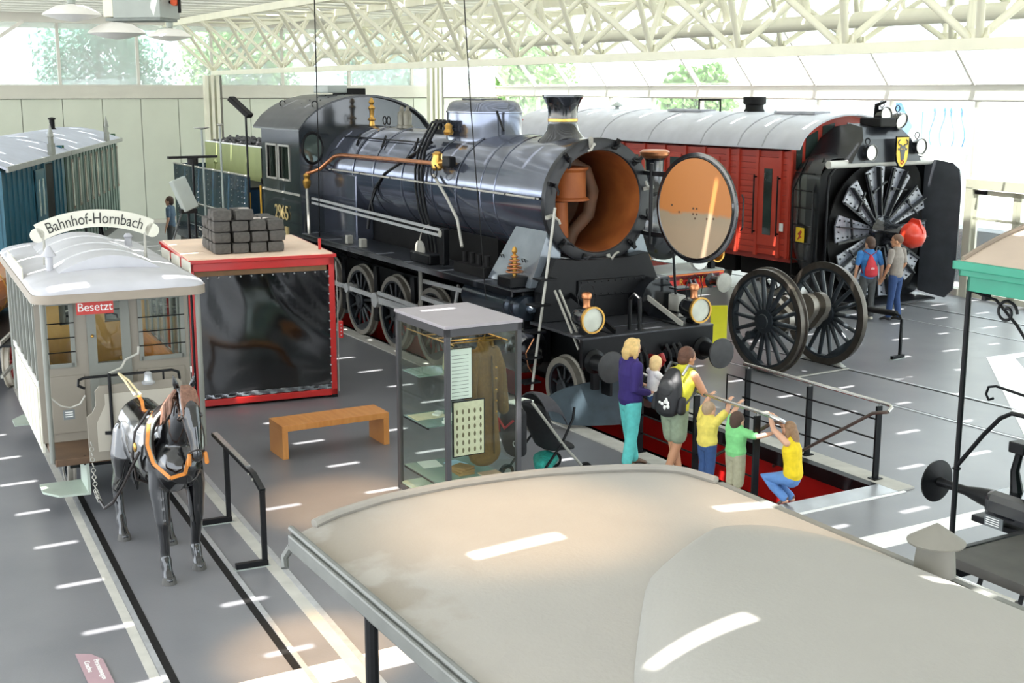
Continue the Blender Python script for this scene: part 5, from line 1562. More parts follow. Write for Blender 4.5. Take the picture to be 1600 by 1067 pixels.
# roof with rounded corners and raised middle
def roof_shape(x0, x1, hw, z, rise, r, top, n=5):
    m_ = MB()
    def outline(sc, zz):
        pts = []
        for cx_, cy_, a0 in ((x1 - r, hw - r, 0), (x0 + r, hw - r, PI / 2), (x0 + r, -hw + r, PI), (x1 - r, -hw + r, 1.5 * PI)):
            for i in range(n + 1):
                a = a0 + PI / 2 * i / n
                x, y = cx_ + r * math.cos(a), cy_ + r * math.sin(a)
                xm = (x0 + x1) / 2
                pts.append((xm + (x - xm) * (1 - (1 - sc) * .25), y * sc, zz))
        return pts
    lv = [outline(1, z), outline(1.0, z + top)] + [outline(math.cos(w), z + top + rise * math.sin(w)) for w in (.25, .5, .75, 1.0, 1.25, 1.45)]
    k = len(lv[0])
    q = [p for l in lv for p in l]
    fs = [(i * k + j, i * k + (j + 1) % k, (i + 1) * k + (j + 1) % k, (i + 1) * k + j) for i in range(len(lv) - 1) for j in range(k)]
    fs += [tuple(range(k - 1, -1, -1)), tuple(range((len(lv) - 1) * k, len(lv) * k))]
    return m_.add(q, fs)
rfo = roof_shape(-4.32, 0, .93, 2.50, .15, .2, .085).build('roof', M_troof, tr, 40)
MB().box(-4.1, -.2, -.9, .9, 2.44, 2.50).build('ceiling_lining', M_tg, rfo, 0)
band = roof_shape(-4.335, .015, .945, 2.475, .001, .21, .095)
band.build('roof_edge_band', mat('roof edge tan', '#93887a', .5, 0, .06, 4), rfo, 40)
cl_ = MB().grid(lambda u, v: (-3.5 + 2.75 * u, -.62 + 1.24 * v, 2.66 + .22 * math.sin(PI * v) ** .8), 2, 18, .3).build('clerestory', M_troof, rfo, 50)
M_seam2 = mat('roof seam pale', '#d9d9da', .4)
for x in (-2.9, -2.1, -1.35):
    MB().grid(lambda u, v: (x + .03 * u, -.62 + 1.24 * v, 2.672 + .22 * math.sin(PI * v) ** .8), 1, 18, .012).build('clerestory_seam', M_seam2, cl_, 50)
MB().lathe([(.045, 2.62), (.04, 2.85), (.085, 2.86), (.02, 2.98)], (-1.15, -.62, 0), n=14).build('roof_vent', M_troof, rfo)
MB().lathe([(.05, 2.62), (.045, 2.8), (.06, 2.82), (.03, 2.86)], (-3.2, .62, 0), n=14).build('roof_vent', M_troof, rfo)
for i in range(5):
    MB().box(-3.0 + i * .38, -2.68 + i * .38, -.93, -.915, 2.60, 2.74).build('side_board', M_tcream, rfo, 0)
for i in range(3):
    MB().box(-2.4 + i * .6, -1.95 + i * .6, .90, .915, 2.58, 2.74).build('side_board', M_tcream, rfo, 0)
# route board on the roof
RB2 = 1.55
sgx = -1.75
brd = MB()
pts_o, pts_i = [], []
half_a = .44
for i in range(25):
    a = -half_a + 2 * half_a * i / 24
    pts_o.append((sgx, (RB2 + .105) * math.sin(a), 3.22 + (RB2 + .105) * math.cos(a) - RB2))
    pts_i.append((sgx, (RB2 - .105) * math.sin(a), 3.22 + (RB2 - .105) * math.cos(a) - RB2))
for i in range(24):
    a, b, c, d = [Vector(p) for p in (pts_o[i], pts_o[i + 1], pts_i[i + 1], pts_i[i])]
    o_ = Vector((.03, 0, 0))
    brd.add([a, b, c, d, a + o_, b + o_, c + o_, d + o_], [(0, 1, 2, 3), (7, 6, 5, 4), (0, 4, 5, 1), (2, 6, 7, 3)] + ([(0, 3, 7, 4)] if i == 0 else []) + ([(1, 5, 6, 2)] if i == 23 else []))
M_board = mat('sign grey white', '#d2d0c2', .5, 0, .04, 3)
bro = brd.build('route_board', M_board, tr, 40, label='curved grey white board lettered Bahnhof-Hornbach')
for s_ in (-1, 1):
    c = Vector((sgx, (RB2 - .02) * math.sin(half_a) * s_ * 1.03, 3.22 + RB2 * math.cos(half_a) - RB2 - .03))
    MB().cyl(c, c + Vector((.03, 0, 0)), .085, n=20).build('board_ear', M_board, bro)
text('route_lettering', 'Bahnhof-Hornbach', .19, mat('sign black', '#33332f', .6), bro, facing((sgx + .033, 0, 3.215), (0, 1, 0), (0, 0, 1)), .003, bend=RB2, width=.80)
for y in (-.60, .58):
    for dy in (-.03, .03):
        MB().bar((sgx + .01, y, 3.08), (sgx - dy * 3, y + dy, 2.62), .018, .018, up=(1, 0, 0)).build('board_leg', M_steelp, bro, 0)
# red occupied sign under the roof edge
bs = MB().box(-.35, -.33, -.46, -.06, 2.28, 2.44).build('occupied_sign', mat('sign red', '#c23a33', .45, 0, .05), tr, 0, label='red sign lettered Besetzt')
text('occupied_lettering', 'Besetzt', .135, M_white, bs, facing((-.327, -.26, 2.36), (0, 1, 0), (0, 0, 1)), .002, width=.95)
# wheels
tmw = wheel_meshes(.33, 8, .09, .09)
for x in (-1.3, -3.0):
    for sg in (-1, 1):
        put_wheel(tr, 'wheel', tmw, 8, (x, sg * .55, .345), M_tyre, M_spk, 0, sg > 0)
    MB().cyl((x, -.5, .345), (x, .5, .345), .05).build('axle', M_spk, tr)
# draw bar
MB().tube([(-.1, -.02, .52), (.3, .02, .5), (.55, .05, .55)], .03, 8).build('draw_bar', M_blackm, tr)
MB().bar((-.05, -.34, .98), (.05, .1, .96), .03, .04).build('swingle_tree', M_blackm, tr, 0)

# ================================================================== black horse statue
hs = thing('horse_statue', 'glossy black life-size horse statue harnessed to the grey tram', 'statue', TF(-12.75, .02, 0), TRZ + 4)
M_horse = mat('black lacquer', '#0b0c0f', .14, .1, .2, 3, .02, 8, coat=.8, spec=.5)
M_hoof = mat('hoof grey', '#4b4945', .5, 0, .2, 8)
M_hair = mat('brown mane hair', '#7d5c4c', .8, 0, .3, 30, .3, 90)
M_strap = mat('tan leather', '#c57a2e', .5, 0, .12, 8)
M_strapd = mat('dark leather', '#2a2320', .5, 0, .12, 8)
h_ = MB()
# trunk: chest -> belly -> croup (side radii are half width, other is half height)
h_.chain([(.72, 0, 1.20), (.55, 0, 1.20), (.25, 0, 1.18), (-.1, 0, 1.16), (-.45, 0, 1.22), (-.72, 0, 1.27), (-.86, 0, 1.24)],
         [(.20, .22), (.265, .34), (.285, .38), (.29, .36), (.265, .33), (.25, .29), (.16, .20)], n=20)
h_.chain([(.45, 0, 1.42), (.2, 0, 1.50), (-.1, 0, 1.46)], [(.10, .14), (.10, .13), (.12, .1)], n=14)
# breast and neck rising to the poll
h_.chain([(.58, 0, 1.14), (.76, 0, 1.18)], [(.23, .26), (.20, .20)], n=16)
h_.chain([(.45, 0, 1.35), (.66, .01, 1.53), (.82, .03, 1.72), (.90, .04, 1.85)], [(.19, .29), (.14, .22), (.105, .165), (.085, .12)], n=16)
# head hanging towards the chest
h_.chain([(.90, .04, 1.90), (1.02, .045, 1.78), (1.10, .05, 1.62), (1.16, .05, 1.47), (1.18, .05, 1.38)], [(.085, .10), (.098, .135), (.078, .105), (.058, .07), (.060, .06)], n=16)
h_.chain([(.96, .04, 1.74), (1.05, .045, 1.60), (1.12, .05, 1.42)], [(.088, .09), (.062, .07), (.045, .04)], n=14)
for s_ in (-1, 1):
    h_.chain([(.88, .04 + s_ * .06, 1.95), (.90, .04 + s_ * .085, 2.03), (.91, .04 + s_ * .105, 2.12)], [(.030, .022), (.034, .02), (.008, .008)], n=8)
    h_.ball((1.07, .045 + s_ * .082, 1.74), (.035, .018, .024), 8, 6)
    h_.ball((1.215, .05 + s_ * .03, 1.42), (.018, .014, .024), 8, 6)
# legs: front
def leg_front(y, xf, xk):
    h_.chain([(.52, y * .75, 1.12), (.54 + (xk - .6) * .3, y, .92), (xk, y, .58), (xk, y, .53), (xf - .01, y, .26), (xf, y, .22), (xf + .05, y, .10)],
             [(.13, .18), (.10, .125), (.072, .082), (.062, .07), (.047, .052), (.058, .062), (.05, .055)], n=12)
    h_.chain([(xf + .05, y, .11), (xf + .085, y, .035)], [(.052, .055), (.066, .075)], n=12)
leg_front(-.165, .66, .64)
leg_front(.205, .42, .50)
def leg_hind(y, xf):
    h_.chain([(-.62, y * .7, 1.22), (-.56, y, .98), (-.58 + (xf + .7) * .3, y, .82), (xf - .10, y, .58), (xf - .12, y, .52), (xf - .04, y, .26), (xf - .03, y, .21), (xf + .03, y, .10)],
             [(.15, .22), (.135, .21), (.10, .14), (.064, .092), (.056, .078), (.047, .052), (.058, .062), (.05, .055)], n=12)
    h_.chain([(xf + .03, y, .11), (xf + .065, y, .035)], [(.052, .055), (.066, .075)], n=12)
leg_hind(-.24, -.80)
leg_hind(.155, -.42)
h_.blob('body', M_horse, hs, .014, 6)
# hooves
for x, y in ((.745, -.165), (.505, .205), (-.735, -.24), (-.355, .155)):
    MB().lathe([(.074, 0), (.070, .03), (.060, .075), (.03, .078)], (x, y, 0), n=16).build('hoof', M_hoof, hs)
# mane, forelock, tail
fl_ = MB()
rnd = random.Random(5)
for i in range(26):
    a = rnd.uniform(-.06, .06); l_ = rnd.uniform(.14, .24)
    fl_.tube([(.92, .04 + a * .5, 2.0), (1.02, .04 + a, 1.97), (1.07, .04 + a * 1.25, 1.88), (1.10, .04 + a * 1.3, 1.98 - l_)], [.016, .018, .014, .004], 5)
o = fl_.build('forelock', M_hair, hs, 60); o['kind'] = 'stuff'
mn = MB()
for i in range(40):
    u = rnd.random()
    p = Vector((.88, .04, 1.96)).lerp(Vector((.30, 0, 1.62)), u)
    mn.tube([p, p + Vector((.01, -.07, .02)), p + Vector((.03, -.13, -.06)), p + Vector((.05, -.15, -.2))], [.018, .02, .016, .004], 5)
o = mn.build('mane', M_hair, hs, 60); o['kind'] = 'stuff'
tl = MB().chain([(-.90, 0, 1.36), (-1.02, 0, 1.25), (-1.08, 0, .95), (-1.08, 0, .6), (-1.05, 0, .45)], [.04, .06, .07, .06, .02], n=10)
tl.blob('tail', M_horse, hs, .014, 3)
# eyes
for s_ in (-1, 1):
    MB().ball((1.085, .045 + s_ * .088, 1.745), .018, 10, 8).build('eye', mat('horse eye', '#14100c', .05, coat=1), hs)
# collar
cp = []
for i in range(28):
    w = 2 * PI * i / 28
    cp.append((.60 + .16 * math.sin(w) * -.35, .25 * math.cos(w), 1.40 + .33 * math.sin(w)))
co_ = MB().tube(cp, .05, 10, closed=True).build('collar', M_strapd, hs)
MB().tube([(p[0] + .05, p[1] * 1.02, p[2]) for p in cp], .018, 8, closed=True).build('collar_rim', M_grey, co_)
# tan rein along the neck, breast strap, noseband pieces
def strap(pts, w, m, nm):
    m_ = MB()
    for a, b in zip(pts[:-1], pts[1:]): m_.bar(a, b, w, .008, up=(Vector(a) + Vector(b)) / 2 - Vector((.1, 0, 1.2)))
    return m_.build(nm, m, hs, 0)
strap([(.56, -.17, 1.70), (.62, -.245, 1.60), (.70, -.29, 1.42), (.82, -.27, 1.26), (.98, -.16, 1.14), (1.10, -.05, 1.20), (1.17, -.03, 1.36)], .035, M_strap, 'tan_rein')
strap([(-.65, -.02, 1.585), (-.4, -.05, 1.58), (-.15, -.1, 1.55), (.05, -.12, 1.585)], .035, M_strap, 'back_strap')
for y in (.05, .11):
    MB().tube([(-.6, y - .12, 1.6), (-1.0, y * .6 - .1, 1.68), (-1.5, -.02, 1.66)], .014, 6).build('drive_rein', mat('pale rope', '#d8c9a0', .7), hs)
for s_ in (-1, 1):
    MB().chain([(1.19, .05 + s_ * .075, 1.40), (1.20, .05 + s_ * .085, 1.31)], [(.02, .016), (.022, .016)], n=8).build('bit_cheek', M_strap, hs)
MB().ring((1.165, .05, 1.42), (.45, 0, -1), .072, .008, 20, 6).build('nose_band', M_strapd, hs)
MB().ring((1.02, .045, 1.72), (.6, 0, -.9), .115, .008, 20, 6).build('head_strap', M_strapd, hs)
# traces, chain, saddle bell
MB().tube([(.45, -.31, 1.28), (.2, -.345, 1.05), (-.1, -.36, .8), (-.4, -.40, .55), (-.75, -.42, .38), (-1.0, -.42, .40)], .016, 6).build('trace', M_strapd, hs)
chn = [Vector((-1.0, -.42, .40)), Vector((-1.15, -.42, .46)), Vector((-1.3, -.40, .65)), Vector((-1.42, -.38, .98))]
for i in range(18):
    u = i / 18 * 3; k = min(int(u), 2); p = chn[k].lerp(chn[k + 1], u - k)
    MB().ring(p, (0, 1, .3) if i % 2 else (1, 0, .3), .022, .006, 10, 5).build('chain_link', M_steelp, hs)
bl_ = MB().lathe([(.07, 0), (.075, .02), (.045, .04), (.05, .07), (.035, .12), (.04, .14), (.015, .17)], (-1.42, .15, 1.50), n=16)
for s_ in (-1, 1):
    MB().ball((.38, s_ * .33, 1.32), (.03, .02, .05), 8, 6).build('hame_fitting', M_brass, hs)
MB().tube([(.3, -.15, 1.66), (.28, -.3, 1.45), (.25, -.33, 1.2), (.22, -.3, .95), (.2, 0, .79), (.22, .3, .95), (.25, .33, 1.2), (.28, .3, 1.45), (.3, .15, 1.66)], .014, 6).build('girth', M_strapd, hs)
# reddish support hanging under the belly
MB().prism([(-.25, -.05, .80), (.0, -.05, .80), (-.04, -.03, .5), (-.16, -.03, .48)], (0, .1, 0)).build('belly_pad', mat('brick red cloth', '#8c4a3c', .7), hs, 0)

# black barrier beside the horse
tb = thing('horse_barrier', 'black metal barrier rail standing beside the black horse', 'barrier', TF(-12.79, .88, 0), TRZ)
for x in (-.74, .74):
    MB().box(x - .025, x + .025, -.025, .025, .05, .80).build('post', M_blackm, tb, 0, .004)
    MB().box(x - .03, x + .03, -.30, .03, .012, .07).build('foot', M_blackm, tb, 0, .004)
    MB().box(x - .035, x + .035, -.32, .05, 0, .012).build('foot_pad', M_grey, tb, 0)
MB().box(-1.3, .42, -.03, .03, .86, .90).build('top_rail', M_blackm, tb, 0, .004)
MB().box(-1.25, .2, -.028, .028, .90, .915).build('top_strip', M_stain, tb, 0)
MB().bar((.42, 0, .88), (.76, 0, .80), .055, .045).build('end_slope', M_blackm, tb, 0)
MB().bar((-.74, 0, .78), (-.74, 0, .88), .05, .05, up=(1, 0, 0)).build('rail_joint', M_blackm, tb, 0)
for x in (.35, .5):
    MB().ball((x, -.035, .865 if x < .4 else .85), .014, 8, 6).build('bolt', M_steelp, tb)
# floor sign
fs_ = thing('floor_sign', 'pinkish direction plate with white lettering lying by the tram rail', 'sign', (-3.36, 9.62, 0), -62)
MB().prism([(-.62, -.10, .006), (-.55, .02, .006), (-.40, .09, .006), (.5, .09, .006), (.5, -.10, .006)], (0, 0, .008)).build('plate', mat('dull pink plate', '#a5898f', .45, 0, .06, 4), fs_, 0)
text('lettering', 'Personenwagen', .065, M_white, fs_, facing((-.42, .035, .016), (1, 0, 0), (0, 1, 0)), .001, align='LEFT')
text('lettering', 'Coaches', .065, M_white, fs_, facing((-.42, -.045, .016), (1, 0, 0), (0, 1, 0)), .001, align='LEFT')
# ================================================================== pit railings
def pit_rail(y, x0, xs, x1, H_, label, loop=None, stair=True):
    t = thing('pit_railing', label, 'railing', LF(0, y, 0), LRZ)
    sg = 1 if y > 0 else -1
    for x in xs:
        p_ = MB().box(x - .015, x + .015, -.045, .045, .03, H_ - .05)
        p_.build('post', M_blackm, t, 0, .004)
        MB().box(x - .06, x + .06, -.07, .07, .022, .036).build('post_foot', M_blackm, t, 0)
        MB().cyl((x, 0, H_ - .06), (x, 0, H_ - .01), .012, n=6).build('rail_pin', M_stain, t)
    MB().tube([(x0, 0, H_), (x1 - .1, 0, H_), (x1, -.0, H_ - .005), (x1 + .06, -sg * .03, H_ - .02), (x1 + .07, -sg * .10, H_ - .06)], .024, 10).build('handrail', M_stain, t)
    if stair:
        MB().tube([(x1 + .07, -sg * .10, H_ - .06), (x1 - .15, -sg * .12, H_ - .12), (x1 - 1.9, -sg * .12, H_ - 1.25)], .022, 10).build('stair_handrail', mat('dull bronze tube', '#6d625c', .35, .6), t)
    for z in (.28, .53, .78):
        MB().cyl((x0 + .02, -sg * .02, z), (xs[-1], -sg * .02, z), .012, n=8).build('bar', M_blackm, t)
    if loop is not None:
        MB().tube([(x0 + .05, 0, .28), (loop, 0, .28), (loop, 0, .78), (x0 + .05, 0, .78)], .012, 8).build('bar_loop', M_blackm, t)
    return t
pit_rail(-.86, 1.75, (2.02, 3.21, 4.34), 4.62, 1.09, 'black railing with steel handrail that the children hold', loop=1.6)
pit_rail(.98, 1.9, (2.0, 3.23, 4.45), 4.62, 1.0, 'black railing with steel handrail on the far side of the pit', loop=1.55)

# ================================================================== red display box with stones on top
RBO = Vector((-2.744, 19.424, 0))
rb = thing('red_display_box', 'red steel box closed with shiny black foil beside the tram', 'display case', RBO, -67)
M_rst = mat('signal red steel', '#c5201c', .32, 0, .06, 3, coat=.4)
M_foil = mat('black foil', '#0c0d10', .09, .1, .3, 2, .18, 2.6, coat=1)
W0, DX = -2.22, -2.75
fr_ = MB()
for y in (W0, -.09):
    for x in (-.09, DX):
        MB().box(x, x + .09, y, y + .09, .06, 2.24).build('corner_post', M_rst, rb, 0, .006)
for x in (-.09, DX):
    MB().box(x, x + .09, W0, 0, .04, .14).build('bottom_rail', M_rst, rb, 0, .006)
    MB().box(x, x + .09, W0, 0, 2.10, 2.22).build('top_rail', M_rst, rb, 0, .006)
for y in (W0, -.09):
    MB().box(DX, 0, y, y + .09, .04, .14).build('bottom_rail', M_rst, rb, 0, .006)
    MB().box(DX, 0, y, y + .09, 2.10, 2.22).build('top_rail', M_rst, rb, 0, .006)
for y in (W0, -.09):
    for x in (-.09, DX):
        MB().box(x, x + .09, y, y + .09, 0, .05).build('foot', M_blackm, rb, 0)
fo = MB().grid(lambda u, v: (-.02 + .008 * math.sin(9 * u + 4 * v) * math.sin(7 * v + 2) + .003 * math.sin(23 * u * v + 5 * u), W0 + .06 + (2.08) * u, .16 + 1.86 * v), 26, 26, (-.006, 0, 0))
foo = fo.build('foil_front', M_foil, rb, 60)
MB().grid(lambda u, v: (-.012 + .012 * math.sin(60 * u + 5 * v), W0 + .06 + 2.08 * u, .15 + .07 * v), 60, 2, (-.004, 0, 0)).build('foil_hem', mat('silver foil edge', '#8a8d92', .12, .7, .2, 8), rb, 60)
for i in range(13):
    for z, nm in ((2.0, 0),):
        MB().ball((.012, W0 + .12 + i * .163, z), .014, 6, 5).build('snap_button', M_steel, foo)
    MB().ball((.012, -.10, .25 + i * .14), .014, 6, 5).build('snap_button', M_steel, foo)
    MB().ball((.012, W0 + .10, .25 + i * .14), .014, 6, 5).build('snap_button', M_steel, foo)
MB().box(DX + .05, -.05, -.05, -.03, .14, 2.1).build('side_foil', M_foil, rb, 0)
MB().box(DX + .05, -.05, W0 + .03, W0 + .05, .14, 2.1).build('side_foil', M_foil, rb, 0)
MB().box(DX + .02, DX + .04, W0 + .05, -.05, .14, 2.1).build('back_foil', M_foil, rb, 0)
MB().box(-.05, -.03, W0 + .1, -.12, 2.02, 2.10).build('upper_strip', mat('brown board', '#7a5a3a', .6), rb, 0)
MB().box(DX - .03, .03, W0 - .03, .03, 2.22, 2.27).build('lid_rim', M_rst, rb, 0, .006)
# beige boards of the lid
M_beige = mat('beige board', '#ecd2ba', .6, 0, .06, 3, .02, 30)
for i in range(3):
    MB().box(DX + .02 + i * .915, DX + .92 + i * .915, W0 + .02, -.02, 2.27, 2.285).build('lid_board', M_beige, rb, 0)
MB().box(-.5, -.46, -.12, -.08, 2.285, 2.46).build('stop_peg', M_rst, rb, 0)
hg = MB().box(-.02, .06, .03, .10, .95, 1.22).build('hinge_plate', M_rst, rb, 0, .01)
for k in range(4): MB().cyl((.061, .065, 1.0 + k * .055), (.066, .065, 1.0 + k * .055), .012, n=8).build('hinge_bolt', M_steel, hg)
MB().tube([(.03, .015, 2.15), (.04, .025, 1.5), (.035, .02, .9), (.03, .015, .1)], .008, 6).build('edge_cable', M_steelp, rb)
# stones
M_stone = mat('dark stone block', '#56534f', .85, 0, .2, 5, .25, 22)
def stone_mesh(seed):
    rnd = random.Random(seed)
    me = MB().box(-.5, .5, -.5, .5, -.5, .5).mesh('stone')
    bm = bmesh.new(); bm.from_mesh(me)
    bmesh.ops.subdivide_edges(bm, edges=bm.edges, cuts=2, use_grid_fill=True)
    for v in bm.verts:
        c = v.co
        k = sum(abs(a) > .45 for a in c)
        if k >= 2: v.co *= .94 if k == 2 else .88
        v.co += Vector((rnd.uniform(-1, 1), rnd.uniform(-1, 1), rnd.uniform(-1, 1))) * .02
    bm.to_mesh(me); bm.free()
    me.materials.append(M_stone)
    me.polygons.foreach_set('use_smooth', [True] * len(me.polygons))
    me.set_sharp_from_angle(angle=math.radians(50))
    return me
smesh = [stone_mesh(k) for k in range(5)]
SX, SY, SZ = .285, .275, .168
lay = ['bottom', 'second', 'third', 'top']
rnd = random.Random(11)
rf_ = frame(RBO.x, RBO.y, -67)
for L_ in range(4):
    for i in range(4):
        for j in range(4):
            if L_ < 3 and 0 < i and 0 < j < 3 and not (L_ == 2 and i > 0): continue
            if L_ == 2 and i == 2 and j == 0 and False: continue
            if L_ == 3 and (i > 1 or j > 1): continue
            off = .06 if L_ % 2 else 0
            wsc = 1.0
            if L_ == 3: wsc = 1.12
            y = -1.75 + SY * (i + .5) * (wsc if L_ == 3 else 1.0) + off * (0 if i in (0,) else .4)
            x = -.42 - SX * (j + .5)
            p = rf_(x, y, 2.286 + SZ * (L_ + .5))
            o = bpy.data.objects.new('stone_block', smesh[rnd.randrange(5)])
            COL.objects.link(o)
            o.location = p
            o.rotation_euler = (0, 0, math.radians(-67 + rnd.uniform(-2, 2)) + (PI if rnd.random() < .5 else 0))
            o.scale = (SX * .94, SY * (.94 if L_ < 3 else 1.05), SZ * .955)
            cols = ['at the tram end', 'second from the tram end', 'second from the engine end', 'at the engine end'] if L_ < 3 else ['on the tram side', 'on the engine side']
            rows = ['foil-side', 'second', 'third', 'rear']
            tag(o, '%s-layer stone block on the red box, %s row, %s' % (lay[L_], rows[j], cols[i]), 'stone', 'stone blocks stacked on the red box')

# ================================================================== viewing stand beside the engine cab and its poles
vp = thing('viewing_stand', 'raised viewing stand with steel handrail beside the engine cab', 'platform', LF(-10.6, -2.0, 0), LRZ)
MB().box(-3.0, 2.6, -.45, .3, 1.12, 1.2).build('deck', M_grey, vp, 0)
for x in (-2.9, -.2, 2.5):
    for y in (-.4, .25):
        MB().box(x - .03, x + .03, y - .03, y + .03, 0, 1.12).build('leg', M_blackm, vp, 0)
for x in (-3.0, -1.4, .2, 1.6, 2.6):
    MB().box(x - .02, x + .02, -.45, -.41, 1.2, 2.22).build('post', M_blackm, vp, 0)
MB().cyl((-3.0, -.43, 2.24), (2.6, -.43, 2.24), .025, n=10).build('handrail', M_stain, vp)
for z in (1.5, 1.75, 2.0):
    MB().cyl((-3.0, -.43, z), (2.6, -.43, z), .012, n=6).build('bar', M_stain, vp)
MB().tube([(-3.0, -.43, 2.24), (-3.4, -.43, 2.1), (-4.6, -.43, 1.1), (-4.6, -.43, .1)], .025, 8).build('stair_rail', M_stain, vp)
for i in range(5):
    MB().box(-3.3 - i * .28, -3.02 - i * .28, -.45, .3, .92 - i * .2, .96 - i * .2).build('stair_tread', M_grey, vp, 0)
for y in (-.45, .27):
    MB().bar((-3.0, y + .015, 1.14), (-4.5, y + .015, .02), .03, .14).build('stringer', M_blackm, vp, 0)
def pole(name, label, p, h0, h1, head):
    t = thing(name, label, 'lamp', p, LRZ)
    MB().cyl((0, 0, h0), (0, 0, h1), .022, n=8).build('pole', M_blackm if head != 'wire' else M_grey, t)
    MB().cyl((0, 0, h0 - .0), (0, 0, h0 + .03), .09, n=14).build('base', M_blackm, t)
    return t
t = pole('floodlight_pole', 'black floodlight on a tall pole before the engine cab', LF(-8.6, -2.62, 0), 0, 4.3, 'flood')
fl = MB().box(-.28, .28, -.09, .09, -.05, .05).build('floodlight', M_soot, t, 0, .02, loc=(-.15, -.05, 4.42))
fl.rotation_euler = (0, math.radians(38), math.radians(35))
for (x, y, h1, lab) in ((-11.6, -2.62, 3.95, 'thin uplight pole with a flat disc near the tender'), (-10.3, -2.62, 4.05, 'thin uplight pole with a small disc near the cab')):
    t = pole('uplight_pole', lab, LF(x, y, 0), 0, h1, 'wire')
    MB().lathe([(.02, h1 - .03), (.06 if x > -11 else .16, h1), (.06 if x > -11 else .16, h1 + .015), (.02, h1 + .02)], n=20).build('disc', M_steelp, t)
t = pole('cross_arm_pole', 'dark pole with a flat cross arm rising behind the stone stack', rf_(-3.3, -1.55, 0), 0, 3.62, 'arm')
MB().box(-.05, .05, -.42, .42, 3.60, 3.64).build('cross_arm', M_soot, t, 0)
MB().lathe([(.09, 3.5), (.09, 3.6), (.02, 3.62)], n=14).build('arm_clamp', M_soot, t)
MB().tube([(.02, .05, 2.4), (.1, .12, 2.35), (.05, .08, 2.2)], .02, 6).build('bracket', M_steelp, t)
t = pole('tilted_panel_stand', 'grey tilted panel on a pole at the back of the red box', rf_(-2.95, -1.72, 0), 0, 2.75, 'panel')
pnl = MB().box(-.06, .06, -.14, .14, -.28, .28).build('panel', M_grey, t, 0, .02, loc=(0, -.06, 3.02))
pnl.rotation_euler = (0, 0, 0); pnl.rotation_euler = (math.radians(18), math.radians(-12), math.radians(15))
MB().box(-.08, .08, -.14, .14, 2.70, 2.78).build('panel_base', M_soot, t, 0, .01)

# ================================================================== wooden bench
DO = Vector((-1.37, 14.62, 0))
DFr = frame(DO.x, DO.y, LRZ)
bn = thing('wooden_bench', 'plain light oak bench between the red box and the showcase', 'bench', DFr(-2.215, .01, 0), LRZ)
M_oak = mat('light oak', '#c98b4a', .42, 0, .12, 2, .02, 20, stretch=(1, 8, 1), c2='#b97838')
MB().box(-.255, .255, -.76, .76, .37, .45).build('seat', M_oak, bn, 0, .004)
for y in (-.76, .68):
    MB().box(-.255, .255, y, y + .08, 0, .37).build('leg', M_oak, bn, 0, .004)

# ================================================================== glass showcase with coat
sc = thing('glass_showcase', 'tall dark framed glass showcase with a brown coat inside', 'showcase', DO, LRZ)
M_sf = mat('showcase grey', '#4a494c', .4, .1, .06, 4)
M_top = mat('showcase lid', '#a59fa3', .45, 0, .04, 3)
CXL, CYL, CH = 1.32, .95, 2.2
for x in (0, CXL - .055):
    for y in (0, CYL - .055):
        MB().box(x, x + .055, y, y + .055, .05, CH).build('post', M_sf, sc, 0, .003)
        MB().cyl((x + .027, y + .027, 0), (x + .027, y + .027, .06), .02, n=8).build('foot', M_stain, sc)
for y in (0, CYL - .055):
    MB().box(0, CXL, y, y + .055, CH - .09, CH).build('top_rail', M_sf, sc, 0, .003)
    MB().box(0, CXL, y, y + .055, .06, .12).build('bottom_rail', M_sf, sc, 0, .003)
for x in (0, CXL - .055):
    MB().box(x, x + .055, 0, CYL, CH - .09, CH).build('top_rail', M_sf, sc, 0, .003)
    MB().box(x, x + .055, 0, CYL, .06, .12).build('bottom_rail', M_sf, sc, 0, .003)
MB().box(-.01, CXL + .01, -.01, CYL + .01, CH, CH + .035).build('lid', M_top, sc, 0, .003)
for x in (.02, CXL - .03):
    MB().box(x, x + .006, .055, CYL - .055, .12, CH - .09).build('glass_pane', M_glassd, sc, 0)
for y in (.02, CYL - .03):
    for x0, x1 in ((.055, .655), (.665, CXL - .055)):
        MB().box(x0, x1, y, y + .006, .12, CH - .09).build('glass_pane', M_glassd, sc, 0)
MB().box(.03, CXL - .03, .03, CYL - .03, .10, .14).build('base_board', mat('pale green base', '#dfe8d3', .5, 0, .03), sc, 0)
M_shelf = glass('shelf glass', '#bfe0d6', .06, .02, .35, '#d4ece4')
for z, x0, x1 in ((.34, .06, 1.05), (.95, .06, .72), (1.50, .04, .5)):
    sh = MB().box(x0, x1, .06, CYL - .06, z, z + .012).build('shelf', M_shelf, sc, 0)
    if z < 1.4: MB().box(x0, x1, .06, .075, z - .02, z).build('shelf_edge', M_blackm, sh, 0)
# rods for hangers
for y in (.12, .80):
    MB().cyl((.06, y, 2.0), (CXL - .06, y, 2.0), .008, n=6).build('rod', M_brass, sc)
for x in (.55, .8, 1.0, 1.15):
    MB().cyl((x, .12, 2.0), (x, .8, 2.0), .008, n=6).build('rod', M_brass, sc)
# strip lamp giving the case its own light
stp_ = MB().box(.1, CXL - .1, .45, .5, CH - .06, CH - .03).build('strip_lamp', mat('strip lamp', '#fff4d8', .5, emit=6.0), sc, 0)
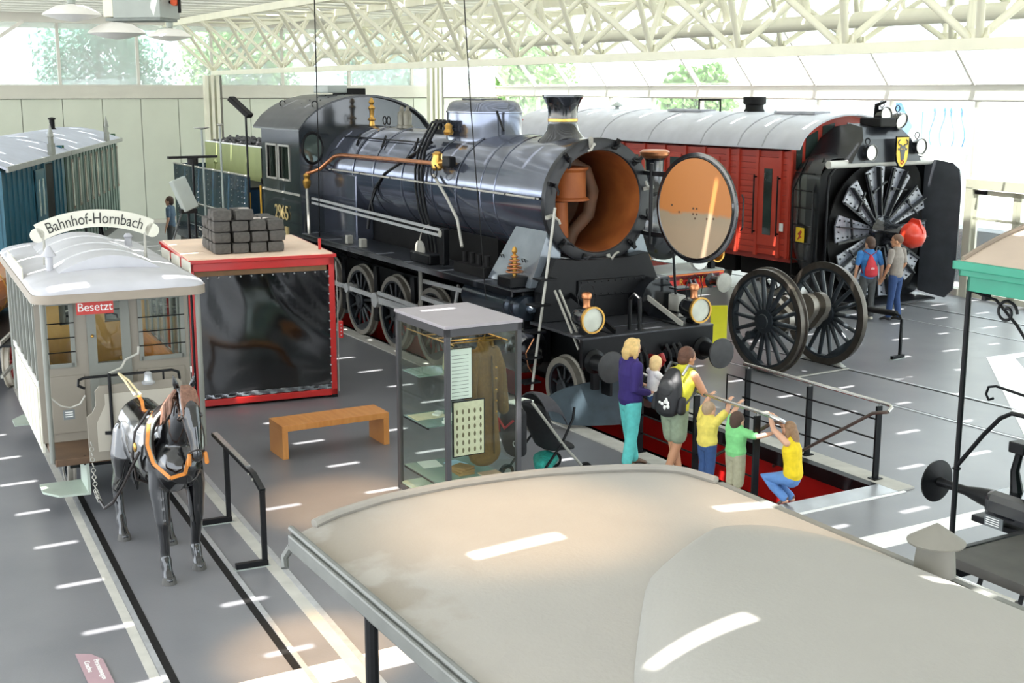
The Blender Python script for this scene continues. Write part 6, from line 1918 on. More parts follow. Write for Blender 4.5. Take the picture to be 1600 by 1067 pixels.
# coat
ct = thing('brown_coat', 'long brown wool uniform coat hanging in the glass showcase', 'coat', DFr(.93, .68, 0), LRZ + 20)
M_coat = mat('brown wool', '#6b5228', .9, 0, .15, 30, .15, 120)
c_ = MB()
c_.chain([(0, 0, 1.90), (0, 0, 1.80), (0, 0, 1.55), (0, 0, 1.25), (.0, 0, .95), (.0, 0, .62)], [(.09, .06), (.20, .09), (.20, .11), (.18, .11), (.20, .13), (.23, .15)], n=28)
for s_ in (-1, 1):
    c_.chain([(0, s_ * .17, 1.80), (.02, s_ * .24, 1.6), (.03, s_ * .27, 1.35), (.05, s_ * .28, 1.10)], [(.075, .08), (.075, .085), (.07, .075), (.065, .07)], n=12)
co_ = c_.blob('body', M_coat, ct, .014, 4)
MB().tube([(.06, -.08, 1.86), (.02, -.11, 1.93), (-.06, 0, 1.95), (.02, .11, 1.93), (.06, .08, 1.86)], .026, 8).build('collar', M_coat, ct)
MB().chain([(.115, 0, 1.78), (.135, 0, 1.3), (.15, 0, .65)], [(.012, .008)] * 3, n=8).build('front_seam', mat('coat seam', '#4a3b22', .9), ct)
for k in range(5): MB().ball((.14, .05, 1.65 - k * .13), .014, 8, 6).build('button', M_brass, ct)
MB().tube([(0, 0, 1.95), (0, 0, 2.0), (.02, 0, 2.02)], .006, 6).build('hanger_hook', M_brass, ct)
# framed papers, cards, books, jug
M_paper = mat('yellowed paper', '#d6d0b0', .7, 0, .08, 20)
M_paperw = mat('white paper', '#e6eae0', .7, 0, .03)
def framed(name, label, x, y0, y1, z0, z1, m, spots, back=M_blackm):
    t = thing(name, label, 'document', DFr(x, (y0 + y1) / 2, z0), LRZ)
    w = y1 - y0; h = z1 - z0
    MB().box(-.01, .01, -w / 2, w / 2, 0, h).build('frame', back, t, 0)
    MB().box(.01, .014, -w / 2 + .012, w / 2 - .012, .012, h - .012).build('sheet', m, t, 0)
    if spots:
        for r in range(6):
            for c in range(5):
                MB().ball((.014, -w / 2 + w * (c + .7) / 5.4, h * (r + .8) / 7.2), (.002, .016, .03), 6, 4).build('portrait', mat('sepia print', '#6e6248', .8), t, 0)
    else:
        for r in range(12):
            MB().box(.014, .0155, -w / 2 + .04, w / 2 - .05, h * (r + 1) / 14, h * (r + 1) / 14 + .006).build('text_line', mat('grey print', '#8a8f86', .8), t, 0)
    return t
framed('printed_sheet', 'tall white printed sheet hanging in the showcase', 1.16, .10, .40, 1.36, 1.95, M_paperw, False)
framed('portrait_sheet', 'yellowed sheet of small portraits hanging in the showcase', 1.22, .12, .52, .72, 1.36, M_paper, True)
for i, (x, y) in enumerate(((.22, .35), (.30, .28), (.36, .42), (.48, .36), (.56, .30), (.68, .22))):
    o = MB().box(-.05, .05, -.028, .028, 0, .03).build('white_card', M_paperw, None, 0, .004, loc=DFr(x, y + .1, .962)); o.rotation_euler = (0, 0, math.radians(LRZ + 25))
    tag(o, ['white exhibit card nearest the corner of the yellow map', 'white exhibit card lying half on the yellow map', 'white exhibit card behind the yellow map', 'white exhibit card in the middle of the shelf between map and rods', 'white exhibit card beside the portrait sheet', 'white exhibit card below the bright rods'][i], 'card', 'exhibit cards in the showcase')
o = MB().box(-.14, .14, -.2, .2, 0, .006).build('map_sheet', M_paper, None, 0, loc=DFr(.26, .28, .962)); o.rotation_euler = (0, 0, math.radians(LRZ)); tag(o, 'yellowed map sheet on the middle showcase shelf', 'paper')
for k in range(3):
    o = MB().cyl((0, 0, 0), (.28, 0, .03), .006, n=6).build('metal_rod', M_steel, None, loc=DFr(.30 + k * .1, .62 - k * .05, .97)); o.rotation_euler = (0, 0, math.radians(LRZ + 20)); tag(o, ['first thin bright rod on the middle shelf, next to the map', 'second thin bright rod, between the other two rods', 'third thin bright rod on the middle shelf, next to the coat'][k], 'rod', 'rods in the showcase')
for k, (w, d) in enumerate(((.24, .2), (.23, .19), (.22, .18))):
    o = MB().box(-w / 2, w / 2, -d / 2, d / 2, 0, .028).build('old_book', mat('book tan', '#9c7a4c', .7, 0, .15, 12), None, 0, .004, loc=DFr(.72, .5, .354 + k * .029)); o.rotation_euler = (0, 0, math.radians(LRZ + 12 * k)); tag(o, ['lowest tan book of the pile on the lower showcase shelf', 'middle tan book of the pile on the lower showcase shelf', 'topmost tan book of the pile on the lower showcase shelf'][k], 'book', 'books in the showcase')
o = MB().box(-.1, .1, -.12, .12, 0, .012).build('open_booklet', mat('booklet pink', '#c9ab8e', .7), None, 0, loc=DFr(.93, .76, .354)); o.rotation_euler = (0, 0, math.radians(LRZ)); tag(o, 'flat open booklet beside the books in the showcase', 'booklet')
o = MB().box(-.12, .12, -.09, .09, 0, .01).build('blue_print', mat('faded blue print', '#9fc0d4', .7), None, 0, loc=DFr(.36, .6, .354)); o.rotation_euler = (0, 0, math.radians(LRZ + 15)); tag(o, 'faded blue print on the lower showcase shelf', 'paper')
o = MB().box(-.14, .14, -.12, .12, 0, .006).build('letter', M_paperw, None, 0, loc=DFr(.22, .32, .354)); o.rotation_euler = (0, 0, math.radians(LRZ - 8)); tag(o, 'white letter on the lower showcase shelf', 'paper')
jg = thing('metal_jug', 'pale metal jug with funnel on the upper showcase shelf', 'jug', DFr(.30, .55, 1.513), LRZ)
MB().lathe([(.075, 0), (.08, .02), (.07, .16), (.055, .22), (.06, .24), (.05, .25), (.02, .26)], n=20).build('body', mat('pewter yellow', '#b9b58c', .35, .4, .1, 8), jg)
MB().tube([(.05, 0, .2), (.11, 0, .22), (.12, 0, .12), (.075, 0, .05)], .008, 6).build('handle', M_brass, jg)
MB().lathe([(.02, .25), (.015, .3), (.035, .38), (.03, .385)], n=12).build('funnel', M_white, jg)
bx_ = MB().box(-.06, .06, -.1, .1, 0, .12).build('white_carton', M_paperw, None, 0, .004, loc=DFr(.42, .78, 1.513)); bx_.rotation_euler = (0, 0, math.radians(LRZ + 20)); tag(bx_, 'small white carton on the upper showcase shelf', 'box')

# ================================================================== stroller
sr = thing('stroller', 'black folding stroller with a red and black bag beside the showcase', 'stroller', (.42, 15.15, 0), 40)
sr.scale = (1.18, 1.18, 1.1)
M_fab = mat('black fabric', '#232326', .85, 0, .2, 20, .1, 60)
M_fabg = mat('charcoal hood', '#3b3a3f', .85, 0, .15, 20, .1, 60)
for y in (-.24, .24):
    MB().tube([(-.42, y, 1.02), (-.36, y, .95), (.05, y, .42), (.34, y, .10)], .016, 8).build('frame_tube', M_steelp, sr)
    MB().tube([(-.34, y, .10), (0, y, .45), (.16, y, .72), (.18, y, .85)], .014, 8).build('frame_tube', M_blackm, sr)
    MB().tube([(-.42, y, 1.02), (-.50, y, 1.03), (-.54, y * .8, 1.0)], .02, 8).build('handle', M_fab, sr)
    for x in (-.34, .34):
        w_ = MB().lathe([(.05, -.02), (.085, -.022), (.092, 0), (.085, .022), (.05, .02)], (x, y, .092), (0, 1, 0), 20).build('wheel', M_soot, sr)
        MB().cyl((x, y - .024, .092), (x, y + .024, .092), .045, n=14).build('wheel_hub', M_grey, w_)
MB().chain([(-.16, 0, .86), (-.08, 0, .60), (.02, 0, .40), (.24, 0, .36)], [(.20, .05), (.21, .06), (.21, .07), (.19, .05)], n=16).blob('seat', M_fab, sr, .015, 3)
MB().grid(lambda u, v: (-.20 + .30 * math.sin(u * 1.4), -.23 + .46 * v, .78 + .26 * math.cos(u * 1.4) - .16 * (2 * v - 1) ** 2), 8, 10, .02).build('hood', M_fabg, sr, 60)
MB().chain([(-.44, 0, .86), (-.46, 0, .62), (-.42, 0, .42)], [(.19, .07), (.20, .10), (.16, .08)], n=16).blob('back_bag', M_fab, sr, .015, 3)
MB().tube([(-.55, -.12, .80), (-.58, -.02, .70), (-.56, .10, .78), (-.57, .08, .64)], .014, 6).build('red_strap', mat('red strap', '#b3202a', .6), sr)
MB().box(-.50, -.26, -.1, .06, .96, .975).build('white_leaflet', M_paperw, sr, 0)
MB().chain([(-.16, -.14, .22), (.0, .0, .24), (.1, .1, .22)], [(.1, .08), (.14, .09), (.09, .07)], n=12).blob('teal_net_bag', mat('teal net', '#1f8f83', .7, 0, .3, 25), sr, .015, 2)
for k, (y, c) in enumerate(((-.16, '#c8c8c8'), (.14, '#b4b4b8'))):
    MB().ring((-.56, y, .55), (1, 0, 0), .03, .006, 14, 5).build('ring', M_steel, sr)
# ================================================================== near carriage whose roof fills the foreground
nc = thing('near_carriage', 'open-platform carriage with a big weathered beige canvas roof', 'carriage', LF(10.25, -7.58, 0), LRZ)
def canvas():
    m = mat('weathered canvas', '#98958f', .75, 0, 0, 1.1, .12, 55, c2='#a6a199')
    nt = m.node_tree; b = nt.nodes['Principled BSDF']
    rp = [n for n in nt.nodes if n.type == 'VALTORGB'][0]
    tc = nt.nodes.new('ShaderNodeTexCoord')
    n2 = nt.nodes.new('ShaderNodeTexNoise'); n2.inputs['Scale'].default_value = 2.3; n2.inputs['Detail'].default_value = 7
    nt.links.new(tc.outputs['Object'], n2.inputs['Vector'])
    sp_ = nt.nodes.new('ShaderNodeSeparateXYZ'); nt.links.new(tc.outputs['Object'], sp_.inputs[0])
    # old water stains gather along the gutter side of the canvas
    mr = nt.nodes.new('ShaderNodeMapRange'); mr.inputs['From Min'].default_value = -.55; mr.inputs['From Max'].default_value = -1.0
    nt.links.new(sp_.outputs['Y'], mr.inputs['Value'])
    r2 = nt.nodes.new('ShaderNodeValToRGB'); r2.color_ramp.elements[0].position = .5; r2.color_ramp.elements[1].position = .58
    nt.links.new(n2.outputs['Fac'], r2.inputs['Fac'])
    mu = nt.nodes.new('ShaderNodeMath'); mu.operation = 'MULTIPLY'
    nt.links.new(mr.outputs[0], mu.inputs[0]); nt.links.new(r2.outputs['Color'], mu.inputs[1])
    mx = nt.nodes.new('ShaderNodeMix'); mx.data_type = 'RGBA'
    mx.inputs['B'].default_value = (*lin('#8f877b'), 1)
    nt.links.new(mu.outputs[0], mx.inputs['Factor']); nt.links.new(rp.outputs['Color'], mx.inputs['A'])
    nt.links.new(mx.outputs['Result'], b.inputs['Base Color'])
    return m
M_canvas = canvas()
M_canvas2 = mat('plain grey canvas', '#999791', .78, 0, .04, 1.3, .12, 60)
M_gut = mat('grey gutter', '#6a6c68', .45, .1, .12, 6)
NW = 1.02
def lerp_tab(tab, x):
    for (x0, y0), (x1, y1) in zip(tab[:-1], tab[1:]):
        if x <= x1: return y0 + (y1 - y0) * (x - x0) / (x1 - x0)
    return tab[-1][1]
def nz_(y): return 2.85 + .06 * (1 - (y / NW) ** 2)
# far end bowed out a little, corners rounded
def nx_(y, u):
    e = lerp_tab([(-1.02, .03), (-.82, -.045), (-.56, -.08), (-.23, -.07), (.03, -.045), (.27, -.02), (.72, .055), (.88, .10), (.96, .15), (1.0, .23), (1.021, .36)], y)
    return e + (6.4 - e) * u
rf = MB().grid(lambda u, v: (nx_(-NW + 2 * NW * v, u), -NW + 2 * NW * v, nz_(-NW + 2 * NW * v)), 20, 48, .05)
nro = rf.build('platform_roof', M_canvas, nc, 50)
rim = [(nx_(-NW + 2 * NW * i / 48, 0) + .01, -NW + 2 * NW * i / 48, nz_(-NW + 2 * NW * i / 48) + .015) for i in range(2, 49)]
MB().tube(rim, .022, 8).build('end_bead', mat('bead grey', '#8f8b83', .6, 0, .08, 6), nro)
MB().box(.02, 6.4, -NW - .045, -NW + .005, 2.78, 2.855).build('gutter', M_gut, nro, 0, .01)
MB().tube([(.0, -NW - .02, 2.87), (6.4, -NW - .02, 2.87)], .014, 8).build('gutter_bead', M_gut, nro)
MB().tube([(.03, -NW - .03, 2.80), (-.01, -NW - .05, 2.74), (.02, -NW - .06, 2.70)], .018, 8).build('gutter_hook', M_gut, nro)
MB().box(.36, 6.4, NW - .005, NW + .045, 2.78, 2.855).build('gutter', M_gut, nro, 0, .01)
# raised main roof behind the platform, round ended
LT = [(1.0, .50), (1.05, .40), (1.1, .30), (1.17, .18), (1.25, .05), (1.36, -.11), (1.5, -.23), (1.65, -.35), (1.85, -.51), (2.06, -.67), (2.3, -.80), (2.7, -.92), (3.4, -.97), (6.5, -.98)]
RT = [(1.0, .52), (1.04, .66), (1.12, .80), (1.3, .93), (1.6, .98), (6.5, 1.0)]
def main(u, v):
    x = 1.0 + 5.4 * (u ** 1.9)
    y0, y1 = lerp_tab(LT, x), lerp_tab(RT, x)
    y = y0 + (y1 - y0) * v
    t = min((x - 1.0) / 1.6, 1)
    edge = (1 - abs(2 * v - 1) ** 4)
    return (x, y, nz_(y) + .006 + .15 * edge * math.sqrt(t))
MB().grid(main, 30, 36, .03).build('main_roof', M_canvas2, nc, 60)
MB().lathe([(.092, 2.74), (.078, 2.92), (.07, 2.99), (.112, 2.985), (.114, 2.992), (.05, 3.035), (.005, 3.065)], (1.74, 1.02, 0), n=24).build('roof_ventilator', mat('vent grey', '#77746b', .6, 0, .1, 5), nc)
for y in (-1.04, 1.0):
    for x in (.87, ):
        MB().cyl((x, y, .95), (x, y, 2.82), .026, n=10).build('post', M_blackm, nc)
    MB().box(2.2, 6.3, y * .9 - .02, y * .9 + .02, .9, 2.8).build('side_wall', M_tgd, nc, 0)
MB().box(2.2, 2.24, -.9, .9, .9, 2.85).build('end_wall', M_tgd, nc, 0)
MB().box(.6, 6.3, -.95, .95, .82, .92).build('floor', mat('old planks', '#5e5346', .7, 0, .2, 5), nc, 0)
MB().box(1.0, 6.2, -.5, .5, .5, .82).build('frame', M_blackm, nc, 0)
for x in (2.2, 5.0):
    for sg in (-1, 1):
        put_wheel(nc, 'wheel', tw, 9, (x, sg * .6, .5), M_tyre, M_spk, 0, sg > 0)
for s_ in (-.52, .52):
    MB().box(.75, .78, s_ - .4, s_ + .4, 1.82, 1.86).build('platform_rail', M_blackm, nc, 0)

# ================================================================== right carriage with the green fascia
rc = thing('green_fascia_carriage', 'old carriage end with a green moulded roof edge and thin black post', 'carriage', LF(8.57, -1.15, 0), LRZ)
M_green = mat('fascia green', '#2f8f74', .45, 0, .06, 4)
M_tanc = mat('tan roof canvas', '#b7a695', .7, 0, .08, 2.5, .1, 40)
def rz_(y): return 3.45 + .30 * (1 - (y / 1.42) ** 2)
rro = MB().grid(lambda u, v: (4.6 * u, -1.42 + 2.84 * v, rz_(-1.42 + 2.84 * v)), 8, 20, .03).build('roof', M_tanc, rc, 50)
for x in (1.2, 2.8):
    MB().grid(lambda u, v: (x + .03 * u, -1.42 + 2.84 * v, rz_(-1.42 + 2.84 * v) + .008), 1, 20, .012).build('roof_seam', mat('seam tan', '#8e8172', .7), rro, 50)
for k, (o_, z0, z1) in enumerate(((.035, 3.39, 3.455), (.0, 3.34, 3.39), (-.05, 3.22, 3.34))):
    MB().box(-o_, 4.6, -1.42 - o_, -1.40 - o_ + .03, z0, z1).build('fascia_moulding', M_green, rro, 0, .006)
    MB().box(-o_, -o_ + .03, -1.42 - o_, 1.42 + o_, z0, z1).build('fascia_moulding', M_green, rro, 0, .006)
MB().tube([(.02 + 0, -1.40 + 2.8 * i / 16, rz_(-1.40 + 2.8 * i / 16) + .01) for i in range(17)], .02, 6).build('end_bead', mat('seam tan', '#8e8172'), rro)
PZ = 1.05
for x, y in ((.04, -1.33), (.04, 1.33), (1.35, -1.33), (1.35, 1.33)):
    MB().cyl((x, y, PZ), (x, y, 3.3), .022, n=10).build('post', M_blackm, rc)
MB().ring((.04, -1.33, 1.78), (0, 0, 1), .026, .01, 12, 6).build('post_collar', M_blackm, rc)
# stair rail rising from the corner post
MB().tube([(.04, -1.33, 1.80), (.28, -1.33, 2.12), (.42, -1.33, 2.28), (.52, -1.33, 2.34), (1.3, -1.33, 2.36)], .018, 8).build('corner_rail', M_blackm, rc)
def scroll(c, ax, R_, turns, nm, r=.012):
    pts = []
    n_ = int(22 * turns)
    for i in range(n_ + 1):
        w = 2 * PI * turns * i / n_
        rr = R_ * (1 - .75 * i / n_)
        pts.append((c[0] + rr * math.cos(w) * ax[0], c[1] + rr * math.cos(w) * ax[1], c[2] + rr * math.sin(w)))
    MB().tube(pts, r, 6).build(nm, M_blackm, rc)
scroll((.40, -1.33, 3.10), (1, 0), .10, 1.4, 'roof_scroll')
MB().tube([(.06, -1.33, 3.22), (.3, -1.33, 3.18), (.5, -1.33, 3.02), (.8, -1.33, 2.7), (1.3, -1.33, 2.5)], .012, 6).build('scroll_bracket', M_blackm, rc)
MB().tube([(.34, -1.33, 2.42), (.30, -1.33, 2.40), (.27, -1.33, 2.44), (.29, -1.33, 2.50), (.36, -1.33, 2.52), (1.34, -1.33, 2.44)], .011, 6).build('rail_scroll', M_blackm, rc)
MB().box(.12, .16, -1.28, -1.22, 3.15, 3.24).build('roof_hook', M_blackm, rc, 0)
# platform, steps, end beam
MB().box(0, 4.5, -1.36, 1.36, .97, PZ).build('platform', mat('dark planks', '#46433e', .6, 0, .2, 5), rc, 0)
MB().box(-.06, 0, -1.2, 1.2, .80, 1.06).build('end_beam', M_blackm, rc, 0, .01)
MB().box(1.4, 1.45, -1.34, 1.34, PZ, 3.3).build('end_wall', M_green, rc, 0)
MB().box(1.4, 4.5, 1.30, 1.34, PZ, 3.3).build('side_wall', M_green, rc, 0)
MB().box(1.4, 4.5, -1.34, -1.30, PZ, 3.3).build('side_wall', M_green, rc, 0)
for k, (z, y) in enumerate(((.72, -1.25), (.38, -1.42))):
    MB().box(.05, .75, y - .14, y + .14, z, z + .04).build('step_board', M_blackm, rc, 0, .01)
for x in (.2, .6):
    MB().tube([(x, -1.1, .97), (x, -1.16, .8), (x, -1.22, .70), (x, -1.38, .42)], .02, 6).build('step_iron', M_blackm, rc)
MB().box(-.75, 0, -.16, .16, .90, .96).build('coupler_step', M_blackm, rc, 0, .01)
# centre buffer and coupling
MB().lathe([(.02, -1.34), (.12, -1.335), (.20, -1.32), (.205, -1.30), (.15, -1.285), (.05, -1.27), (.04, -1.2), (.045, -.95), (.075, -.8), (.10, -.6), (.12, -.3), (.13, -.06)], (0, 0, 1.10), (1, 0, 0), 28).build('centre_buffer', M_blackm, rc)
MB().box(-.62, -.06, -.20, .20, .98, 1.24).build('buffer_box', M_black, rc, 0, .08)
MB().tube([(-.42, .02, 1.22), (-.46, .02, 1.42), (-.42, .02, 1.62)], [.06, .04, .035], 8).build('coupling_lever', M_blackm, rc)
MB().box(-.49, -.33, -.06, .10, 1.60, 1.70).build('lever_head', M_blackm, rc, 0, .01)
ntc = MB().box(-.10, .10, -.006, .006, -.05, .05).build('notice_plate', mat('notice grey', '#6a6f70'), rc, 0, loc=(-.44, -.235, .99))
for k in range(4): MB().box(-.08, .06, -.008, -.006, -.032 + k * .02, -.024 + k * .02).build('print_line', M_white, ntc, 0)
MB().tube([(.12, -1.62, .55), (.10, -1.62, .95), (.2, -1.60, 1.0), (.9, -1.60, 1.0)], .028, 8).build('grab_rail', M_stain, rc)
for sg in (-1, 1):
    put_wheel(rc, 'wheel', tw, 9, (2.6, sg * .75, .485), M_tyre, M_spk, 0, sg > 0)
MB().box(.6, 4.4, -.6, .6, .5, .97).build('frame', M_soot, rc, 0)

# ================================================================== blue and green carriages by the left wall
CRZ = -81.1
LCF = frame(-10.19 - 1.3 * .988, 28.98 - 1.3 * .1547, CRZ)
M_cblue = mat('carriage blue', '#1f5a6c', .4, 0, .12, 4)
M_cgreen = mat('carriage green', '#2d5a34', .45, 0, .12, 4)
M_cgg = mat('carriage grey green', '#6f8379', .45, 0, .1, 4)
M_croof = mat('pale blue roof', '#b3b9c6', .5, 0, .06, 3)
def old_carriage(name, label, x0, x1, mside, mend, windows, door):
    t = thing(name, label, 'carriage', LCF(x0, 0, 0), CRZ)
    L_ = x1 - x0
    for sg in (-1, 1):
        sd = MB().box(0, L_, sg * 1.26, sg * 1.30, 1.0, 3.35).build('side_wall', mside, t, 0)
        n_ = int(L_ / .42)
        for i in range(n_):
            x = (i + .5) * L_ / n_
            if sg > 0 and door and door[0] - .3 < x < door[1] + .3: continue
            if windows and i % 2 == 0:
                w_ = MB().box(x - .13, x + .13, sg * 1.305, sg * 1.33, 2.0, 3.15).build('window_frame', mat('frame brown', '#6b5a48', .5), sd, 0)
                MB().box(x - .09, x + .09, sg * 1.331, sg * 1.336, 2.06, 3.08).build('pane', mat('dark pane', '#33403c'), w_, 0)
            plank('batten', (x + .2, sg * 1.315, 2.15), (.05, .03, 2.3), mside, sd)
        if sg > 0 and door:
            MB().box(door[0], door[1], sg * 1.303, sg * 1.315, 1.05, 3.2).build('doorway_shade', M_soot, sd, 0)  # dark sheet on the closed wall, stands for shade inside the open door
            MB().box(door[1], door[1] + .12, sg * 1.30, sg * 1.36, 1.05, 3.25).build('door_post', mside, sd, 0)
            dl = MB().box(door[1] + .15, door[1] + 1.0, sg * 1.335, sg * 1.36, 1.1, 3.15).build('sliding_door', mside, sd, 0)
            for k in (.35, .75):
                MB().box(door[1] + k - .06, door[1] + k + .06, sg * 1.361, sg * 1.37, 2.2, 2.95).build('door_pane', mat('pale pane', '#9fb0ac', .2), dl, 0)
    for x in (0, L_ - .04):
        MB().box(x, x + .04, -1.28, 1.28, 1.0, 3.5).build('end_wall', mend, t, 0)
    MB().grid(lambda u, v: (-.05 + (L_ + .1) * u, -1.45 + 2.9 * v, 3.36 + .34 * (1 - (2 * v - 1) ** 2)), 4, 18, .05).build('roof', M_croof, t, 50)
    MB().box(-.05, L_ + .05, 1.42, 1.47, 3.28, 3.38).build('eave_board', mat('eave grey', '#9b9d98', .5), t, 0)
    MB().box(0, L_, -1.2, 1.2, .75, 1.0).build('underframe', M_blackm, t, 0)
    for x in (1.2, L_ - 1.2):
        for sg in (-1, 1):
            put_wheel(t, 'wheel', tw, 9, (x, sg * .75, .485), M_tyre, M_spk, 0, sg > 0)
    for x in (L_ * .3, ):
        MB().lathe([(.12, 3.66), (.1, 3.72), (.07, 3.74), (.07, 3.95), (.1, 3.96), (.1, 4.0), (.02, 4.02)], (x, 0, 0), n=14).build('roof_lamp_vent', M_soot, t)
        sp_ = MB().box(x - .22, x + .22, 1.36, 1.44, 3.38, 3.62).box(x - .14, x + .14, 1.37, 1.43, 3.6, 3.78)
        sp_.tube([(x, 1.4, 3.76), (x, 1.4, 4.05)], [.07, .005], 6)
        sp_.build('roof_finial', mat('finial grey', '#8e9087', .5), t, 0)
    return t
old_carriage('green_carriage', 'green and grey old carriage with narrow windows by the panel wall', -8.3, -.35, M_cgg, M_cgreen, True, None)
old_carriage('blue_carriage', 'blue boarded carriage with an open side door by the panel wall', -.15, 6.0, M_cblue, M_cblue, False, (1.4, 2.4))
# small platform rail between carriage and tram
ps = thing('carriage_steps', 'black access steps with white handrail beside the blue carriage', 'steps', LCF(2.4, 1.95, 0), CRZ)
MB().box(-.9, .9, -.35, .35, 1.0, 1.06).build('landing', M_blackm, ps, 0)
for x in (-.85, .85):
    for y in (-.3, .3):
        MB().box(x - .025, x + .025, y - .025, y + .025, 0, 1.0).build('leg', M_blackm, ps, 0)
    MB().box(x - .02, x + .02, .3, .34, 1.06, 2.0).build('post', M_blackm, ps, 0)
MB().cyl((-1.0, .32, 2.02), (1.3, .32, 2.02), .022, n=8).build('handrail', M_white, ps)
MB().box(-.9, .9, .315, .33, 1.15, 1.3).build('kick_board', M_blackm, ps, 0)
MB().bar((-.9, .32, 2.02), (-1.5, .32, 1.2), .05, .05).build('stair_rail', M_blackm, ps, 0)
# small engine with wooden boiler at the very left
se = thing('wooden_boiler_engine', 'small old engine with varnished wooden boiler left of the tram', 'locomotive', (-8.72, 19.9, 0), CRZ)
M_lag = mat('lagging wood', '#b3672a', .35, 0, .15, 3, coat=.4)
for i in range(20):
    w = 2 * PI * i / 20
    o_ = plank('lagging_board', (-.9, .44 * math.cos(w), 1.45 + .44 * math.sin(w)), (2.4, .03, .145), M_lag, se, (w + 0, 0, 0))
MB().cyl((-2.0, 0, 1.45), (.26, 0, 1.45), .425, n=28).build('boiler_shell', M_blackm, se)
for x in (-1.9, -.9, .2):
    MB().lathe([(.455, x - .02), (.468, x - .02), (.468, x + .02), (.455, x + .02)], (0, 0, 1.45), (1, 0, 0), 32, close=True).build('boiler_band', M_brass, se)
MB().cyl((.26, 0, 1.45), (.6, 0, 1.45), .46, n=28).build('smokebox', M_blackm, se)
MB().lathe([(.16, 1.8), (.12, 2.0), (.12, 2.5), (.2, 2.7), (.2, 2.74), (.1, 2.74)], (.4, 0, 0), n=18).build('chimney', M_blackm, se)
MB().box(-2.6, 1.0, -.75, .75, .86, .96).build('frame', M_blackm, se, 0)
sw = wheel_meshes(.42, 10, .1, .1)
for x in (-1.7, -.2):
    for sg in (-1, 1):
        put_wheel(se, 'wheel', sw, 10, (x, sg * .6, .43), mat('cream tyre', '#cfc6b4', .5), mat('spoke red', '#8e2420', .5), 0, sg > 0)
for z in (1.12, .62):
    MB().bar((-2.6, .82, z), (1.4, .82, z - .12), .04, .05).build('side_rod', M_steelp, se, 0)
MB().box(-2.6, 1.3, .62, .95, .93, .97).build('running_board', M_blackm, se, 0)
MB().box(-2.6, 1.3, -.95, -.62, .93, .97).build('running_board', M_blackm, se, 0)
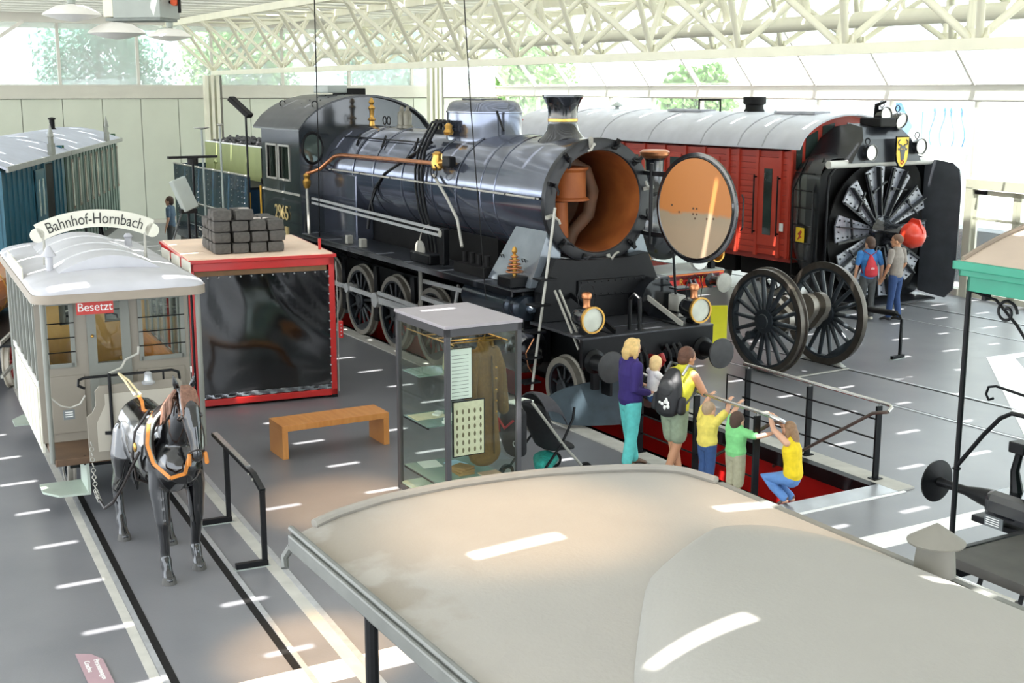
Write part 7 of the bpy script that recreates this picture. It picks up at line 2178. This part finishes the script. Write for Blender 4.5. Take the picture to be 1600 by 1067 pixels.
# ================================================================== people
M_skin = mat('skin', '#d2a284', .55, 0, .05, 6)
M_skin2 = mat('skin tanned', '#bf8a68', .55, 0, .05, 6)
M_eye = mat('eye dark', '#2a211c', .2)
M_lip = mat('lips', '#a8605a', .5)
def V(*a): return Vector(a)
def person(label, loc, rz, H, J, top, bottom, shoes, hair, sleeve='long', legs='long', skin=None, yaw=0, pitch=0, build=1.0, group=None, floor_z=0.0, hairstyle='short', child=False, fingers=True):
    """J: joints in metres, x forward, y left; one fused body plus clothes"""
    skin = skin or M_skin
    t = thing('person', label, 'person', (loc[0], loc[1], floor_z), rz, group)
    s = H / 1.70
    b = build * s
    hs_ = s * 1.1 if not child else s * 1.48           # children have bigger heads
    HC = J['head']
    ya, pi_ = math.radians(yaw), math.radians(pitch)
    R_ = Matrix.Rotation(ya, 3, 'Z') @ Matrix.Rotation(pi_, 3, 'Y')
    def hp(x, y, z): return HC + R_ @ Vector((x, y, z)) * hs_
    body = MB()
    # head
    def hball(mb, c, r):
        k = len(mb.v)
        mb.ball((0, 0, 0), r, 16, 12)
        for i in range(k, len(mb.v)):
            mb.v[i] = tuple(hp(mb.v[i][0] + c[0], mb.v[i][1] + c[1], mb.v[i][2] + c[2]))
    hball(body, (0, 0, .015), (.098, .076, .105))
    hball(body, (.030, 0, -.055), (.062, .055, .062))
    hball(body, (.098, 0, -.018), (.020, .013, .024))
    hball(body, (.06, 0, -.098), (.028, .03, .022))
    for sg in (-1, 1): hball(body, (-.005, sg * .078, -.012), (.018, .012, .03))
    nk, ch, wa, pe = J['neck'], J['chest'], J['waist'], J['pelvis']
    body.chain([HC + R_ @ V(-.012, 0, -.07) * hs_, nk], [.052 * hs_, .058 * b], n=12)
    body.chain([nk - (nk - ch) * .25, ch, wa, pe], [(.10 * b, .075 * b), (.145 * b, .095 * b), (.12 * b, .085 * b), (.145 * b, .10 * b)], n=16)
    for sd in ('L', 'R'):
        sh, el, wr = J['sh' + sd], J['el' + sd], J['wr' + sd]
        body.chain([sh, (sh + el) / 2, el, (el + wr) / 2, wr], [.050 * b, .046 * b, .037 * b, .036 * b, .026 * b], n=10)
        hd = J.get('hd' + sd) or (wr + (wr - el).normalized() * .085 * s)
        d = (hd - wr).normalized()
        sgn = 1 if sd == 'L' else -1
        ac = d.cross(V(0, 0, 1)); ac = (ac.normalized() if ac.length > .2 else V(0, 1, 0))
        body.chain([wr, wr + d * .05 * s, wr + d * .085 * s], [(.028 * s, .018 * s), (.038 * s, .016 * s), (.036 * s, .014 * s)], side=ac, n=10)
        cu = J.get('curl' + sd, V(0, 0, -.5))
        for k in range(4):
            o_ = ac * (-.027 + .018 * k) * s
            l_ = (.065, .075, .07, .055)[k] * s
            p0 = wr + d * .085 * s + o_
            p1 = p0 + (d * .8 + cu * .4).normalized() * l_ * .5
            p2 = p1 + (d * .4 + cu).normalized() * l_ * .5
            body.chain([p0, p1, p2], [.0095 * s, .009 * s, .008 * s], n=7)
        p0 = wr + d * .03 * s + ac * .034 * s * sgn
        body.chain([p0, p0 + (d * .7 + ac * sgn * .6).normalized() * .03 * s, p0 + (d + cu * .6).normalized() * .058 * s], [.011 * s, .010 * s, .009 * s], n=7)
        hi, kn, an = J['hi' + sd], J['kn' + sd], J['an' + sd]
        body.chain([hi, (hi + kn) / 2, kn, kn.lerp(an, .35), an], [.080 * b, .070 * b, .052 * b, .053 * b, .035 * b], n=12)
        to = J.get('to' + sd) or (an + V(.15 * s, 0, -.055 * s))
        body.chain([an + V(-.03 * s, 0, -.03 * s), an.lerp(to, .5), to], [(.034 * s, .03 * s), (.036 * s, .025 * s), (.036 * s, .018 * s)], n=10)
    body.blob('body', skin, t, .0095 * max(s, .62), 3)
    # clothes
    tp = MB()
    g = .014 * b
    if J.get('top_long', True):
        tp.chain([nk - (nk - ch) * .12, ch, wa, pe + (wa - pe) * .1], [(.115 * b, .085 * b), (.16 * b + g, .108 * b + g), (.135 * b + g, .10 * b + g), (.15 * b + g, .112 * b + g)], n=18)
    for sd in ('L', 'R'):
        sh, el, wr = J['sh' + sd], J['el' + sd], J['wr' + sd]
        if sleeve == 'long':
            tp.chain([sh, (sh + el) / 2, el, (el + wr) / 2, el.lerp(wr, .9)], [.060 * b + g * .5, .056 * b + g * .4, .048 * b + g * .3, .046 * b, .037 * b], n=12)
        elif sleeve == 'short':
            tp.chain([sh, sh.lerp(el, .45), sh.lerp(el, .75)], [.060 * b + g * .5, .060 * b, .058 * b], n=12)
        else:
            tp.chain([sh.lerp(nk, .25), sh.lerp(nk, .1)], [.052 * b, .05 * b], n=10)
    tp.blob('top', top, t, .0105 * max(s, .62), 4)
    bt = MB()
    bt.chain([wa + (pe - wa) * .25, pe, (J['hiL'] + J['hiR']) / 2 - V(0, 0, .02)], [(.135 * b, .098 * b), (.152 * b, .112 * b), (.15 * b, .105 * b)], n=18)
    for sd in ('L', 'R'):
        hi, kn, an = J['hi' + sd], J['kn' + sd], J['an' + sd]
        if legs == 'long':
            bt.chain([hi, (hi + kn) / 2, kn, kn.lerp(an, .4), kn.lerp(an, .93)], [.094 * b, .082 * b, .066 * b, .064 * b, .060 * b], n=14)
        elif legs == 'capri':
            bt.chain([hi, (hi + kn) / 2, kn, kn.lerp(an, .45)], [.098 * b, .092 * b, .082 * b, .078 * b], n=14)
        else:
            bt.chain([hi, (hi + kn) / 2, hi.lerp(kn, .78)], [.098 * b, .094 * b, .092 * b], n=14)
    bt.blob('trousers' if legs != 'shorts' else 'shorts', bottom, t, .0105 * max(s, .62), 4)
    for sd in ('L', 'R'):
        an = J['an' + sd]
        to = J.get('to' + sd) or (an + V(.15 * s, 0, -.055 * s))
        if shoes:
            sh_ = MB().chain([an + V(-.035 * s, 0, -.035 * s) if 'to' + sd not in J else an + (an - to).normalized() * .03 * s, an.lerp(to, .5), to + (to - an).normalized() * .02 * s], [(.042 * s, .038 * s), (.045 * s, .034 * s), (.043 * s, .024 * s)], n=12)
            sh_.blob('shoe', shoes, t, .010, 2)
    # hair
    hr = MB()
    if hairstyle != 'buzz':
        hball(hr, (-.018, 0, .034), (.103, .088, .100))
        hball(hr, (-.05, 0, -.02), (.070, .078, .085))
    else:
        hball(hr, (-.012, 0, .030), (.101, .080, .098))
    if hairstyle == 'bob':
        for sg in (-1, 1):
            hr.chain([hp(-.01, sg * .075, .03), hp(-.01, sg * .088, -.03), hp(0, sg * .08, -.095)], [.032 * hs_, .034 * hs_, .022 * hs_], n=10)
        hr.chain([hp(-.07, 0, .02), hp(-.09, 0, -.05), hp(-.075, 0, -.11)], [(.075 * hs_, .04 * hs_), (.08 * hs_, .04 * hs_), (.06 * hs_, .03 * hs_)], n=14)
        hr.chain([hp(.03, -.03, .11), hp(.085, .03, .075), hp(.075, .072, .02)], [.03 * hs_, .022 * hs_, .014 * hs_], n=8)
    if hairstyle == 'long':
        hr.chain([hp(-.05, 0, .06), hp(-.11, 0, -.06), hp(-.15, .0, -.22), hp(-.16, .0, -.36)], [(.08 * hs_, .05 * hs_), (.10 * hs_, .055 * hs_), (.105 * hs_, .05 * hs_), (.05 * hs_, .03 * hs_)], n=14)
        for sg in (-1, 1): hr.chain([hp(0, sg * .075, .03), hp(-.02, sg * .09, -.06), hp(-.06, sg * .1, -.2)], [.03 * hs_, .035 * hs_, .02 * hs_], n=8)
    hr.blob('hair', hair, t, .010 * max(s, .7), 2)
    for sg in (-1, 1):
        e = MB(); hball(e, (.083, sg * .032, .012), (.010, .014, .009)); e.build('eye', M_eye, t, 180)
    e = MB(); hball(e, (.084, 0, -.06), (.008, .024, .006)); e.build('mouth', M_lip, t, 180)
    return t
def stand(H, w=1.0):
    s = H / 1.70
    J = dict(head=V(.02, 0, 1.585), neck=V(0, 0, 1.43), chest=V(0, 0, 1.27), waist=V(.0, 0, 1.06), pelvis=V(0, 0, .93))
    for sd, y in (('L', 1), ('R', -1)):
        J['sh' + sd] = V(0, y * .185 * w, 1.385); J['el' + sd] = V(-.02, y * .25 * w, 1.12); J['wr' + sd] = V(.05, y * .26 * w, .87)
        J['hi' + sd] = V(0, y * .085, .88); J['kn' + sd] = V(.02, y * .09, .49); J['an' + sd] = V(-.02, y * .09, .09)
    return {k: v * s for k, v in J.items()}
def up(J, s, **kw):
    for k, v in kw.items(): J[k] = V(*v) * s if not isinstance(v, bool) else v
    return J
C = lambda n, c, **k: mat('cloth ' + n, c, k.get('rough', .85), 0, .1, 18, .08, 70)

# woman in the purple jacket holding a toddler
s = 1.66 / 1.70
J = up(stand(1.66, .92), s, elR=(-.06, -.22, 1.10), wrR=(.20, -.15, 1.02), hdR=(.29, -.10, 1.02), curlR=(0, .8, .1), elL=(.02, .23, 1.12), wrL=(.26, .17, 1.06), hdL=(.34, .11, 1.05), curlL=(0, -.8, .1),
       knL=(.03, .08, .49), anL=(.10, .07, .09), knR=(.0, -.07, .49), anR=(-.08, -.08, .09))
person('woman in purple jacket and turquoise trousers holding a small child', (1.50, 15.62), 22, 1.66, J, C('purple knit', '#33246a'), C('turquoise', '#62c9c4'), mat('tan shoe', '#6d5240', .5), mat('blonde hair', '#d9b676', .6, 0, .15, 30, .2, 80), 'long', 'long', yaw=6, pitch=12, hairstyle='bob', build=1.22)
# the toddler
s = .60
J = up(stand(1.02), s, head=(.06, 0, 1.56), chest=(.02, 0, 1.22), elL=(.22, .2, 1.22), wrL=(.46, .12, 1.18), elR=(.2, -.2, 1.2), wrR=(.46, -.12, 1.16), knL=(.26, .12, .66), anL=(.36, .12, .36), toL=(.50, .12, .32), knR=(.22, -.1, .64), anR=(.30, -.1, .33), toR=(.44, -.1, .29))
tv = frame(1.50, 15.62, 22)(.30, -.04)
person('blond toddler in white shirt and jeans held at the pit railing', (tv.x, tv.y), 20, 1.02, J, C('white tee', '#e9e6e6'), C('denim', '#34507e'), mat('red shoe', '#a8402e', .5), mat('pale blond hair', '#e3c48c', .6, 0, .12, 30, .2, 80), 'short', 'long', yaw=35, pitch=5, child=True, floor_z=.40, build=1.12)
# woman with the backpack leaning on the rail
s = 1.66 / 1.70
J = up(stand(1.66, .95), s, pelvis=(0, 0, .92), waist=(.05, 0, 1.06), chest=(.12, 0, 1.25), neck=(.18, 0, 1.40), head=(.235, 0, 1.545), shL=(.15, .17, 1.35), shR=(.15, -.18, 1.35), elR=(.26, -.27, 1.11), wrR=(.38, -.06, 1.135), hdR=(.40, .03, 1.14), curlR=(.2, 0, -.6), elL=(.26, .2, 1.12), wrL=(.40, .04, 1.15), hdL=(.41, -.04, 1.155), curlL=(.2, 0, -.6),
       knR=(.02, -.05, .49), anR=(-.06, .05, .09), knL=(.05, .06, .49), anL=(.10, -.02, .09))
bw_ = (2.0, 15.14)
pw2 = person('woman with big black backpack, yellow vest and sage shorts', bw_, 44, 1.66, J, C('yellow vest', '#d6cf3e'), C('sage', '#8d9a82'), mat('dark sandal', '#4a3a30', .6), mat('brown hair', '#5a3826', .6, 0, .2, 30, .2, 80), 'none', 'shorts', skin=M_skin2, yaw=-18, pitch=5, build=1.2)
bk = thing('backpack', 'big black backpack with white print on the back of the woman', 'backpack', (bw_[0], bw_[1], 0), 44)
M_bp = mat('black nylon', '#1f1f22', .6, 0, .2, 15, .08, 50)
MB().chain([(-.03, 0, 1.36), (-.07, 0, 1.25), (-.12, 0, 1.05), (-.15, 0, .92)], [(.10, .06), (.16, .09), (.185, .12), (.17, .10)], n=18).blob('pack', M_bp, bk, .012, 3)
MB().chain([(-.14, 0, 1.24), (-.19, 0, 1.17), (-.20, 0, 1.13)], [(.09, .06), (.11, .07), (.09, .04)], n=14).blob('top_pouch', mat('grey nylon', '#3a3a3c', .6), bk, .012, 2)
for y in (-.20, .20):
    MB().chain([(-.10, y, 1.06), (-.12, y, .92)], [(.04, .06), (.05, .07)], n=10).blob('side_pocket', M_bp, bk, .012, 2)
rnd = random.Random(8)
for k in range(9):
    y, z = rnd.uniform(-.10, .05), rnd.uniform(.95, 1.07)
    MB().ball((-.245 - .02 * (1.07 - z) , y, z), (.012, rnd.uniform(.018, .032), rnd.uniform(.015, .03)), 9, 6).build('white_print', M_white, bk, 180)
for y in (-.13, .13):
    MB().tube([(-.02, y, 1.34), (.08, y * 1.05, 1.45), (.20, y * 1.1, 1.41), (.255, y * 1.15, 1.28), (.18, y * 1.3, 1.1), (-.02, y * 1.3, .98)], .018, 8).build('shoulder_strap', mat('grey strap', '#55585a', .7), bk)
# boys at the rail
def boy(label, loc_, rz, H, top, bottom, hair, legs, armR, armL, hs2, lean=0, shoes='#5b4a44'):
    s = H / 1.70
    J = up(stand(H, .95), s, head=(.03 + lean, 0, 1.54), shL=(.02, .19, 1.34), shR=(.02, -.19, 1.34), neck=(.01, 0, 1.40))
    J['elR'], J['wrR'], J['hdR'] = [V(*a) for a in armR]; J['elL'], J['wrL'], J['hdL'] = [V(*a) for a in armL]
    J['curlR'] = J['curlL'] = V(.6, 0, -.8)
    return person(label, loc_, rz, H, J, top, bottom, mat('shoe ' + label[:8], shoes, .6), hair, 'short', legs, child=True, build=1.42, hairstyle=hs2, pitch=-4)
boy('boy in yellow T-shirt and jeans hanging on the pit railing', (2.36, 14.80), 38, 1.06, C('soft yellow', '#e2cf62'), C('denim', '#34507e'), mat('cropped fair hair', '#a88f74', .8, 0, .1, 40), 'long',
    ((.12, -.20, .98), (.19, -.17, 1.09), (.235, -.16, 1.125)), ((.12, .18, .97), (.19, .14, 1.10), (.235, .13, 1.135)), 'buzz')
boy('boy in green T-shirt and khaki trousers hanging on the pit railing', (2.64, 14.42), 38, 1.03, C('light green', '#7cc77f'), C('khaki', '#a6a287'), mat('dark cropped hair', '#4d3a30', .8, 0, .1, 40), 'capri',
    ((.04, -.30, .80), (.15, -.40, .84), (.20, -.44, .85)), ((.12, .18, .96), (.19, .14, 1.09), (.235, .13, 1.13)), 'short')
# crouching girl
s = 1.15 / 1.70
J = dict(head=V(.06, 0, .935), neck=V(.02, 0, .82), chest=V(.01, 0, .70), waist=V(-.01, 0, .54), pelvis=V(-.02, 0, .40),
         shL=V(.02, .12, .80), elL=V(.19, .12, .93), wrL=V(.25, .10, 1.07), hdL=V(.285, .08, 1.11), shR=V(.02, -.12, .80), elR=V(.17, -.14, .90), wrR=V(.25, -.06, 1.03), hdR=V(.29, -.04, 1.075),
         hiL=V(-.01, .06, .36), knL=V(.30, .08, .34), anL=V(.03, .075, .12), toL=V(.13, .085, .035), hiR=V(-.01, -.06, .36), knR=V(.30, -.08, .30), anR=V(.02, -.075, .10), toR=V(.12, -.085, .03), curlL=V(.6, 0, -.8), curlR=V(.6, 0, -.8))
person('girl in yellow top crouching at the end of the red pit', (3.22, 14.02), 142, 1.15, J, C('bright yellow', '#e6c81e'), C('light denim', '#5d86bd'), mat('flowered boot', '#5a4540', .6, 0, .5, 40), mat('long brown hair', '#8a6a4c', .6, 0, .2, 30, .2, 80), 'none', 'long', yaw=8, pitch=-8, hairstyle='long', child=False, build=1.28)
# two men before the plough
s = 1.74 / 1.70
J = up(stand(1.74), s, elR=(-.02, -.27, 1.12), wrR=(.04, -.27, .88), anL=(-.05, .11, .09), anR=(.03, -.10, .09))
ml = (7.42, 26.15)
person('man in blue T-shirt with a red bag looking at the plough', ml, 93, 1.74, J, C('mid blue', '#3b78b5'), C('dark grey', '#4a4c4c'), mat('pale trainer', '#b9b4a6', .6), mat('dark brown hair', '#4a3529', .6, 0, .2, 30), 'short', 'long', yaw=25, hairstyle='short')
rbg = thing('drawstring_bag', 'red drawstring bag on the back of the man in blue', 'bag', (ml[0], ml[1], 0), 93)
MB().chain([(-.10, 0, 1.38), (-.15, 0, 1.25), (-.18, 0, 1.10), (-.17, 0, 1.0)], [(.03, .03), (.09, .05), (.14, .07), (.14, .06)], n=16).blob('bag', mat('bag red', '#c0303a', .7, 0, .1, 12), rbg, .012, 3)
for y in (-1, 1):
    MB().tube([(-.11, y * .02, 1.40), (-.10, y * .10, 1.45), (-.02, y * .14, 1.475), (.09, y * .15, 1.40), (.10, y * .17, 1.2), (-.10, y * .16, 1.02)], .009, 6).build('cord', mat('bag cord', '#8a2630', .7), rbg)
text('print', 'm', .09, M_white, rbg, facing((-.262, 0, 1.14), (0, -1, 0), (0, 0, 1)), .003)
s = 1.80 / 1.70
J = up(stand(1.80), s, elL=(.0, .25, 1.12), wrL=(.12, .22, .90), elR=(-.02, -.25, 1.12), wrR=(.1, -.2, .92), anL=(.06, .10, .09), anR=(-.04, -.10, .09))
person('man in grey T-shirt and jeans beside the man with the red bag', (7.98, 26.1), 128, 1.80, J, C('warm grey', '#8d847c'), C('dark denim', '#2c4470'), mat('dark shoe', '#2c2a2a', .6), mat('short brown hair', '#6a4e3c', .6, 0, .2, 30), 'short', 'long', skin=M_skin2, yaw=30, hairstyle='buzz')
# visitor behind the tender
J = stand(1.75)
person('visitor in blue-grey shirt standing behind the tender', (-9.75, 36.2), 175, 1.75, J, C('blue grey', '#5d7488'), C('dark grey', '#4a4c4c'), mat('dark shoe', '#2c2a2a'), mat('dark brown hair', '#4a3529'), 'short', 'long')
